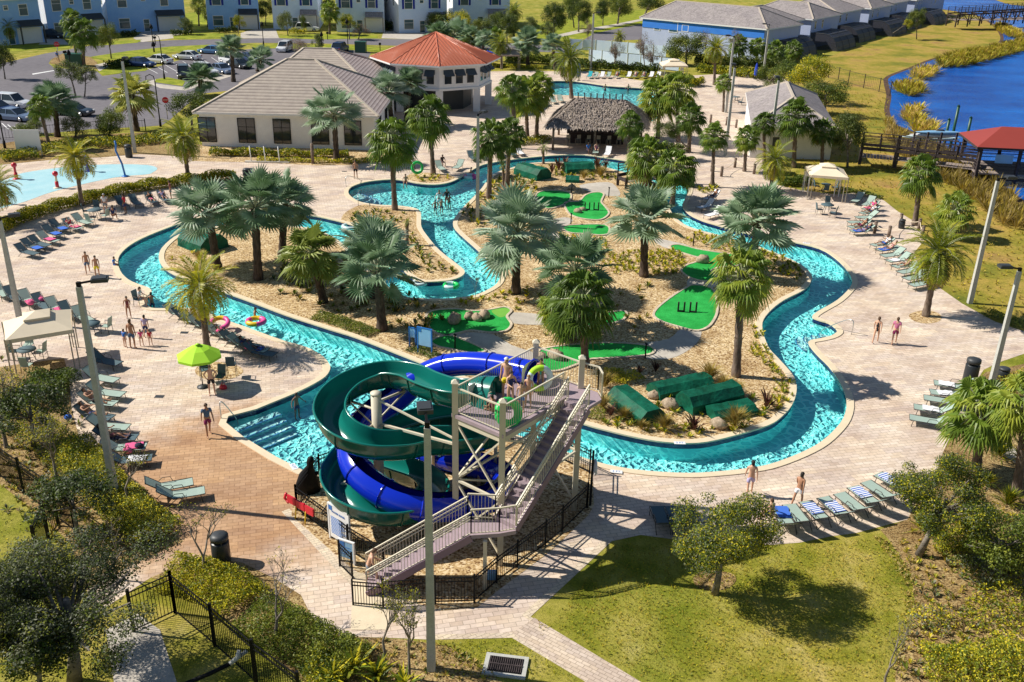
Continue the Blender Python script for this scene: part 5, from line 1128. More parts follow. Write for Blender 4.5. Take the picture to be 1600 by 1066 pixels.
def street_lamp(bx, by, ty, label, crook=True):
    b = G(bx, by); h = HT(b, ty); root = empty('street_lamp', b, 0, label, 'street lamp'); m = MB(); m.tube([(0, 0, 0), (0, 0, .8)], .14, 8); m.tube([(0, 0, .8), (0, 0, h - .6)], .07, 6); 
    if crook: m.tube([(0, 0, h - .6), (-.1, 0, h - .1), (-.5, 0, h + .1), (-.95, 0, h - .1), (-1.0, 0, h - .8)], .05, 5)
    else: m.tube([(0, 0, h - .6), (0, 0, h)], .07, 6)
    m.build('post', M['black'], root); m = MB(); x = -1.0 if crook else 0; z = h - .8 if crook else h; m.lathe([(.3, -.7), (.26, -.3), (.08, 0), (0, .1)], (x, 0, z), 10); m.build('lantern', M['black'], root)
street_lamp(251,198,118, 'black crook lamp at the clubhouse end of the car park'); street_lamp(257,124,56, 'black crook lamp on the car park island')
street_lamp(241,82,38, 'tall black lamp at the street edge', False); street_lamp(544,78,30, 'black lamp by the navy car', False); street_lamp(412,72,34, 'black lamp left of the white parked car', False)
street_lamp(8,232,176, 'black lamp cut by the left edge of the car park', False); street_lamp(112,112,78, 'thin black lamp beside the utility box', False); street_lamp(504,86,50, 'thin black lamp behind the clubhouse roof', False)
def win(root, c, w_, h_, ang, fm, gm=None, name='window', bars=(1, 1), fr=.07, shutters=None):
    """window set proud of a wall; c world centre, ang = direction along the wall"""
    o = root.location; b = LB(o); d = Vector((math.cos(ang), math.sin(ang), 0)); n = Vector((d.y, -d.x, 0)); c = Vector(c) + n * .03
    for s in (-1, 1): b.box(c + d * s * w_ / 2, (fr, .08, h_ + fr), ang); b.box(c + Vector((0, 0, s * h_ / 2)), (w_ - fr, .08, fr), ang)
    for i in range(bars[0]): b.box(c + d * (w_ * ((i + 1) / (bars[0] + 1) - .5)), (fr * .7, .07, h_ - fr), ang)
    for i in range(bars[1]): b.box(c + Vector((0, 0, h_ * ((i + 1) / (bars[1] + 1) - .5) + h_ * .15)), (w_ - fr, .065, fr * .6), ang)
    f = b.build(name, fm, root); b = LB(o); b.box(c - n * .01, (w_, .03, h_), ang); b.build('pane', gm or M['glass'], f)
    if shutters:
        for s in (-1, 1): b = LB(o); b.box(c + d * s * (w_ / 2 + .3), (.42, .06, h_), ang); b.build('shutter', shutters, root)
def hip(root, P4, ez, rz, ridge_in, mats, over=.5, name='roof', ridge_dir=0, trim=True):
    """P4 ccw corners in world; ridge parallel to side 0-1"""
    a, b_, c, d = [Vector(p) for p in P4]; cen = (a + b_ + c + d) / 4; P = [p + (p - cen).normalized() * over * 1.4 for p in (a, b_, c, d)]
    m0, m1 = (P[3] + P[0]) / 2, (P[1] + P[2]) / 2; L = (m1 - m0); r0, r1 = m0 + L * ridge_in[0], m1 - L * ridge_in[1]; z = lambda p, h: Vector((p.x, p.y, h))
    E = [z(p, ez) for p in P]; R0, R1 = z(r0, rz), z(r1, rz); b = LB(root.location); I = [z(p, ez - .22) for p in P]
    b.add([E[0], E[1], R1, R0], [(0, 1, 2, 3)], 0); b.add([E[2], E[3], R0, R1], [(0, 1, 2, 3)], 0); b.add([E[1], E[2], R1], [(0, 1, 2)], 1); b.add([E[3], E[0], R0], [(0, 1, 2)], 1)
    for i in range(4): b.quad(E[i], I[i], I[(i + 1) % 4], E[(i + 1) % 4], 2)
    b.quad(I[3], I[2], I[1], I[0], 2)
    rf = b.build(name, mats, root)
    if trim:
        b = LB(root.location)
        for u, v_ in ((E[0], R0), (E[3], R0), (E[1], R1), (E[2], R1), (R0, R1)): b.beam(u, v_, .26, .16)
        b.build('ridge_cap', M['roof_trim'], rf)
    return rf
def rect(x0, y0, x1, y1): return [Vector(p + (0,)) for p in ((x0, y0), (x1, y0), (x1, y1), (x0, y1))]
def walls(root, P4, z0, z1, m, name='wall', bands=None):
    b = LB(root.location); b.prism(P4, z0, z1); return b.build(name, m, root)
# ---- clubhouse ----
ch = empty('clubhouse', (-24, 108, 0), 0, 'white clubhouse with grey tiled hip roofs and black framed windows', 'clubhouse')
walls(ch, rect(-33.0, 100.2, -14.8, 116.5), 0, 3.55, M['stucco']); walls(ch, rect(-29.5, 116.5, -15.6, 131.5), 0, 3.55, M['stucco'])
rt = [M['roof_y'], M['roof_x'], M['stucco']]
hip(ch, rect(-33.0, 100.2, -14.8, 117.5), 3.62, 7.9, (.42, .42), rt); hip(ch, rect(-30.5, 109.0, -15.2, 132.0), 3.60, 7.6, (.30, .48), [M['roof_y'], M['roof_x'], M['stucco']])
for px in (317, 381, 438, 499, 551):
    g = G(px, 236); win(ch, (g.x, 100.18, 1.75), 1.75, 2.5, 0, M['black'], None, bars=(1, 1))
for y in (104, 109, 113.5): win(ch, (-14.78, y, 1.7), 1.5, 2.3, rad(90), M['black'])
# ---- octagon pavilion ----
oc = Vector((-10.6, 127.3, 0)); ob = empty('octagon_pavilion', oc, 0, 'white octagonal pavilion with terracotta standing seam roof', 'pavilion')
def octa(R, off=8): return [oc + Vector((math.cos(rad(off + 45 * i)) * R, math.sin(rad(off + 45 * i)) * R, 0)) for i in range(8)]
O7 = octa(7.1); b = LB(oc); b.prism(O7, 3.1, 5.95); b.build('upper_wall', M['stucco'], ob); b = LB(oc); b.prism(octa(7.3), 2.85, 3.1); b.build('floor_band', M['white'], ob)
b = LB(oc); b.prism(octa(4.6), 0, 2.84); b.build('inner_wall', M['dark'], ob)
for i, p in enumerate(O7):
    c = oc.lerp(p, .96); b = LB(oc); b.prism([c + Vector(q) * .42 for q in ((-1, -1, 0), (1, -1, 0), (1, 1, 0), (-1, 1, 0))], 0, 2.85); b.build('column', M['stucco'], ob)
for i in range(8):
    p, q = O7[i], O7[(i + 1) % 8]; mid = (p + q) / 2
    if mid.y > oc.y + 2: continue
    if i in (3, 4): b = LB(oc); b.prism([oc.lerp(p, .97), oc.lerp(q, .97), oc.lerp(q, .9), oc.lerp(p, .9)], 0, 2.84); b.build('lower_wall', M['stucco'], ob)
    d = (q - p).normalized(); ang = math.atan2(d.y, d.x)
    for k in (-1.55, 0, 1.55):
        c = mid + d * k; win(ob, c + Vector((0, 0, 4.35)), 1.05, 1.5, ang, M['white'], None, bars=(0, 0))
        n = Vector((d.y, -d.x, 0)); b = LB(oc); A = c + Vector((0, 0, 5.35)) + n * .05; B_ = c + Vector((0, 0, 4.65)) + n * .75
        b.add([A - d * .62, A + d * .62, B_ + d * .62, B_ - d * .62, A - d * .62 - Vector((0, 0, .5)), A + d * .62 - Vector((0, 0, .5))], [(0, 3, 2, 1), (0, 4, 3), (1, 2, 5)]); b.build('awning', M['awning'], ob)
R8 = octa(8.4); b = LB(oc); ap = oc + Vector((0, 0, 9.05))
for i in range(8):
    p, q = R8[i] + Vector((0, 0, 6.0)), R8[(i + 1) % 8] + Vector((0, 0, 6.0)); b.add([p, q, ap], [(0, 1, 2)]); b.quad(p, q, q - Vector((0, 0, .2)), p - Vector((0, 0, .2)), 1)
b.add([p - Vector((0, 0, -5.8)) for p in R8], [tuple(range(7, -1, -1))], 1); rf = b.build('roof', [M['roof_red'], M['white']], ob)
b = LB(oc)
for i in range(8):
    p, q = R8[i] + Vector((0, 0, 6.0)), R8[(i + 1) % 8] + Vector((0, 0, 6.0)); b.tube([p, ap], .09, 5)
    for k in range(1, 14):
        s = p.lerp(q, k / 14); t = min(k, 14 - k) / 7; b.tube([s + Vector((0, 0, .02)), s.lerp(s + (ap - (p + q) / 2), t * .985) + Vector((0, 0, .03))], .035, 3)
b.build('seam', M['roof_red'], rf)
# ---- thatched bar ----
tc = Vector((8.6, 104.5, 0)); tk = empty('thatched_bar', tc, 0, 'open sided bar under a shaggy grey palm thatch roof', 'bar hut')
E4 = [Vector(p) for p in ((3.0, 101.4, 2.5), (13.6, 101.0, 2.5), (15.0, 110.2, 2.5), (4.4, 110.6, 2.5))]; R0, R1 = Vector((6.4, 106.6, 4.75)), Vector((11.6, 106.2, 4.75))
b = LB(tc); V = []; rs = np.random.RandomState(4)
for (a, b1, c, d) in ((E4[0], E4[1], R1, R0), (E4[1], E4[2], R1, R1), (E4[2], E4[3], R0, R1), (E4[3], E4[0], R0, R0)):
    b.add([a, b1, c, d] if c is not d else [a, b1, c], [(0, 1, 2, 3)] if c is not d else [(0, 1, 2)])
    n = (b1 - a).cross(c - a).normalized(); dn = ((a + b1) / 2 - (c + d) / 2).normalized(); sdv = (b1 - a).normalized()
    for i in range(2600):
        u, v_ = rs.rand(), rs.rand() ** .8; p = (a.lerp(b1, u)).lerp(d.lerp(c, u), 1 - v_) + n * rs.uniform(.02, .12); l = rs.uniform(.25, .5); w_ = rs.uniform(.02, .05); sk = sdv * rs.uniform(-.2, .2)
        q = p + (dn + sk) * l + n * rs.uniform(-.02, .14) + Vector((0, 0, -.12 * (v_ > .9))); V.append([p - sdv * w_, p + sdv * w_, q + sdv * w_, q - sdv * w_])
b.build('roof', M['thatch'], tk); V = np.array([[tuple(k - tc) for k in q] for q in V]); link('thatch_fringe', quads_mesh('thatch', V, M['thatch']), tk)
for i in range(8):
    p = R0.lerp(R1, (i + .3) / 7.6); b = LB(tc); b.beam(p + Vector((0, -.5, -.25)), p + Vector((0, .1, .55)), .12, .12); b.build('ridge_pole', M['wood_dark'], tk)
for x, y in ((3.9, 102.1), (8.3, 102.0), (12.9, 101.8), (4.8, 109.8), (9.2, 109.9), (14.2, 109.6)): b = LB(tc); b.tube([(x, y, 0), (x, y, 2.7)], .13, 7); b.build('post', M['wood'], tk)
b = LB(tc); b.box((8.8, 106.6, .55), (6.0, 2.0, 1.1), -.04); b.box((8.8, 106.6, 1.13), (6.5, 2.5, .08), -.04); b.build('bar_counter', M['wood_dark'], tk)
def stool(x, y, lb): 
    r = empty('bar_stool', (x, y, 0), PR.uniform(-.4, .4), lb, 'bar stool', 'stools at the thatched bar'); b = MB(); b.box((0, 0, .75), (.42, .42, .05)); b.build('seat', M['sling_dark'], r); b = MB(); b.box((0, -.2, 1.02), (.42, .04, .4)); b.build('backrest', M['frame_tan'], r)
    for s in ((-1, -1), (1, -1), (1, 1), (-1, 1)): b = MB(); b.beam((s[0] * .18, s[1] * .18, .74), (s[0] * .22, s[1] * .22, 0), .035); b.build('leg', M['frame_tan'], r)
for i in range(7): stool(5.6 + i * 1.1, 104.5 - .04 * i, 'metal stool at the front of the thatched bar, %s from the left' % ['first', 'second', 'third', 'fourth', 'fifth', 'sixth', 'seventh'][i])
# ---- bath house ----
bh = empty('bath_house', (29, 107, 0), 0, 'low white bath house with light grey hip roof', 'bath house')
P4 = [Vector(p) for p in ((24.6, 100.6, 0), (33.0, 100.4, 0), (36.6, 120.5, 0), (28.4, 120.8, 0))]; walls(bh, P4, 0, 3.35, M['stucco'])
hip(bh, [P4[1], P4[2], P4[3], P4[0]], 3.4, 5.6, (.26, .26), [M['roof_far'], M['roof_far'], M['white']])
win(bh, (27.0, 100.5, 1.2), 1.0, 2.2, -.02, M['white'], M['dark'], 'door', (0, 0))
# ---- blue house and the terrace of rear houses ----
def house(name, P4, z1, rz, label, wm, cat='house', ridge=(.25, .25), rd=0, wins=(), roofm=None, group=None):
    root = empty(name, sum(P4, Vector()) / 4, 0, label, cat, group); walls(root, P4, 0, z1, wm); Q = P4[rd:] + P4[:rd]; rm = roofm or M['roof_far']; hip(root, Q, z1 + .02, rz, ridge, [rm, rm, M['white']], trim=True)
    for (side, t, z, w_, h_, sh, gm) in wins:
        p, q = P4[side], P4[(side + 1) % 4]; d = (q - p).normalized(); win(root, p.lerp(q, t) + Vector((0, 0, z)), w_, h_, math.atan2(d.y, d.x), M['white'] if gm != 'box' else M['white'], M['white'] if gm in ('box', 'garage') else M['glass_house'], 'garage_door' if gm == 'garage' else 'window', (0, 1) if gm != 'box' else (0, 0), .1, M['navyc'] if sh else None)
    return root
P4 = [Vector(p) for p in ((23.6, 192.5, 0), (43.2, 177.0, 0), (52, 187, 0), (33, 203, 0))]
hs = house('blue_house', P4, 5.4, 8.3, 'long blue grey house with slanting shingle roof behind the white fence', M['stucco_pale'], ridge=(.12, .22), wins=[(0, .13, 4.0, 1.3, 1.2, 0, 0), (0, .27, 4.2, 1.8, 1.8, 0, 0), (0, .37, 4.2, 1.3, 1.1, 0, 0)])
b = LB(hs.location); b.prism([P4[0] + Vector((-.05, -.06, 0)), P4[1] + Vector((.0, -.06, 0)), P4[1] + Vector((.1, .1, 0)), P4[0] + Vector((.05, .1, 0))], 3.7, 5.38); b.build('blue_band', M['stucco_blue'], hs)
row = [(1268,86), (1304,78), (1362,61), (1410,48), (1453,38)]
rng = [G(*p) for p in row]; dv_ = (rng[-1] - rng[0]).normalized(); nv_ = Vector((dv_.y, -dv_.x, 0))     # nv_ towards the lake
side = -nv_ if nv_.x < 0 else nv_
step = (rng[-1] - rng[0]).length / 4.6
lab_w = ['nearest', 'second', 'third', 'fourth', 'fifth', 'farthest']
for i in range(7):
    c = rng[0] + dv_ * step * (i - .1) - side * 11.5; a, b2 = dv_ * step * .44, side * 6.5; st = side * (1.2 if i % 2 else 0)
    P4 = [c + b2 - a + st, c + b2 + a + st, c - b2 + a, c - b2 - a]; P4 = [P4[3], P4[0], P4[1], P4[2]]
    lb = 'terrace house with white rear panel, ' + (['nearest to the camera', 'second along the lake row', 'third along the lake row', 'fourth along the lake row', 'fifth along the lake row', 'sixth along the lake row', 'last along the lake row'][i])
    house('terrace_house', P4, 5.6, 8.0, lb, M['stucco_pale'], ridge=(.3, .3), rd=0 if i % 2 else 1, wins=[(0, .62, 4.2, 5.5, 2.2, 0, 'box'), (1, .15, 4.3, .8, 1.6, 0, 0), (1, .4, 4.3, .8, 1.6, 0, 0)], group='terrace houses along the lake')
def lanai(i):
    p = rng[0] + dv_ * step * (i - .2) - side * 4.9; root = empty('screened_porch', p, math.atan2(side.y, side.x), 'dark mesh pool screen with curved roof, ' + (['nearest the bath house', 'second along the lake row', 'third along the lake row', 'fourth along the lake row', 'fifth along the lake row', 'last along the lake row'][i]), 'screen porch', 'screened porches behind the terrace houses')
    L, Wd, H = 9.0, step * .62, 2.5; L = 5.2 + 1.5 * (i % 2); prof = [(0, 0), (0, H + .5), (L - 3.2, H + .55)] + [(L - 3.1 + 3.0 * math.sin(rad(a)), H - 2.4 + 3.0 * math.cos(rad(a))) for a in (0, 20, 40, 60, 78)] + [(L, 0)]
    b = MB(); n = len(prof)
    for k in range(n - 1):
        (x0, z0), (x1, z1) = prof[k], prof[k + 1]; b.quad((x0, -Wd / 2, z0), (x1, -Wd / 2, z1), (x1, Wd / 2, z1), (x0, Wd / 2, z0))
    for s in (-1, 1): b.add([(x, s * Wd / 2, z) for x, z in prof], [tuple(range(n))])
    b.build('mesh_screen', M['screen'], root); b = MB()
    for s in (-1, -.34, .34, 1): b.tube([(x, s * Wd / 2, z) for x, z in prof], .06, 4, 0, False, False)
    for x, z in prof[1:]: b.beam((x, -Wd / 2, z), (x, Wd / 2, z), .08)
    b.build('screen_frame', M['dark'], root)
for i in range(6): lanai(i)
# ---- houses across the street ----
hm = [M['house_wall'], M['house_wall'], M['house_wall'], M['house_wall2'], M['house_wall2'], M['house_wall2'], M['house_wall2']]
hx = [((-28,74),(70,66)), ((78,60),(165,54)), ((172,52),(292,47)), ((326,46),(410,44)), ((428,46),(500,46)), ((527,50),(602,50)), ((624,52),(700,48)), ((708,44),(796,42))]
hl = ['shaded blue house at the top left corner', 'blue house with a sunlit white side wall behind the palms', 'blue house with dark porch roof and sunlit side', 'wide blue house behind the two thin palms', 'pale house with slim windows behind the white car', 'white house with navy shutters and blue garage door', 'white house with gabled garage just behind the red roof', 'last white house with navy shutters right of the red roof']
for i, (a, c) in enumerate(hx):
    p, q = G(*a), G(*c); q.y = q.y * .6 + p.y * .4 if i > 2 else q.y; d = (q - p).normalized(); n = Vector((-d.y, d.x, 0)); Lh = (q - p).length
    P4 = [p, q, q + n * 14, p + n * 14]; wm = M['house_wall'] if i < 4 else M['house_wall2']  # front wall colour carries painted shade; the sunlit side gets plain white
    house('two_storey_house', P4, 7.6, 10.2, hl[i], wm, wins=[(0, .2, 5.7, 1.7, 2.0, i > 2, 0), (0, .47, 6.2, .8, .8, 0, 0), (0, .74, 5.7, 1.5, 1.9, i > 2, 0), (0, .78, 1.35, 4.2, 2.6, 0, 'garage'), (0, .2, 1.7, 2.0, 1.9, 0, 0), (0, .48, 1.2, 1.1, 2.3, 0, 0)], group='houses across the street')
    b = LB(p); a1 = p.lerp(q, .6) - n * 1.4; a2 = p.lerp(q, .97) - n * 1.4; 
    root = [o for o in COL.objects if o.name.startswith('two_storey_house')][-1]
    b = LB(root.location); b.add([v + Vector((0, 0, z)) for v, z in ((a1, 3.1), (a2, 3.1), (a2 + n * 1.35, 4.0), (a1 + n * 1.35, 4.0))], [(0, 1, 2, 3)]); b.add([v + Vector((0, 0, z)) for v, z in ((a1, 2.95), (a2, 2.95), (a2 + n * 1.35, 2.95), (a1 + n * 1.35, 2.95))], [(3, 2, 1, 0)]); b.quad(a1 + Vector((0, 0, 2.95)), a2 + Vector((0, 0, 2.95)), a2 + Vector((0, 0, 3.1)), a1 + Vector((0, 0, 3.1)))
    for v in (a1, a2): b.beam(v + n * .15, v + n * .15 + Vector((0, 0, 2.96)), .2)
    b.build('porch_roof', M['roof_far'] if i > 3 else M['dark'], root)
    b = LB(root.location); b.prism([p - d * .06 + n * .05, p + n * .05, p + n * 13.95, p - d * .06 + n * 13.95], 0, 7.35); b.build('side_wall', M['stucco'], root)
    for t, z in ((.25, 5.7), (.6, 5.9), (.4, 1.7)): win(root, p.lerp(p + n * 14, t) - d * .07 + Vector((0, 0, z)), .9, 1.3, math.atan2(-n.y, -n.x), M['white'], M['glass_house'], 'window', (0, 1), .08)
# ---- white fence behind the far pool ----
def boardfence(pts, h, label):
    P_ = gp(pts); root = empty('white_fence', P_[0], 0, label, 'fence')
    for a, b_ in zip(P_[:-1], P_[1:]):
        n = max(1, round((b_ - a).length / 2.6))
        for k in range(n):
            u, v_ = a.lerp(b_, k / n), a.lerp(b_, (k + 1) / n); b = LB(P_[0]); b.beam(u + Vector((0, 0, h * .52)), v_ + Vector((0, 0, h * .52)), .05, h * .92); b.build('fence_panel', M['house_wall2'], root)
            b = LB(P_[0]); b.beam(u, u + Vector((0, 0, h + .12)), .16); b.build('fence_post', M['white'], root)
boardfence([(920,96),(960,101),(1000,105),(1032,109),(1060,112)], 2.0, 'white vinyl fence panels behind the tall hedge')
boardfence([(890,78),(930,80),(980,84),(1040,90)], 2.0, 'rear run of white vinyl fence beside the side street')
for x, lb in ((926, 'left of the pair'), (940, 'middle'), (948, 'right')):
    b = MB(); b.box((0, 0, .6), (1.0, 1.0, 1.2)); b.box((0, 0, 1.22), (.8, .8, .05)); o = b.build('pump_unit', M['dark'], None, G(x, 92)); tag(o, 'grey pump cabinet behind the white fence, ' + lb, 'machine')
# ---- cabanas ----
def cabana(corners, h, label, cm, vent=True, lower=0):
    P = [Vector((p[0], p[1], 0)) for p in corners]; cen = sum(P, Vector()) / 4; root = empty('cabana', cen, 0, label, 'cabana'); ap = cen + Vector((0, 0, h + .75)); b = LB(cen)
    Q = [cen.lerp(p, .32) for p in P]; E = [p + Vector((0, 0, h)) for p in P]; F = [q + Vector((0, 0, h + .52)) for q in Q]
    for i in range(4):
        j = (i + 1) % 4; m = (E[i] + E[j]) / 2 - Vector((0, 0, .03)); b.add([E[i], m, E[j], F[j], F[i]], [(0, 1, 2, 3, 4)]); b.quad(E[i], E[j], E[j] - Vector((0, 0, .22)), E[i] - Vector((0, 0, .22)))
    b.build('canopy', cm, root); b = LB(cen); G4 = [cen.lerp(p, .40) + Vector((0, 0, h + .60)) for p in P]
    for i in range(4): b.add([G4[i], G4[(i + 1) % 4], ap + Vector((0, 0, .1))], [(0, 1, 2)]); b.quad(G4[i], G4[(i + 1) % 4], G4[(i + 1) % 4] - Vector((0, 0, .1)), G4[i] - Vector((0, 0, .1)))
    b.build('vent_canopy', cm, root)
    for p in P:
        c = cen.lerp(p, .95); b = LB(cen)
        for s in (-.14, .14): b.beam(c + Vector((s, 0, 0)), c + Vector((s, 0, h)), .05)
        b.beam(c + Vector((-.14, 0, h - .4)), c + Vector((.14, 0, h - .4)), .03); b.build('post', M['frame_tan'], root)
    return root
cabana([G(8,532,2.3), G(113,515,2.3), G(111,483,2.3), G(4,503,2.3)], 2.3, 'beige square cabana at the left edge of the deck', M['canvas'])
cabana([Vector((26.3, 84.3, 0)), Vector((29.4, 83.6, 0)), Vector((29.9, 86.8, 0)), Vector((26.7, 87.6, 0))], 2.3, 'beige cabana beside the lakeside lawn', M['canvas'])
cabana([G(1036,103,2.3), G(1075,103,2.3), G(1075,103,2.3) + Vector((0, 4, 0)), G(1036,103,2.3) + Vector((0, 4, 0))], 2.3, 'beige cabana behind the far pool', M['canvas'])
cabana([G(783,86,2.4), G(812,86,2.4), G(812,86,2.4) + Vector((0, 5, 0)), G(783,86,2.4) + Vector((0, 5, 0))], 2.4, 'brown roofed gazebo left of the dark date palm', M['canvas_dark'])
# ---- boardwalk, dock hut, far bridge ----
def boardwalk(name, pts, wd, z, label, rail=1.0, truss=False, water=-.0):
    P_ = [Vector(p) for p in pts]; root = empty(name, P_[0], 0, label, 'footbridge'); b = LB(P_[0]); r = LB(P_[0]); L = LB(P_[0])
    for a, c in zip(P_[:-1], P_[1:]):
        d = (c - a).normalized(); s = Vector((-d.y, d.x, 0)) * wd / 2; n = int((c - a).length / .3)
        for k in range(n):
            u, v_ = a.lerp(c, k / n), a.lerp(c, (k + .9) / n); b.prism([u - s, v_ - s, v_ + s, u + s], z - .06, z)
        for sg in (-1, 1):
            r.beam(a + s * sg + Vector((0, 0, z - .2)), c + s * sg + Vector((0, 0, z - .2)), .1, .3)
            for hz in (rail, rail * .72, rail * .45, rail * .2): r.beam(a + s * sg + Vector((0, 0, z + hz)), c + s * sg + Vector((0, 0, z + hz)), .06 if hz < rail else .14, .06)
            m = max(1, round((c - a).length / 1.9))
            for k in range(m + 1):
                u = a.lerp(c, k / m) + s * sg; r.beam(u + Vector((0, 0, z - .3)), u + Vector((0, 0, z + rail)), .12)
        m = max(1, round((c - a).length / 3.4))
        for k in range(m + 1):
            u = a.lerp(c, k / m)
            for sg in (-1, 1): L.beam(u + s * sg * .9 - Vector((0, 0, .8)), u + s * sg * .9 + Vector((0, 0, z - .1)), .24)
            L.beam(u - s + Vector((0, 0, z - .35)), u + s + Vector((0, 0, z - .35)), .15, .25); L.beam(u - s + Vector((0, 0, .2)), u + s + Vector((0, 0, z - .5)), .1); L.beam(u + s + Vector((0, 0, .2)), u - s + Vector((0, 0, z - .5)), .1)
            if truss and k < m:
                v_ = a.lerp(c, (k + 1) / m); L.beam(u + Vector((0, 0, .3)) - s, u.lerp(v_, .45) + Vector((0, 0, z - .3)) - s, .14); L.beam(v_ + Vector((0, 0, .3)) - s, v_.lerp(u, .45) + Vector((0, 0, z - .3)) - s, .14)
    b.build('deck', M['deckboard'], root); r.build('railing', M['wood_dark'], root); L.build('pile', M['wood_dark'], root); return root
boardwalk('boardwalk', [G(1345,242,1.1), G(1400,247,1.1), G(1524,262,1.1)], 2.0, 1.1, 'brown timber boardwalk from lawn to dock hut')
boardwalk('long_footbridge', [G(1486,36,1.4), G(1560,32,2.0), G(1680,24,2.2), G(1900,8,2.2)], 4.0, 2.2, 'long timber footbridge across the lake at the top right', 1.3, True)
dk = empty('dock_hut', (48, 94, 0), 0, 'dock shelter with red metal hip roof on timber piles', 'dock hut')
P4 = [Vector(p) for p in ((44.3, 91.4, 0), (51.5, 90.6, 0), (52.4, 96.4, 0), (45.2, 97.2, 0))]; b = LB(dk.location); b.prism(P4, 1.0, 1.12); b.build('deck', M['deckboard'], dk)
hip(dk, P4, 3.7, 5.1, (.35, .35), [M['roof_red2'], M['roof_red2'], M['wood_dark']], .5, trim=False)
for u in (0, .5, 1):
    for v_ in (0, 1):
        p = P4[0].lerp(P4[1], u).lerp(P4[3].lerp(P4[2], u), v_); b = LB(dk.location); b.beam(p - Vector((0, 0, .8)), p + Vector((0, 0, 3.7)), .26); b.build('post', M['wood_dark'], dk)
b = LB(dk.location)
for i in range(4):
    p, q = P4[i], P4[(i + 1) % 4]
    if i == 3: p, q = p.lerp(q, .5), q
    for hz in (1.5, 1.85, 2.1): b.beam(p + Vector((0, 0, hz)), q + Vector((0, 0, hz)), .08, .06)
    b.beam(p + Vector((0, 0, .6)), q + Vector((0, 0, .6)), .12, .25)
b.build('railing', M['wood_dark'], dk); b = LB(dk.location); c = P4[0].lerp(P4[1], .32); b.box(c + Vector((0, .1, 2.5)), (1.6, .05, .9), -.17); b.build('notice_board', M['signpale'], dk)
def kayak(x, y, z, rz, L, m, label):
    b = MB(); n = 12; pts = []; rs = []
    for i in range(n + 1): t = i / n * 2 - 1; pts.append((t * L / 2, 0, .10 * t * t)); rs.append(max(.02, .33 * (1 - abs(t) ** 2.4)))
    b.tube(pts, rs, 9); r = empty('kayak', (x, y, z), rz, label, 'kayak', 'kayaks on the dock rack'); o = b.build('hull', m, r); o.scale = (1, 1, .8); b = MB(); b.tube([(-.45, 0, .19), (.45, 0, .19)], .17, 8); c = b.build('cockpit', M['dark'], r); c.scale = (1, 1, .9)
for (px, py, pz, L, m, lb) in ((1462,212,2.7,5.6,M['towel_w'],'white kayak on the top of the dock rack'), (1468,208,3.0,5.2,M['signpale'],'pale blue kayak behind the white one'), (1436,215,2.4,3.6,M['palewater'],'shorter pale kayak at the left of the rack'), (1466,217,2.2,5.0,M['palewater'],'pale kayak on the lower arm of the rack')):
    g = G(px, py, pz); kayak(g.x, g.y, pz, .02, L, m, lb)
b = MB()
for x in (-2.6, -1.2, .2, 1.8): b.beam((x, 0, -.3), (x, 0, 3.2), .16); b.beam((x, -.6, 1.9), (x, .6, 1.9), .1); b.beam((x, -.6, 2.45), (x, .6, 2.45), .1)
b.beam((-2.8, 0, 1.2), (2.4, 0, 1.2), .1, .2); g = G(1466, 222, 2.2); o = b.build('kayak_rack', M['wood_dark'], None, (g.x, g.y, 0)); tag(o, 'dark timber rack holding the kayaks', 'rack')
for (x, y, h, lb) in ((1483,238,5.0,'tall green mooring pile behind the kayaks'),(1474,232,3.2,'short mooring pile beside the tall one'),(1507,232,3.4,'mooring pile at the left of the dock hut')):
    b = MB(); b.tube([(0, 0, -.5), (0, 0, h)], .16, 7); b.lathe([(.2, h), (0, h + .2)], n=7); o = b.build('mooring_pile', M['util'], None, G(x, y)); tag(o, lb, 'mooring post')
# small timber footbridge over the river
fb0, fb1 = G(1000, 268, .2), G(1062, 270, .2); boardwalk('river_footbridge', [G(972,284,.5), G(1010,276,.7), G(1082,282,.5)], 1.5, .62, 'timber footbridge with rails over the narrow river', .95)
# rope rails with timber bollards on deck
def bollards(pts, label, h=.95):
    root = empty('rope_rail', G(*pts[0]), 0, label, 'rope rail'); o = root.location
    for a in pts: p = G(*a); b = LB(o); b.tube([p, p + Vector((0, 0, h))], .14, 8); b.lathe([(.15, h), (.1, h + .06), (0, h + .07)], p, 8); b.build('bollard', M['wood'], root)
    for a, c in zip(pts[:-1], pts[1:]):
        p, q = G(*a) + Vector((0, 0, h * .8)), G(*c) + Vector((0, 0, h * .8)); b = LB(o); b.tube([p.lerp(q, t) - Vector((0, 0, .8 * t * (1 - t) * 1.2)) for t in (0, .2, .4, .6, .8, 1)], .03, 4); b.build('rope', M['canvas'], root)
bollards([(1366,365),(1388,372),(1406,352),(1435,360),(1440,372)], 'thick rope rail on timber bollards by the sand patch')
bollards([(1112,268),(1127,276),(1148,262),(1178,272)], 'rope rail beside the footbridge on the deck'); bollards([(1110,192),(1135,196),(1150,200)], 'rope rail behind the tall palms')
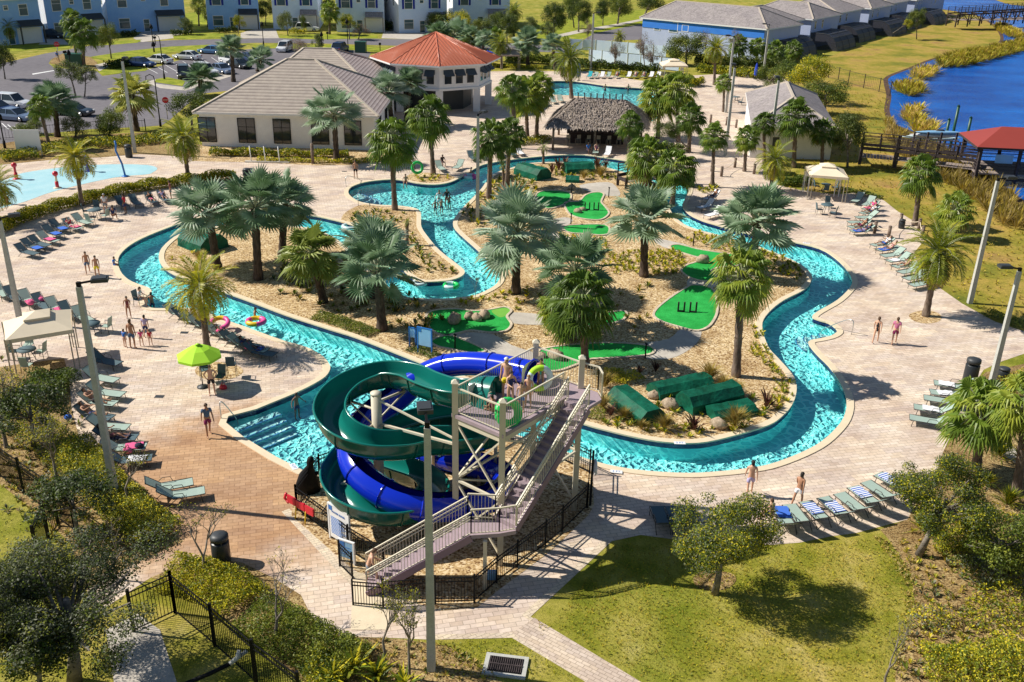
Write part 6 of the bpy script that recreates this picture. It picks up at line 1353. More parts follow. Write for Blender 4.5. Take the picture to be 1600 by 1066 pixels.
# ---------------- loungers ----------------
LR = random.Random(9)
def lounger_proto(back, mat, nm_='sun_lounger'):
    """origin on the ground below the middle, foot end towards +x"""
    r = empty(nm_, (0, 0, 0), 0, 'sun lounger', 'sun lounger'); w_, z = .33, .36; hx = -.28; bl = .78; bx, bz = hx - math.cos(back) * bl, z + math.sin(back) * bl
    b = MB(); b.add([(hx, -w_ + .04, z + .01), (1.0, -w_ + .04, z + .02), (1.0, w_ - .04, z + .02), (hx, w_ - .04, z + .01), (.3, -w_ + .04, z - .02), (.3, w_ - .04, z - .02)], [(0, 4, 5, 3), (4, 1, 2, 5)]); b.add([(hx, -w_ + .04, z - .005), (1.0, -w_ + .04, z + .005), (1.0, w_ - .04, z + .005), (hx, w_ - .04, z - .005)], [(3, 2, 1, 0)]); b.build('seat_sling', mat, r)
    b = MB(); n_ = Vector((math.sin(back), 0, math.cos(back))) * .012; A = [Vector((hx, -w_ + .04, z)), Vector((bx, -w_ + .04, bz)), Vector((bx, w_ - .04, bz)), Vector((hx, w_ - .04, z))]; b.add([p + n_ for p in A] + [p - n_ for p in A], [(3, 2, 1, 0), (4, 5, 6, 7), (0, 1, 5, 4), (2, 3, 7, 6), (1, 2, 6, 5)]); b.build('back_sling', mat, r)
    b = MB()
    for s in (-1, 1): b.tube([(hx, s * w_, z), (1.0, s * w_, z)], .02, 5); b.tube([(hx, s * w_, z), (bx, s * w_, bz)], .02, 5)
    b.tube([(1.0, -w_, z), (1.0, w_, z)], .02, 5); b.tube([(bx, -w_, bz), (bx, w_, bz)], .02, 5); b.build('frame', M['frame'], r)
    for s in (-1, 1):
        b = MB(); b.tube([(-.55, s * w_, 0), (-.2, s * w_, .30), (-.1, s * w_, z)], .018, 5); b.build('leg', M['frame'], r)
        b = MB(); b.tube([(.82, s * w_, z), (.88, s * w_, 0)], .018, 5); b.build('leg', M['frame'], r)
        b = MB(); b.tube([(-.35, s * (w_ + .02), z + .12), (-.2, s * (w_ + .02), z + .24), (.12, s * (w_ + .02), z + .22), (.2, s * (w_ + .02), z)], .016, 5); b.build('armrest', M['frame'], r)
    return r
LP_ = {'g': lounger_proto(rad(38), M['sling']), 'f': lounger_proto(rad(8), M['sling']), 'd': lounger_proto(rad(38), M['sling_dark']), 't': lounger_proto(rad(50), M['sling_teal']), 'w': lounger_proto(rad(45), M['towel_w'])}
LGR = 'sun loungers around the pools'
def lounger(kind, foot, head, label, towel=None, flip=False):
    p, q = G(*foot, .36), G(*head, .36); c = (p + q) / 2; c.z = 0; d = (p - q).normalized(); a = math.atan2(d.y, d.x); o = clone(LP_[kind], c, a, label, LGR)
    if towel:
        b = MB(); z = .385; x0 = LR.uniform(-.2, .2); pts = [(x0 + i * .16, (.30 - .04 * (i % 2))) for i in range(6)]
        vs = [(x, s * y, z + .012 * ((i * 7) % 3)) for i, (x, y) in enumerate(pts) for s in (-1, 1)]; vs2 = [(x, y, zz + .022) for x, y, zz in vs]
        b.add(vs2, [(2 * i, 2 * i + 2, 2 * i + 3, 2 * i + 1) for i in range(5)], 0, True); b.add(vs, [(2 * i, 2 * i + 1, 2 * i + 3, 2 * i + 2) for i in range(5)])
        t = b.build('towel', M[towel], None, c); t.rotation_euler = (0, 0, a + LR.uniform(-.15, .15))
        nmz = {'towel_s': 'blue and white striped', 'towel_w': 'white', 'towel_b': 'blue', 'towel_p': 'pink', 'towel_k': 'dark', 'sling_teal': 'turquoise', 'lime': 'lime'}[towel]
        tag(t, '%s towel on the %s' % (nmz, label), 'towel')
    return o, c, a
def short(s): return s
o5 = ['top', 'second from the top', 'middle', 'second from the bottom', 'bottom']
for (f, h, tw), lb in zip([((1468,599),(1514,606),'towel_w'), ((1462,613),(1508,618),'towel_w'), ((1451,622),(1501,630),None), ((1433,636),(1489,645),'towel_w'), ((1429,653),(1481,662),None)], o5): lounger('g', f, h, 'sage lounger in the right group, ' + lb, tw)
NUM = ['first', 'second', 'third', 'fourth', 'fifth', 'sixth', 'seventh', 'eighth', 'ninth', 'tenth', 'eleventh', 'twelfth', 'thirteenth', 'fourteenth', 'fifteenth', 'sixteenth']
for i, (f, h, tw) in enumerate([((1219,799),(1236,828),'towel_b'), ((1240,797),(1260,822),None), ((1268,793),(1290,815),'towel_s'), ((1296,786),(1322,808),'towel_s'), ((1322,779),(1350,801),None), ((1342,768),(1372,791),'towel_s'), ((1364,760),(1396,781),None), ((1384,747),(1420,766),'towel_s')]):
    lounger('g', f, h, 'lounger by the lower lawn, %s from the left' % NUM[i], tw)
lounger('d', (1030,800), (1040,826), 'dark lounger in shade left of the lawn tree, left one'); lounger('d', (1052,800), (1062,826), 'dark lounger in shade left of the lawn tree, middle one'); lounger('d', (1074,800), (1084,826), 'dark lounger in shade left of the lawn tree, right one')
CG = [((1329,318),(1350,305),None), ((1346,324),(1368,311),None), ((1347,329),(1374,320),'towel_p'), ((1343,334),(1374,329),None), ((1339,340),(1370,338),None), ((1329,347),(1358,347),None), ((1328,355),(1357,352),None), ((1333,361),(1362,360),'towel_b'), ((1365,383),(1393,380),None), ((1373,391),(1403,387),'towel_b'), ((1380,400),(1410,396),None), ((1389,408),(1419,404),'towel_w'), ((1398,417),(1428,412),None), ((1406,426),(1436,420),None), ((1415,436),(1446,430),None), ((1424,446),(1456,440),None)]
CL = []
for i, (f, h, tw) in enumerate(CG): CL.append(lounger('g' if i % 3 else 'f' if i > 8 else 'g', f, h, 'lounger by the lakeside lawn, %s from cabana' % NUM[i], tw))
for (f, h, k, lb) in [((1096,312),(1127,304),'w','occupied white lounger by the narrow river on the right'), ((1086,326),(1119,318),'w','middle white lounger by the narrow river'), ((1100,338),(1130,330),'w','lower white lounger by the narrow river')]: CL.append(lounger(k, f, h, lb))
EG = [((180,567),(147,560),'d',None), ((179,594),(136,586),'g',None), ((188,616),(142,610),'g',None), ((175,630),(130,624),'g',None), ((168,652),(126,645),'d',None), ((190,667),(148,664),'g',None), ((203,683),(158,682),'d','towel_k'), ((215,698),(170,700),'g','towel_p'), ((223,716),(178,720),'d','towel_w'), ((286,755),(240,763),'g',None), ((306,768),(256,776),'g',None)]
EL = []
for i, (f, h, k, tw) in enumerate(EG): EL.append(lounger(k, f, h, 'lounger by the thick left pole, %s from the top' % NUM[i], tw))
FL_ = []
for i in range(11):
    x, y = 258 + i * 12.6, 486 + i * 6.1; FL_.append(lounger('g' if i % 3 != 1 else 'd', (x + 43, y + 7), (x, y - 1), 'lounger along the river bank, %s from the left' % NUM[i], ('towel_p' if i == 7 else 'towel_b' if i == 9 else None)))
GG = [((145,350),(112,341),'g',None), ((130,359),(97,348),'g','towel_p'), ((110,360),(75,350),'d','towel_b'), ((101,369),(65,359),'d','towel_b'), ((94,378),(56,369),'g','towel_p'), ((80,385),(44,376),'d',None), ((70,390),(32,381),'d','towel_b'), ((62,398),(22,389),'d',None), ((201,325),(180,311),'d',None), ((222,322),(202,309),'d',None), ((247,320),(226,305),'d',None), ((265,316),(246,302),'d',None)]
GL = []
for i, (f, h, k, tw) in enumerate(GG): GL.append(lounger(k, f, h, 'lounger at the curved hedge, ' + ('%s left of the table' % NUM[i] if i < 8 else '%s right of the table' % NUM[i - 8]), tw))
HG = [(922,'t'), (931,'g'), (941,'w'), (951,'g'), (964,'g'), (983,'w'), (993,'g'), (1006,'g'), (1018,'w'), (1029,'w')]
HL = [lounger(k, (x - 5, 122), (x + 4, 115), 'lounger behind the far pool, %s from the left' % NUM[i]) for i, (x, k) in enumerate(HG)]
for i, (x, y) in enumerate([(852,160), (863,157), (874,155)]): lounger('g', (x + 5, y + 5), (x - 2, y - 4), 'lounger between the palms and the thatched bar, %s from the left' % NUM[i])
lounger('w', (946,244), (953,234), 'white lounger in front of the thatched bar'); lounger('g', (930,241), (932,231), 'occupied lounger in front of the thatched bar')
for i, (x, y, dx, k) in enumerate([(688,262,-6,'g'), (716,260,7,'g'), (738,246,-6,'d'), (752,243,-5,'g'), (782,240,-5,'d'), (800,240,-6,'d'), (812,238,-5,'w')]): lounger(k, (x - dx, y + 4), (x + dx, y - 5), 'lounger at the first river bend, %s from the left' % NUM[i])
for i, (x, y) in enumerate([(2,455), (22,462), (45,468), (66,474), (88,480), (108,487), (130,494)]): lounger('d' if i % 2 else 'g', (x + 14, y + 10), (x - 14, y - 8), 'lounger behind the left cabana, %s from the left' % NUM[i], 'towel_p' if i in (2, 4) else None)
for i, (x, y) in enumerate([(392,272), (386,275)]): lounger('d', (x + 6, y + 8), (x - 3, y - 3), 'lounger at the right end of the curved hedge, %s one' % ('upper', 'lower')[i])
# ---------------- tables, chairs ----------------
def chair_proto(h=.45, mat='sling_dark'):
    r = empty('deck_chair', (0, 0, 0), 0, 'chair', 'chair'); b = MB(); b.box((0, 0, h), (.48, .46, .03)); b.build('seat', M[mat], r); b = MB(); b.box((-.26, 0, h + .3), (.03, .46, .55), 0, 0, ('Y', -.2)); b.build('backrest', M[mat], r)
    for x in (-.2, .22):
        for y in (-.23, .23): b = MB(); b.tube([(x, y, h), (x * 1.15, y, 0)], .016, 5); b.build('leg', M['frame'], r)
    for y in (-.25, .25): b = MB(); b.tube([(-.26, y, h + .22), (.2, y, h + .22), (.22, y, h)], .016, 5); b.build('armrest', M['frame'], r)
    return r
CP = {'n': chair_proto(), 'h': chair_proto(.72), 'g': chair_proto(.45, 'sling')}
def chair(k, x, y, rz, label): return clone(CP[k], G(x, y), rz, label, 'sling chairs on the deck')
TBP = None
def table(x, y, label, r_=.55, h=.72):
    t = empty('round_table', G(x, y), 0, label, 'table'); b = MB(); b.lathe([(0, h + .03), (r_, h + .03), (r_, h), (0, h)], n=18); b.build('table_top', M['sling_dark'], t)
    for a in (.8, 2.4, 3.9, 5.5): b = MB(); b.tube([(math.cos(a) * .15, math.sin(a) * .15, h), (math.cos(a) * .4, math.sin(a) * .4, 0)], .02, 5); b.build('leg', M['frame'], t)
table(1291,333,'round dark table with three chairs on the right deck'); chair('n', 1279,335, rad(0), 'chair left of the table on the right deck'); chair('n', 1293,325, rad(-90), 'chair behind the table on the right deck'); chair('n', 1301,340, rad(150), 'chair in front of the table on the right deck')
table(150,342,'round table before the curved hedge'); chair('n', 136,338, .3, 'chair left of the table at the curved hedge'); chair('n', 152,333, -1.2, 'chair behind the table at the curved hedge'); chair('g', 166,345, 2.8, 'pale chair right of the table at the curved hedge'); chair('g', 142,352, 1.2, 'pale chair in front of the table at the curved hedge')
table(45,565,'dark table under the left cabana', .5); 
for (x, y, a, n) in ((25,560,0,'left of'), (66,560,3.1,'right of'), (46,550,-1.5,'behind'), (44,582,1.5,'in front of')): chair('g', x, y, a, 'chair %s the table under the left cabana' % n)
table(1289,300,'table under the right cabana', .45)
for (x, y, a, n) in ((1275,298,0,'left of'), (1303,300,3.1,'right of'), (1289,304,1.5,'in front of')): chair('n', x, y, a, 'chair %s the table under the right cabana' % n)
chair('h', 363,588, rad(100), 'tall dark chair at the edge of the round palm bed'); chair('h', 322,596, rad(-60), 'tall dark chair under the lime parasol'); chair('n', 218,478, rad(-20), 'chair at the river notch with a seated guest'); chair('n', 345,600, rad(-100), 'dark chair with red bag beside the lime parasol')
table(1150,160,'pinkish table beside the slim lamp pole', .5); chair('n', 1146,157, 0, 'chair left of the pinkish table'); chair('n', 1156,164, 3, 'chair right of the pinkish table')
table(145,520,'table under the left loungers', .5, .6); chair('g', 168,520, 3.0, 'pale chair behind the left lamp pole')
# ---------------- parasols ----------------
def parasol(x, y, R, h, m, label, closed=False):
    r = empty('closed_parasol' if closed else 'parasol', G(x, y), 0, label, 'parasol'); b = MB(); b.tube([(0, 0, 0), (0, 0, h)], .025, 6); b.build('pole', M['frame'], r); b = MB(); b.lathe([(.30, 0), (.30, .05), (.06, .12), (0, .13)], n=14); b.build('base', M['dark'], r); b = MB()
    if closed: b.lathe([(.05, .5), (.30, .7), (.28, 1.4), (.16, 2.2), (.03, h + .1)], n=8, smooth=False)
    else:
        ap = Vector((0, 0, h + .05)); ri = [Vector((math.cos(i * math.pi / 4) * R, math.sin(i * math.pi / 4) * R, h - .55)) for i in range(8)]; mi_ = [Vector((p.x * .5, p.y * .5, h - .18)) for p in ri]
        for i in range(8): j = (i + 1) % 8; b.add([ap, mi_[i], mi_[j]], [(0, 1, 2)]); b.quad(mi_[i], ri[i], ri[j], mi_[j]); b.quad(ri[i], ri[i] - Vector((0, 0, .13)), ri[j] - Vector((0, 0, .13)), ri[j])
    b.build('canopy', m, r)
    if not closed:
        b = MB()
        for p in ri: b.tube([p - Vector((0, 0, .02)), (0, 0, h)], .012, 4); b.tube([p * .5 + Vector((0, 0, (h - .55) * .5 + .2)), (0, 0, h - .55)], .01, 4)
        b.build('rib', M['frame'], r); b = MB(); b.lathe([(.16, h + .04), (.05, h + .1), (0, h + .12)], n=8); b.build('vent_cap', m, r)
parasol(317,605, 1.15, 2.4, M['lime'], 'open lime green parasol over the dark chairs')
parasol(904,126, 1, 2.4, M['bluec'], 'closed royal blue parasol at the far pool edge', True); parasol(880,114, 1, 2.2, M['bluec'], 'closed blue green parasol left of the far loungers', True); parasol(1180,124, 1, 2.4, M['bluec'], 'closed blue parasol beside the yellow hedge', True); parasol(762,104, 1.6, 2.5, M['bluec'], 'open blue parasol behind the octagon pavilion')
# ---------------- green tarpaulin covers ----------------
def cover_(pts_a, pts_b, w_, h, label):
    """long ridged tarp box from a to b"""
    p, q = G(*pts_a), G(*pts_b); d = (q - p).normalized(); s = Vector((-d.y, d.x, 0)) * w_ / 2; L = (q - p).length; org = p; b = LB(org); prof = [(-1, 0), (-.97, h * .55), (-.5, h), (.5, h), (.97, h * .55), (1, 0)]; n = 6; R_ = random.Random(int(pts_a[0])); vs = []
    for i in range(n + 1):
        for (x, z) in prof: vs.append(p + d * (L * i / n) + s * x * (1 + R_.uniform(-.03, .03)) + Vector((0, 0, z * (1 + R_.uniform(-.05, .05)))))
    b.add(vs, [(i * 6 + j, i * 6 + j + 1, (i + 1) * 6 + j + 1, (i + 1) * 6 + j) for i in range(n) for j in range(5)]); b.add(vs[:6], [tuple(range(6))]); b.add(vs[-6:], [tuple(range(5, -1, -1))]); r = empty('equipment_cover', org, 0, label, 'cover'); b.build('tarpaulin', M['tarp'], r)
    b = LB(org)
    for u in (.15, .5, .85): c = p.lerp(q, u); b.beam(c - s * .9, c + s * .9, .12, .3)
    b.build('skid', M['wood_dark'], r); b = LB(org)
    for sg in (-1, 1): b.tube([p + s * sg * 1.02 + Vector((0, 0, .03)), p.lerp(q, .5) + s * sg * 1.04 + Vector((0, 0, .05)), q + s * sg * 1.02 + Vector((0, 0, .03))], .03, 5)
    b.build('hem', M['tarp'], r)
cover_((968,622), (1020,662), 1.55, .75, 'dark green tarpaulin cover lying at the left, end towards the river'); cover_((1020,618), (1105,600), 1.35, .6, 'flat green tarpaulin cover at the rear of the three'); cover_((1068,640), (1148,620), 1.5, .85, 'tallest green tarpaulin cover in the middle'); cover_((1108,652), (1172,640), 1.4, .5, 'low green tarpaulin cover nearest the river')
cover_((814,270), (850,281), 1.9, 1.0, 'green tarpaulin cover at the left of the island top'); cover_((882,269), (926,268), 2.0, .9, 'green tarpaulin cover below the thatched bar'); cover_((884,283), (905,284), 1.2, .5, 'small green tarpaulin under the larger one'); cover_((300,378), (336,392), 2.4, 1.1, 'green tarpaulin cover at the left tip of the island')
def rock(x, y, s, label):
    R_ = random.Random(int(x)); b = MB(); b.ball((0, 0, .25 * s), (.55 * s, .4 * s, .35 * s), 9); b.v = [(a * R_.uniform(.85, 1.15), c * R_.uniform(.85, 1.15), d * R_.uniform(.85, 1.12)) for a, c, d in b.v]; o = b.build('boulder', M['stone'], None, G(x, y)); o.rotation_euler = (0, 0, R_.uniform(0, 3)); tag(o, label, 'rock')
for x, y, s, lb in [(868,561,1.0,'pale boulder on the putting green behind the tower'), (846,559,.6,'small boulder beside the tower railing'), (710,505,1.1,'large boulder on the shaded putting green'), (733,499,.8,'boulder right of the large one on the shaded green'), (745,501,.8,'fourth boulder on the shaded putting green'), (757,497,.9,'end boulder on the shaded putting green'), (903,333,.7,'rock on the upper putting green'), (910,330,.6,'second rock on the upper putting green'), (1098,411,1.0,'rock at the edge of the upper right green'), (1021,622,.7,'pale stone by the green covers'), (1046,638,.9,'white stone between the green covers'), (1122,668,.9,'pale stone at the river side of the covers'), (893,296,.8,'dark rock between the two upper greens')]: rock(x, y, s, lb)
def obst(x, y, label):   # putting obstacle: timber blocks standing in a comb
    r = empty('putting_obstacle', G(x, y, .06), rad(-5), label, 'golf obstacle'); 
    for i in range(4): b = MB(); b.box((-.6 + i * .38, -.1 + .05 * i, .33), (.1, .1, .66)); b.build('post', M['wood_dark'], r)
    for i in (0, 2): b = MB(); b.box((-.41 + i * .38, -.1, .05), (.28, .1, .1)); b.build('block', M['wood_dark'], r)
obst(1074,487,'dark wooden posts on the pear shaped putting green'); obst(925,328,'dark wooden posts on the upper putting green')
def marker(x, y, label):
    b = MB(); b.tube([(0, 0, 0), (0, 0, .9)], .045, 6); b.box((0, 0, .92), (.16, .22, .04), 0, 0, ('Y', .3)); tag(b.build('hole_marker', M['black'], None, G(x, y)), label, 'golf marker')
for x, y, lb in [(711,546,'black hole marker by the path under the pool sign'), (1083,384,'black hole marker beside the upper right green'), (892,351,'black hole marker left of the middle green'), (951,309,'black hole marker beside the upper green'), (1008,560,'black hole marker at the long lower green'), (893,303,'short black hole marker in the shade')]: marker(x, y, lb)
# ---------------- signs ----------------
def textobj(parent, s, loc, size, rx, rz, mat, depth=.004):
    cu = D.curves.new('lettering', 'FONT'); cu.body = s; cu.size = size; cu.extrude = depth; cu.align_x = 'CENTER'; cu.align_y = 'CENTER'; o = D.objects.new('t', cu); COL.objects.link(o)
    me = D.meshes.new_from_object(o.evaluated_get(C.evaluated_depsgraph_get())); D.objects.remove(o); me.materials.clear(); me.materials.append(mat); t = link('lettering', me, parent, loc); t.rotation_euler = (rx, 0, rz); return t
def board(x, y, w_, h, z0, rz, label, face, edge, posts=True, lines=0, tilt=0, text=None, tcol='signblue', corner=None):
    r = empty('sign_board', G(x, y), rz, label, 'sign'); b = MB(); b.box((0, 0, z0 + h / 2), (w_, .06, h)); b.build('panel', M[face], r); b = MB()
    for s in (-1, 1): b.box((s * (w_ / 2 + .03), 0, (z0 + h) / 2), (.07, .09, z0 + h))
    b.box((0, 0, z0 + h + .03), (w_ + .13, .09, .05)); b.build('frame', M[edge], r)
    if lines:
        b = MB(); R_ = random.Random(int(x))
        for i in range(lines): z = z0 + h * .66 - i * h * .55 / lines; l = w_ * R_.uniform(.5, .78); b.box((-(w_ * .8 - l) / 2, -.036, z), (l, .008, h * .018))
        b.build('text_line', M['signblue'], r)
    if corner: b = MB(); b.box((-w_ / 2 + .12, -.037, z0 + h - .12), (.2, .01, .2)); b.build('corner_mark', M[corner], r)
    if text: textobj(r, text[0], (0, -.04, z0 + h * text[2]), text[1], rad(90), 0, M[tcol])
    return r
board(664,553, .85, 1.05, .5, rad(-25), 'tall pale blue sign board with wave picture beside the river', 'signpale', 'signblue', lines=0, corner='signblue'); board(645,543, .35, .55, .65, rad(-25), 'narrow blue sign board left of the pale one', 'signpale', 'signblue', lines=4)
board(532,850, 1.15, 1.5, .15, rad(-40), 'white rules board leaning on the slide fence', 'white', 'white', lines=12, text=('WATER SLIDES', .12, .83), corner='signblue')
board(543,880, .6, .75, .25, rad(-25), 'small pale blue sandwich board by the open gate', 'signpale', 'white', lines=4, corner='signblue')
board(47,243, 2.3, 2.0, .5, rad(5), 'white notice board at the splash pad', 'white', 'white', lines=0)
for (x, y, lb) in ((1258,300,'left post'), (1306,308,'right post')): board(x, y, .35, .4, 1.5, 0, 'small white notice on the right cabana, ' + lb, 'white', 'white', lines=2)
for (x, y, lb) in ((1036,122,'left post'), (1064,124,'right post')): board(x, y, .35, .4, 1.3, 0, 'small white notice on the far cabana, ' + lb, 'white', 'white', lines=2)
r = empty('stop_sign', G(93,97), rad(20), 'red octagonal stop sign at the road junction', 'sign'); b = MB(); b.tube([(0, 0, 0), (0, 0, 2.8)], .05, 6); b.build('post', M['metal'], r); b = MB(); b.lathe([(0, -.02), (.42, -.02), (.42, .02), (0, .02)], n=8, smooth=False); o = b.build('plate', M['red'], r, (0, -.06, 2.7)); o.rotation_euler = (rad(90), rad(22.5), 0); textobj(r, 'STOP', (0, -.09, 2.7), .26, rad(90), 0, M['white'])
r = empty('stop_sign', G(262,186), rad(15), 'red stop sign at the clubhouse end of the car park', 'sign'); b = MB(); b.tube([(0, 0, 0), (0, 0, 2.3)], .05, 6); b.build('post', M['metal'], r); b = MB(); b.lathe([(0, -.02), (.38, -.02), (.38, .02), (0, .02)], n=8, smooth=False); o = b.build('plate', M['red'], r, (0, -.06, 2.2)); o.rotation_euler = (rad(90), rad(22.5), 0); textobj(r, 'STOP', (0, -.09, 2.2), .24, rad(90), 0, M['white'])
# depth marks on the coping
for s_, x, y, rz in (('4 FT', 459, 729, rad(-58)), ('3 FT', 1062, 692, rad(0)), ('3 FT', 963, 737, rad(-8)), ('3 FT', 1260, 380, rad(-20))):
    g = G(x, y, .058); b = MB(); b.box((0, 0, 0), (.55, .26, .008)); o = b.build('depth_marker', M['white'], None, g); o.rotation_euler = (0, 0, rz); tag(o, 'white depth tile reading %s set in the coping %s' % (s_, {459: 'of the plunge pool', 1062: 'of the island kerb', 963: 'near the slide tower', 1260: 'at the right river bend'}[x]), 'depth marker'); textobj(o, s_, (0, 0, .006), .2, 0, 0, M['signblue'], .002)
# red life-saving boards on the fence, bins, drain grates
r = empty('rescue_boards', G(480,815), rad(-38), 'red rescue floats with yellow legs hung on the slide fence', 'rescue gear'); 
for i in range(3): b = MB(); b.box((-.75 + i * .55, -.12, .78 - .02 * i), (.5, .08, .34)); b.build('float', M['red'], r)
for i in range(2): b = MB(); b.tube([(-.45 + i * .6, -.16, .62), (-.5 + i * .6, -.2, 0)], .03, 5); b.build('leg', M['yellow'], r)
b = MB(); b.tube([(-1.1, -.1, .95), (-1.2, -.12, .7), (-1.0, -.12, .55), (-.9, -.1, .8)], .06, 6); b.build('coil', M['red'], r)
def bin_(x, y, label, h=1.15, w_=.55):
    r = empty('litter_bin', G(x, y), 0, label, 'bin'); b = MB(); b.lathe([(w_ / 2 * .9, 0), (w_ / 2, .1), (w_ / 2, h * .72), (w_ / 2 * .96, h * .74)], n=14); b.build('drum', M['bin'], r); b = MB(); b.lathe([(w_ / 2, h * .82), (w_ / 2 * .98, h * .95), (w_ / 4, h), (0, h + .01)], n=14); b.build('lid', M['dark'], r)
    b = MB()
    for a in range(4): b.beam((math.cos(a * 1.57 + .5) * w_ * .44, math.sin(a * 1.57 + .5) * w_ * .44, h * .7), (math.cos(a * 1.57 + .5) * w_ * .44, math.sin(a * 1.57 + .5) * w_ * .44, h * .84), .05)
    b.build('lid_bracket', M['dark'], r)
bin_(347,878,'black lidded bin beside the bare tree', 1.3, .7); bin_(1514,598,'tall black bin above the right loungers', 1.5, .75); bin_(202,246,'black bin beside the grey lamp pole', 1.3, .7); bin_(387,283,'black wire bin at the right end of the curved hedge', 1.2, .7); bin_(1408,357,'green bin by the rope rail', .8, .5); bin_(1566,592,'grey drum behind the right lamp pole', .7, .6)
r = empty('storm_drain', G(790,1042), rad(-8), 'square storm drain with slotted iron grate in the lawn', 'drain'); b = MB(); b.box((0, 0, .04), (1.45, 1.0, .08)); b.build('concrete_frame', M['conc_pole'], r); b = MB(); b.box((0, 0, .06), (1.15, .72, .06)); b.build('pit', M['black'], r); b = MB()
for k in range(16): b.box((-.53 + k * .071, -.17, .10), (.028, .30, .03)); b.box((-.53 + k * .071, .17, .10), (.028, .30, .03))
b.box((0, 0, .10), (1.15, .05, .03)); b.build('grate', M['wood_dark'], r)
for (x, y, lb) in ((249,620,'left deck near the parasol'), (137,465,'left deck below the hedge'), (288,520,'deck behind the family'), (120,372,'deck beside the hedge'), (538,268,'terrace before the clubhouse')): b = MB(); b.box((0, 0, .012), (.45, .3, .012)); tag(b.build('deck_drain', M['dark'], None, G(x, y)), 'small dark drain cover in the ' + lb, 'drain')
b = MB()
r = empty('utility_box', G(119,103), .1, 'dark green utility box beside the street palms', 'utility box'); b = MB(); b.box((0, 0, .9), (2.4, 1.8, 1.8)); b.build('cabinet', M['util'], r); b = MB(); b.box((0, 0, 1.84), (2.5, 1.9, .08)); b.build('lid', M['util'], r)
r = empty('utility_box', G(564,82), 0, 'dark green utility box behind the clubhouse roof', 'utility box'); b = MB(); b.box((0, 0, .9), (1.9, 1.6, 1.8)); b.build('cabinet', M['util'], r); b = MB(); b.box((0, 0, 1.84), (2.0, 1.7, .08)); b.build('lid', M['util'], r)
for (x, y, lb) in ((103,94,'mailbox near the stop sign'), (243,70,'mailbox at the street bend'), (594,80,'mailbox near the red roof'), (512,62,'mailbox before the white car')): r = empty('mailbox', G(x, y), 0, 'black ' + lb, 'mailbox'); b = MB(); b.beam((0, 0, 0), (0, 0, 1.1), .12); b.build('post', M['black'], r); b = MB(); b.box((0, 0, 1.25), (.35, .6, .35)); b.build('box', M['black'], r)
# irrigation / valve assembly at the bottom edge
r = empty('valve_pipe', G(318,1072), .45, 'black pipe with grey valve bend at the bottom edge', 'pipe'); b = MB(); b.tube([(-1.6, -.3, .1), (-.8, -.1, .35), (.2, 0, .42), (.9, .1, .5)], .07, 8); b.build('pipe', M['black'], r)
b = MB(); b.tube([(.9, .1, .5), (1.15, .14, .62), (1.25, .18, .85)], .08, 8); b.tube([(1.05, .12, .58), (1.5, .25, .7)], .07, 7); b.build('valve', M['conc_pole'], r)
# ---------------- splash pad toys ----------------
def toy(x, y, label, cols, kind): 
    r = empty('spray_post', G(x, y), 0, label, 'spray toy'); b = MB()
    if kind == 'arch':
        b.tube([(0, 0, 0), (-.15, 0, 1.2), (-.55, 0, 2.4), (-.45, 0, 2.9), (-.5, 0, 3.3)], .09, 7); b.build('arch', M[cols[0]], r)
    else: b.tube([(0, 0, 0), (0, 0, .6)], .16, 8); b.build('stem', M[cols[0]], r); b = MB(); b.tube([(0, 0, .6), (0, 0, 1.1)], .11, 8); b.build('collar', M[cols[1]], r); b = MB(); b.ball((0, 0, 1.3), (.26, .26, .24), 8); b.build('nozzle', M[cols[0]], r)
    b = MB(); b.lathe([(.34, 0), (.34, .05), (.15, .12)], n=10); b.build('base', M[cols[1]], r)
toy(26,280,'red spray post at the rear of the splash pad',('red','red'),0); toy(90,294,'orange spray post in the middle of the splash pad',('red','canvas'),0); toy(11,319,'orange spray post with yellow base at the left edge',('red','yellow'),0); toy(196,276,'tall blue bent spray pipe on the splash pad',('signblue','signblue'),'arch'); toy(138,268,'blue spray toy behind the date palm',('bluec','bluec'),0)
# white hoop posts by the clubhouse
r = empty('foot_shower', G(418,254), 0, 'row of white posts on a base by the clubhouse hedge', 'shower'); b = MB(); b.box((0, 0, .06), (4.4, .5, .1)); b.build('base', M['concrete'], r)
for x in (-1.6, -.2, 1.2): b = MB(); b.tube([(x, 0, .1), (x - .06, 0, 1.6)], .05, 6); b.build('post', M['white'], r)
b = MB(); b.tube([(0, 0, 0), (0, 0, 2.0)], .16, 8); tag(b.build('timber_bollard', M['wood'], None, G(489,256)), 'tall timber bollard beside the low clubhouse hedge', 'bollard')
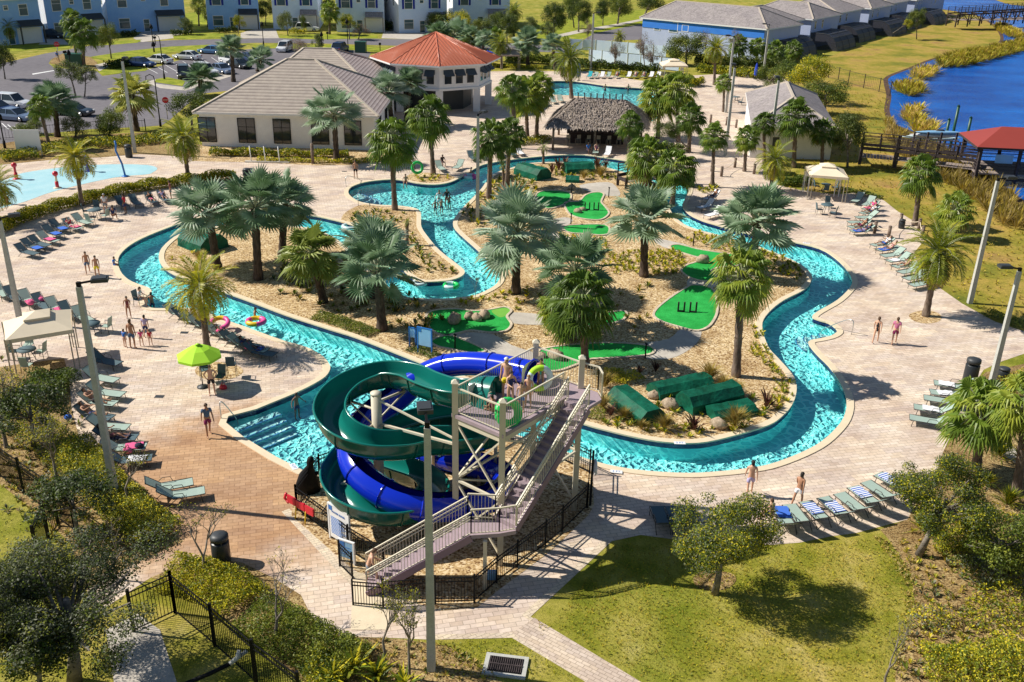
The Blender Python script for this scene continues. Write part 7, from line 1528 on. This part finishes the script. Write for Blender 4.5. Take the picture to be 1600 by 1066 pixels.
# ---------------- pool handrails and steps ----------------
def rail(pts, label): b = LB(Vector(pts[0])); b.tube(smooth_open([Vector(p) for p in pts], 4), .028, 6); o = b.build('pool_handrail', M['metal'], None, Vector(pts[0])); tag(o, label, 'handrail')
def railpx(a, c, label): p, q = G(*a), G(*c, -.6); rail([p, p + Vector((0, 0, .85)), p.lerp(q, .25) + Vector((0, 0, .95)), p.lerp(q, .9) + Vector((0, 0, .35)), q], label)
railpx((346,655), (372,664), 'steel handrail at the plunge pool steps'); railpx((1330,523), (1282,522), 'steel handrail at the right river steps'); railpx((541,292), (572,290), 'steel handrail at the upper river steps, rear one'); railpx((560,322), (565,300), 'steel handrail at the upper river steps, front one')
def steps(c, r0, a0, a1, n, label, px=True):
    cc = G(*c) if px else c
    for i in range(n):
        r_ = r0 + .42 * i; z = -.30 - .2 * i; poly = [cc] + [cc + Vector((math.cos(rad(a0 + (a1 - a0) * k / 14)) * r_, math.sin(rad(a0 + (a1 - a0) * k / 14)) * r_, 0)) for k in range(15)]
        b = MB(); b.prism(poly, FL + .01 * i, z, 0); b.tube([Vector((p.x, p.y, z + .01)) for p in poly[1:]], .035, 4, 1); o = b.build('pool_steps', [M['plaster_step'], M['step_edge']]); o['kind'] = 'structure'
steps((551,303), 1.2, -80, 80, 4, '')
steps((1304,519), .9, 150, 260, 4, '')
p0, p1 = G(356,663), G(466,733); d0 = (p1 - p0).normalized(); nn0 = Vector((-d0.y, d0.x, 0)); nn0 = nn0 if nn0.y > 0 else -nn0
for i in range(4):
    z = -.30 - .2 * i; e = d0 * .45 * (i + 1); q = p0 + Vector((.12, .05, 0)); b = MB(); b.prism([q, q + e, q + e + nn0 * 2.6, q + nn0 * 2.6], FL + .01 * i, z, 0); b.beam(q + e + Vector((0, 0, z + .01)), q + e + nn0 * 2.6 + Vector((0, 0, z + .01)), .06, .03, 1); o = b.build('pool_steps', [M['plaster_step'], M['step_edge']]); o['kind'] = 'structure'
# ---------------- rings ----------------
def ringf(loc, m1, label, R=.42, r=.13, tilt=0, rz=0, m2=None):
    b = MB(); n, k = 20, 8; vs = []
    for i in range(n):
        a = 2 * math.pi * i / n
        for j in range(k): t = 2 * math.pi * j / k; rr = R + math.cos(t) * r; vs.append((math.cos(a) * rr, math.sin(a) * rr, math.sin(t) * r))
    fs = [(i * k + j, ((i + 1) % n) * k + j, ((i + 1) % n) * k + (j + 1) % k, i * k + (j + 1) % k) for i in range(n) for j in range(k)]
    me = b; b.v = vs; b.f = fs; b.m = [0 if (not m2 or (i // (4 * k)) % 2) else 1 for i in range(len(fs))]; b.sm = [True] * len(fs); o = b.build('swim_ring', [M[m1], M[m2 or m1]], None, loc); o.rotation_euler = (tilt, 0, rz); tag(o, label, 'swim ring')
zz = WL + .06
ringf(G(400,502,zz), 'yellow', 'yellow and red swim ring with a rider on the river', .5, .16, 0, 0, 'pink'); ringf(G(343,505,.5), 'yellow', 'yellow and pink swim ring on a lounger by the palm', .5, .14, .3, 0, 'pink'); ringf(G(705,446,zz), 'palewater', 'pale green swim ring at the river bend', .45, .14, 0, 0, 'greenring'); ringf(G(656,442,zz), 'palewater', 'pale ring floating left of the other at the bend', .42, .13); ringf(G(548,354,zz), 'palewater', 'pale ring floating behind the silver palms', .6, .16); ringf(G(735,276,zz), 'palewater', 'pale ring with a rider under the lamp pole', .6, .17, 0, 0, 'pink'); ringf(G(652,262,.9), 'greenring', 'green swim ring carried by the man in white', .5, .14, rad(80), .4); 
ringf(tp(.75, .35, PZ + .42), 'greenring', 'shiny green swim ring leaning at the near corner of the platform', .42, .17, rad(62), .6); ringf(tp(3.5, 1.0, PZ + .6), 'lime', 'lime and white ring held by the girl on the platform', .42, .13, rad(80), .3, 'palewater')
# ---------------- cars ----------------
def car_proto(L, Wd, H, suv, paint):
    """front towards +x"""
    r = empty('parked_car', (0, 0, 0), 0, 'car', 'car'); b = MB(); hw = Wd / 2; g = .22; bh = H * (.56 if suv else .60); sec = [(-L/2, g + .12, bh * .92), (-L/2 + .12, g, bh), (-L*.30, g, bh + .02), (L*.18, g, bh), (L*.40, g, bh * .90), (L/2 - .08, g, bh * .78), (L/2, g + .15, bh * .62)]
    vs = []
    for x, z0, z1 in sec:
        t = 1 - .10 * (abs(x) / (L / 2)) ** 4; vs += [(x, -hw * t * .96, z0), (x, -hw * t, (z0 + z1) * .55), (x, -hw * t * .93, z1), (x, hw * t * .93, z1), (x, hw * t, (z0 + z1) * .55), (x, hw * t * .96, z0)]
    n = len(sec); b.add(vs, [(i * 6 + j, (i + 1) * 6 + j, (i + 1) * 6 + (j + 1) % 6, i * 6 + (j + 1) % 6) for i in range(n - 1) for j in range(6)] + [tuple(range(5, -1, -1)), tuple((n - 1) * 6 + j for j in range(6))], 0, False); b.build('body', paint, r)
    c0, c1, c2, c3 = (-L*.46, -L*.38, L*.10, L*.24) if suv else (-L*.40, -L*.22, L*.06, L*.24); top = H; b = MB(); q = hw * .90; k = hw * .74
    V = [(c0, -q, bh), (c3, -q, bh), (c3, q, bh), (c0, q, bh), (c1, -k, top - .04), (c2, -k, top - .04), (c2, k, top - .04), (c1, k, top - .04)]; b.add(V, [(0, 1, 5, 4), (1, 2, 6, 5), (2, 3, 7, 6), (3, 0, 4, 7)]); b.build('window_band', M['glass'], r)
    b = MB(); b.add([(c1 - .05, -k - .02, top - .05), (c2 + .05, -k - .02, top - .05), (c2 + .05, k + .02, top - .05), (c1 - .05, k + .02, top - .05), (c1 + .1, -k + .1, top), (c2 - .1, -k + .1, top), (c2 - .1, k - .1, top), (c1 + .1, k - .1, top)], [(4, 5, 6, 7), (0, 1, 5, 4), (1, 2, 6, 5), (2, 3, 7, 6), (3, 0, 4, 7)])
    for s in (-1, 1):
        for xa, xb in ((c0, c1), (c3, c2)): b.beam((xa, s * q, bh), (xb, s * k, top - .04), .07)
        xm = (c1 + c2) / 2; b.beam((xm, s * (q + .01), bh), (xm, s * (k + .01), top - .04), .08)
    b.build('roof', paint, r)
    for x in (-L * .31, L * .31):
        for s in (-1, 1):
            b = MB(); vs = []
            b.tube([(x, s * (hw - .2), .33), (x, s * (hw + .01), .33)], .33, 14); wv_ = b.build('wheel', M['black'], r); b = MB(); b.tube([(x, s * (hw - .1), .33), (x, s * (hw + .03), .33)], .2, 10); b.build('rim', M['metal'], wv_)
    for s in (-1, 1): b = MB(); b.box((L/2 - .06, s * hw * .68, bh * .72), (.12, .36, .14)); b.build('headlight', M['towel_w'], r); b = MB(); b.box((-L/2 + .02, s * hw * .7, bh * .8), (.08, .3, .16)); b.build('tail_light', M['red'], r)
    return r
def paint(n, c): m, nt, b = nm('paint_' + n, c, .3, .1, .6); b.inputs['Coat Weight'].default_value = .6; return m
PT = {k: paint(k, c) for k, c in {'white': (.78, .80, .82), 'navy': (.015, .04, .14), 'black': (.015, .018, .022), 'blue': (.10, .24, .45), 'grey': (.16, .22, .34)}.items()}
CPR = {}
def car(x, y, hd, col, suv, label):
    k = (col, suv)
    if k not in CPR: CPR[k] = car_proto(4.8 if suv else 4.6, 1.85, 1.75 if suv else 1.42, suv, PT[col])
    clone(CPR[k], G(x, y), hd, label, 'cars in the car park and street')
car(221,104, rad(-20), 'navy', 0, 'dark navy saloon at the left of the parked row'); car(248,99, rad(160), 'white', 0, 'white saloon behind the navy one'); car(293,93, rad(165), 'white', 0, 'white saloon in the middle of the car park'); car(331,84, rad(165), 'blue', 0, 'blue saloon beside the silver palm'); car(288,121, rad(-70), 'black', 1, 'black car in the front row of the car park'); car(321,117, rad(-40), 'white', 1, 'white off roader in the front row of the car park'); car(347,114, rad(-40), 'grey', 0, 'blue grey saloon beside the white off roader'); car(374,106, rad(-40), 'black', 0, 'black car at the trunk of the silver palm')
car(362,100, rad(-40), 'white', 1, 'white car half hidden by the silver palm'); car(392,96, rad(-40), 'navy', 0, 'navy car at the right end of the front row'); car(-10,160, rad(-15), 'white', 0, 'white car cut by the left edge, farthest'); car(20,168, rad(-15), 'white', 1, 'white off roader at the left edge of the car park'); car(24,188, rad(-15), 'grey', 0, 'slate blue saloon at the left edge of the car park'); car(-4,176, rad(-15), 'navy', 0, 'dark car cut by the left picture edge'); car(116,180, rad(-10), 'black', 0, 'black car under the silver palm at the left car park'); car(80,60, rad(10), 'black', 1, 'black car on the shaded driveway'); car(445,80, rad(-95), 'white', 1, 'white car facing the camera behind the clubhouse'); car(532,81, rad(80), 'navy', 1, 'navy car seen from behind beside the utility box'); car(480,49, rad(5), 'white', 1, 'white car parked before the pale houses')

# things at the slide fence
r = empty('covered_chair', G(482,768), rad(20), 'black draped lifeguard chair standing at the slide fence corner', 'chair'); r.scale = (.8, .8, .85); b = MB(); b.lathe([(.55, 0), (.50, .6), (.34, 1.1), (.22, 1.5), (.26, 1.75), (.20, 1.95), (0, 2.02)], n=10); b.v = [(x * (1.25 if z < 1.2 else .8) + (.25 * z if z > 1.2 else 0) * .5, y * .8, z) for x, y, z in b.v]; b.build('cover', M['black'], r); b = MB(); b.tube([(.3, 0, 1.0), (.75, .1, .95), (.95, .15, 1.08)], [.12, .09, .05], 6); b.build('arm', M['black'], r)
r = empty('safety_post', G(922,790), 0, 'tall black post with a white life ring at the fence end', 'post'); b = MB(); b.beam((0, 0, 0), (0, 0, 2.7), .09); b.build('post', M['black'], r); b = MB(); b.tube([(.12 + .0, math.cos(i * .5236) * .3, 1.9 + math.sin(i * .5236) * .3) for i in range(13)], .06, 6); b.build('life_ring', M['towel_w'], r)
tag(MB().box((0, 0, .2), (.35, .25, .3)).build('small_box', M['signpale'], None, G(768, 905)), 'pale blue box inside the fence by the landing post', 'box')
# ---------------- people ----------------
def skin_mesh(name, verts, edges, radii, sub=1, root=0):
    me = D.meshes.new('sk'); me.from_pydata([tuple(v) for v in verts], edges, []); o = D.objects.new('sk', me); COL.objects.link(o)
    md = o.modifiers.new('s', 'SKIN'); md.use_smooth_shade = True
    for i, sv in enumerate(me.skin_vertices[0].data): r = radii[i]; sv.radius = r if hasattr(r, '__len__') else (r, r); sv.use_root = (i == root)
    if sub: m2 = o.modifiers.new('u', 'SUBSURF'); m2.levels = sub; m2.render_levels = sub
    C.view_layer.update(); out = D.meshes.new_from_object(o.evaluated_get(C.evaluated_depsgraph_get())); out.name = name; D.objects.remove(o); D.meshes.remove(me)
    for p in out.polygons: p.use_smooth = True
    return out
X, Y, Z = Vector((1, 0, 0)), Vector((0, 1, 0)), Vector((0, 0, 1))
def pose(kind):
    """joint positions, 1.75 m adult facing +y; returns dict"""
    J = {'pel': Vector((0, 0, .95))}; lean = {'climb': .35, 'sit': .12, 'recline': -.85, 'bend': .5, 'wade': .05}.get(kind, .02)
    if kind == 'sit': J['pel'].z = .52
    if kind == 'recline': J['pel'] = Vector((0, 0, .47))
    if kind == 'edge': J['pel'].z = .12; lean = .1
    t = Vector((0, math.sin(lean), math.cos(lean))); f = Vector((0, math.cos(lean), -math.sin(lean))); p = J['pel']
    J['spi'] = p + t * .20; J['che'] = p + t * .40; J['nec'] = p + t * .54 + f * .01; J['hed'] = p + t * .66 + f * .03; J['top'] = p + t * .77 + f * .02
    for s, n in ((-1, 'L'), (1, 'R')):
        J['hip' + n] = p + X * s * .095 - t * .04
        if kind in ('sit', 'edge'): k = J['hip' + n] + Vector((s * .05, .42, .03)); a = k + Vector((s * .01, .06, -.43))
        elif kind == 'recline': k = J['hip' + n] + Vector((s * .05, .40, .04 + (.14 if s > 0 else 0))); a = k + Vector((s * .02, .42, -.06 - (.14 if s > 0 else 0)))
        elif kind == 'walk': k = J['hip' + n] + Vector((s * .01, .14 * s, -.40)); a = k + Vector((0, -.16 if s < 0 else .02, -.40)); 
        elif kind == 'climb': k = J['hip' + n] + Vector((s * .02, .32 if s > 0 else .02, -.22 if s > 0 else -.42)); a = k + Vector((0, -.02 if s > 0 else -.12, -.42 if s > 0 else -.40))
        else: k = J['hip' + n] + Vector((s * .03, .02, -.42)); a = k + Vector((s * .01, -.03, -.41))
        J['kne' + n], J['ank' + n] = k, a; J['toe' + n] = a + (Vector((s * .02, .15, -.05)) if kind != 'recline' else Vector((s * .02, .05, .14)))
        sh = p + t * .47 + X * s * .175; J['sho' + n] = sh
        if kind in ('recline', 'sit', 'edge'): e = sh - t * .22 + X * s * .09 + f * .12; w_ = e + f * .22 - t * .06 - X * s * .06
        elif kind in ('walk',): e = sh - t * .27 + X * s * .05 - f * .08 * s; w_ = e - t * .22 + f * (.06 - .08 * s) + X * s * .01
        elif kind in ('climb', 'hold', 'bend'): e = sh - t * .24 + X * s * .06 + f * .10; w_ = e + f * .22 - t * .02 - X * s * .04
        elif kind == 'hips': e = sh - t * .22 + X * s * .15; w_ = e - t * .2 - X * s * .12 + f * .06
        elif kind == 'wade': e = sh - t * .2 + X * s * .16; w_ = e + X * s * .10 - t * .12 + f * .14
        else: e = sh - t * .27 + X * s * .05 - f * .01; w_ = e - t * .24 + f * .06 + X * s * .01
        J['elb' + n], J['wri' + n] = e, w_
    J['_t'], J['_f'] = t, f; return J
PC = {}
def person_meshes(kind):
    if kind in PC: return PC[kind]
    J = pose(kind); names = []; V = []; R = []; E = []
    def v(n, p, r): names.append(n); V.append(Vector(p)); R.append(r); return len(V) - 1
    v('pel', J['pel'], (.135, .10)); v('spi', J['spi'], (.115, .088)); v('che', J['che'], (.14, .10)); v('nec', J['nec'], .052); v('hed', J['hed'], (.075, .088)); v('top', J['top'], (.06, .07)); E += [(0, 1), (1, 2), (2, 3), (3, 4), (4, 5)]
    nz = v('nose', J['hed'] + J['_f'] * .10 - J['_t'] * .012, .014); E.append((4, nz))
    for s, n in ((-1, 'L'), (1, 'R')):
        a = v('hip', J['hip' + n], .085); b = v('k', J['kne' + n], .055); c = v('a', J['ank' + n], .038); d = v('t', J['toe' + n], (.035, .025)); E += [(0, a), (a, b), (b, c), (c, d)]
        a = v('s', J['sho' + n], .055); b = v('e', J['elb' + n], .038); c = v('w', J['wri' + n], .026); E += [(2, a), (a, b), (b, c)]
        fd = (J['wri' + n] - J['elb' + n]).normalized(); sd_ = fd.cross(X * s if abs(fd.x) < .8 else Z).normalized(); pm = v('palm', J['wri' + n] + fd * .06, (.034, .018)); E.append((c, pm)); cu = fd.cross(sd_)
        for q in range(4):
            o_ = sd_ * (.026 - .0175 * q); l = (.072, .08, .074, .058)[q]; f1 = v('f', V[pm] + o_ + fd * .045, .0085); f2 = v('f', V[pm] + o_ * 1.1 + fd * (.045 + l * .6) + cu * .014, .008); f3 = v('f', V[pm] + o_ * 1.1 + fd * (.045 + l * .85) + cu * .034, .007); E += [(pm, f1), (f1, f2), (f2, f3)]
        h1 = v('th', V[pm] + sd_ * .045 - fd * .01, .010); h2 = v('th', V[pm] + sd_ * .062 + fd * .03 + cu * .01, .009); E += [(pm, h1), (h1, h2)]
    body = skin_mesh('body', V, E, R, 1)
    g = lambda k: J[k]
    def sub(pts, eds, rr): return skin_mesh('garment', pts, eds, rr, 1)
    mid = lambda n, u: g('hip' + n).lerp(g('kne' + n), u)
    shorts = sub([g('pel'), g('hipL'), mid('L', .35), mid('L', .62), g('hipR'), mid('R', .35), mid('R', .62), g('pel').lerp(g('spi'), .35)], [(0, 1), (1, 2), (2, 3), (0, 4), (4, 5), (5, 6), (0, 7)], [(.148, .115), .105, .10, .098, .105, .10, .098, (.135, .108)])
    brief = sub([g('pel') - g('_t') * .05, g('pel').lerp(g('spi'), .3), mid('L', .12), mid('R', .12)], [(0, 1), (0, 2), (0, 3)], [(.15, .118), (.14, .112), .10, .10])
    suit = sub([g('pel') - g('_t') * .05, g('spi'), g('che'), g('che').lerp(g('nec'), .35), mid('L', .12), mid('R', .12)], [(0, 1), (1, 2), (2, 3), (0, 4), (0, 5)], [(.15, .118), (.128, .102), (.152, .115), (.10, .09), .10, .10])
    shirt = sub([g('pel').lerp(g('spi'), .1), g('spi'), g('che'), g('che').lerp(g('nec'), .6), g('shoL'), g('shoL').lerp(g('elbL'), .6), g('shoR'), g('shoR').lerp(g('elbR'), .6)], [(0, 1), (1, 2), (2, 3), (2, 4), (4, 5), (2, 6), (6, 7)], [(.155, .12), (.135, .11), (.16, .118), .07, .075, .062, .075, .062])
    b = MB(); c = J['hed']; t, f = J['_t'], J['_f']; n = 12; vs = []
    for i in range(7):
        a = math.pi * .62 * i / 6
        for k in range(n):
            q = 2 * math.pi * k / n; back = max(0, -math.sin(q)); vs.append(c + t * .035 + X * math.sin(a) * math.cos(q) * .088 + f * math.sin(a) * (math.sin(q) * .10 - .012) + t * (math.cos(a) * .105 - (0 if i < 4 else back * .03 * (i - 3)) + (0 if math.sin(q) < .3 else max(0, i - 3) * .022)))
    b.add(vs, [(i * n + k, (i + 1) * n + k, (i + 1) * n + (k + 1) % n, i * n + (k + 1) % n) for i in range(6) for k in range(n)], 0, True); hair = b
    ey = MB()
    for s in (-1, 1): ey.ball(c + X * s * .03 + f * .082 + t * .012, .010, 6)
    ey.box(c + f * .088 - t * .045, (.045, .008, .008))
    PC[kind] = (body, shorts, brief, suit, shirt, hair, ey, J); return PC[kind]
def pm(n, c, r=.7): return plain(n, c, r, 0, .06, 6)
SK = {'l': pm('light_skin', (.62, .36, .24), .55), 't': pm('tanned_skin', (.42, .21, .12), .55), 'd': pm('brown_skin', (.16, .075, .045), .55)}
HR = {'b': pm('dark_hair', (.02, .014, .01)), 'n': pm('brown_hair', (.09, .045, .02)), 'y': pm('fair_hair', (.35, .22, .09)), 'w': pm('white_cap', (.75, .75, .75)), 'k': pm('black_cap', (.01, .01, .012))}
CLO = {k: pm(k + '_cloth', c, .85) for k, c in {'black': (.012, .012, .016), 'navy': (.015, .03, .12), 'blue': (.03, .18, .60), 'slate': (.08, .14, .24), 'white': (.78, .78, .80), 'yellow': (.75, .62, .02), 'pink': (.80, .08, .28), 'plum': (.24, .02, .10), 'rose': (.55, .16, .30), 'red': (.55, .03, .05), 'teal': (.03, .38, .36), 'lav': (.45, .40, .62), 'grey': (.25, .27, .30), 'maroon': (.18, .04, .05)}.items()}
HM = {}
def person(kind, loc, yaw, h, sk, label, top=None, bot=None, hair='n', style='shorts', group=None):
    body, shorts, brief, suit, shirt, hb, ey, J = person_meshes(kind); r = empty('person', loc, yaw - rad(90), label, 'person', group); k = h / 1.75; r.scale = (k, k, k)
    def put(nm_, me, mt):
        o = link(nm_, me, r)
        if not me.materials: me.materials.append(None)
        o.material_slots[0].link = 'OBJECT'; o.material_slots[0].material = mt; return o
    put('body', body, SK[sk])
    key = (kind, hair)
    if key not in HM: HM[key] = (hb.mesh('hair', HR[hair]), ey.mesh('face_marks', HR['b']))
    link('hair', HM[key][0], r); link('face_features', HM[key][1], r)
    if bot: put({'shorts': 'swim_shorts', 'brief': 'swim_briefs', 'suit': 'swimsuit'}[style], {'shorts': shorts, 'brief': brief, 'suit': suit}[style], CLO[bot])
    if top: put('shirt', shirt, CLO[top])
    return r
def P2(kind, x, y, yaw, h, sk, label, top=None, bot=None, hair='n', style='shorts', z=0): return person(kind, G(x, y, z), rad(yaw), h, sk, label, top, bot, hair, style)
P2('walk', 327,682, -60, 1.80, 't', 'man in slate blue shirt and plum shorts standing by the plunge pool', 'slate', 'plum', 'n')
P2('hips', 332,617, -70, 1.72, 'l', 'bare chested man in black shorts standing under the lime parasol', None, 'black', 'n')
P2('stand', 208,545, 80, 1.82, 't', 'bare backed man in dark trunks among the children', None, 'slate', 'n')
P2('stand', 196,543, 60, 1.15, 'l', 'child in a blue top left of the bare backed man', 'blue', 'blue', 'n', 'brief'); P2('stand', 222,541, 110, 1.05, 'l', 'small girl in pink just right of the bare backed man', 'pink', 'pink', 'n', 'brief'); P2('stand', 236,540, 120, 1.0, 'l', 'smaller girl in red at the right of the family', 'red', 'pink', 'n', 'brief'); P2('stand', 229,528, 90, 1.45, 'l', 'child in a violet top behind the two small girls', 'lav', 'navy', 'b', 'shorts')
P2('hold', 202,497, -80, 1.45, 't', 'thin girl in a maroon swimsuit above the family', None, 'maroon', 'b', 'suit')
P2('walk', 138,428, -70, 1.62, 't', 'boy in grey shorts, left of the two by the hedge deck', None, 'slate', 'n'); P2('walk', 153,434, -70, 1.6, 't', 'boy in yellow shorts beside the one in grey', None, 'yellow', 'b')
P2('walk', 1367,536, 60, 1.70, 'l', 'woman in a black swimsuit walking on the right deck', None, 'black', 'n', 'suit'); P2('walk', 1396,538, 70, 1.74, 'l', 'woman in rose top and plum shorts walking on the right deck', 'rose', 'plum', 'n')
P2('walk', 1170,774, 80, 1.76, 'l', 'bare chested man in lavender shorts and black cap', None, 'lav', 'k'); P2('walk', 1245,791, 40, 1.70, 't', 'woman in a white skirt above the lower lounger row', None, 'white', 'b'); P2('sit', 1204,818, 130, 1.6, 'l', 'guest sitting at the left end of the lower loungers', None, 'navy', 'n')
P2('stand', 556,279, -90, 1.75, 't', 'bare chested man in dark shorts on the clubhouse terrace', None, 'black', 'b'); P2('stand', 646,264, -60, 1.78, 'd', 'man in white shirt carrying a green ring', 'white', 'white', 'b'); P2('edge', 634,286, -90, 1.7, 't', 'guest sitting on the river edge below the shaded deck', None, 'maroon', 'n')
P2('climb', 577,915, 8, 1.72, 'l', 'bare chested man starting up the slide stairs', None, 'grey', 'n')
pl = lambda s, t: tp(s, t, PZ)
person('stand', pl(2.1, 1.55), rad(-120), 1.85, 'l', 'bare chested man in yellow shorts on the slide platform', None, 'yellow', 'w', 'shorts')
person('hold', pl(1.85, 1.15), rad(-60), 1.5, 'l', 'girl in a pink and navy swimsuit before the man in yellow', None, 'navy', 'b', 'suit'); person('stand', pl(1.75, .55), rad(-100), 1.25, 'l', 'small boy in blue shorts on the slide platform', None, 'blue', 'b', 'shorts'); person('stand', pl(2.2, .55), rad(-110), 1.4, 'l', 'boy with fair hair at the near rail of the platform', None, 'grey', 'y', 'brief')
person('hold', pl(3.75, 1.15), rad(-100), 1.35, 't', 'girl in a teal swimsuit at the far end of the platform', None, 'teal', 'b', 'suit'); person('sit', pl(1.1, 1.35) - Vector((0, 0, .3)), rad(150), 1.3, 't', 'dark haired child crouching beside the slide entry', None, 'plum', 'b', 'suit')
wz = FL + .02
def W(x, y, yaw, h, sk, label, bot='navy', hair='b', top=None): return P2('wade', x, y, yaw, h, sk, label, top, bot, hair, 'shorts', wz)
W(465,655, -40, 1.55, 'd', 'dark child wading in the plunge pool'); W(686,326, -60, 1.7, 't', 'long haired woman wading in the upper river', 'white', 'n', 'white'); W(698,324, -60, 1.7, 'd', 'man wading beside the woman in the upper river', 'black', 'k', 'black'); W(702,330, -60, 1.5, 'd', 'child behind the two adults in the upper river', 'teal', 'b'); W(680,336, -60, 1.35, 't', 'small child at the left of the wading group'); W(690,335, -60, 1.4, 't', 'small child in front of the wading woman')
W(945,149, -90, 1.65, 't', 'left swimmer in the far pool'); W(981,149, -90, 1.65, 't', 'right swimmer in the far pool'); W(240,492, 100, 1.55, 't', 'child in the water at the river notch')
P2('sit', 399,506, 0, 1.5, 't', 'rider lying back in the yellow and red ring', None, 'navy', 'b', 'shorts', -.6); P2('sit', 735,279, 0, 1.5, 't', 'rider in the pale ring under the lamp pole', None, 'red', 'b', 'shorts', -.6)
P2('sit', 219,478, 5, 1.72, 'l', 'man in a white shirt sitting with his feet in the river', 'white', 'grey', 'n'); P2('edge', 178,415, 0, 1.3, 't', 'child in a blue towel sitting on the river edge', 'blue', 'blue', 'b')
def on(Lg, sk, h, label, top=None, bot='navy', hair='n', style='shorts'):
    o, c, a = Lg; d = Vector((math.cos(a), math.sin(a), 0)); return person('recline', c - d * .22 - Vector((0, 0, .02)), a, h, sk, label, top, bot, hair, style)
on(CL[2], 'l', 1.6, 'sunbather in pink, upper right lounger row', 'pink', 'pink', 'y', 'brief'); on(CL[3], 't', 1.75, 'sunbather in a white shirt, upper right lounger row', 'white', 'navy'); on(CL[6], 't', 1.7, 'tanned sunbather by the rope rail', None, 'plum', 'b'); on(CL[7], 't', 1.65, 'sunbather in navy by the rope rail', 'navy', 'lav', 'b'); on(CL[8], 'l', 1.7, 'sunbather in white below the rope rail', 'white', 'blue', 'n'); on(CL[9], 'l', 1.65, 'pink skinned sunbather below the rope rail', None, 'rose', 'y', 'suit'); on(CL[12], 'l', 1.6, 'sunbather left of the broad date palm', None, 'rose', 'n', 'brief'); on(CL[16], 't', 1.7, 'sunbather on the white lounger by the narrow river', None, 'navy', 'b')
on(EL[3], 't', 1.75, 'tanned sunbather on the fourth left lounger', None, 'black', 'b'); on(EL[4], 't', 1.7, 'sunbather with raised knee beside the left pole', None, 'navy', 'n'); on(EL[6], 't', 1.7, 'sunbather behind the thick left pole', None, 'maroon', 'b')
on(FL_[6], 'l', 1.6, 'sunbather in pink on the river bank loungers', 'pink', 'plum', 'b'); on(FL_[9], 'd', 1.7, 'sunbather in navy towel at the end of the river bank loungers', 'navy', 'navy', 'b')
on(GL[1], 'l', 1.6, 'sunbather in red at the curved hedge', 'red', 'white', 'n'); on(GL[10], 't', 1.6, 'guest in pink at the curved hedge', 'black', 'pink', 'b'); on(GL[11], 't', 1.6, 'guest in violet at the curved hedge', 'lav', 'navy', 'y')
on(HL[4], 't', 1.7, 'sunbather left of centre behind the far pool', None, 'red', 'b'); on(HL[6], 'l', 1.7, 'pair sunbather behind the far pool, left', None, 'plum', 'n'); on(HL[7], 't', 1.7, 'pair sunbather behind the far pool, right', None, 'rose', 'b')
P2('stand', 268,312, 200, 1.7, 't', 'man standing behind the curved hedge loungers', 'maroon', 'grey', 'b'); P2('stand', 197,335, 180, 1.75, 'd', 'man in a red shirt beside the table at the hedge', 'red', 'navy', 'b'); P2('stand', 166,334, -90, 1.7, 'l', 'man in a white shirt beside the table at the hedge', 'white', 'grey', 'w'); P2('sit', 178,345, 100, 1.7, 't', 'guest in a blue cap sitting by the table at the hedge', 'navy', 'black', 'b'); P2('sit', 691,260, -60, 1.6, 'd', 'dark haired guest on a lounger at the first river bend', 'black', 'navy', 'b'); P2('sit', 918,241, -60, 1.7, 'd', 'guest in blue before the thatched bar', 'blue', 'navy', 'b'); P2('sit', 931,240, -80, 1.65, 'l', 'fair guest sitting before the thatched bar', None, 'rose', 'n', 'suit')
P2('stand', 91,97, -60, 1.7, 't', 'person in a blue top standing at the stop sign', 'blue', 'white', 'b')
# small loose things on the deck
def bag(x, y, m, label, z=0, s=1):
    b = MB(); b.lathe([(.16 * s, 0), (.21 * s, .08 * s), (.19 * s, .24 * s), (.08 * s, .32 * s), (0, .33 * s)], n=9); b.tube([(-.1 * s, 0, .28 * s), (-.06 * s, 0, .46 * s), (.06 * s, 0, .46 * s), (.1 * s, 0, .28 * s)], .015, 4); o = b.build('bag', M[m], None, G(x, y, z)); o.scale = (1.0, .7, .8); tag(o, label, 'bag')
bag(349,608,'red','red and black bag on the ground by the dark chair'); bag(200,707,'towel_p','pink bag among the left loungers', .3); bag(210,722,'towel_w','white bag at the bottom of the left loungers'); bag(218,700,'towel_k','black rucksack at the left loungers', .35); bag(107,655,'towel_b','blue towel bundle at the bed edge'); bag(388,545,'towel_p','violet bag at the end of the river bank loungers', .4); bag(66,470,'towel_p','pink bag on the shaded loungers', .4); bag(48,476,'towel_p','purple bag on the shaded loungers', .4)
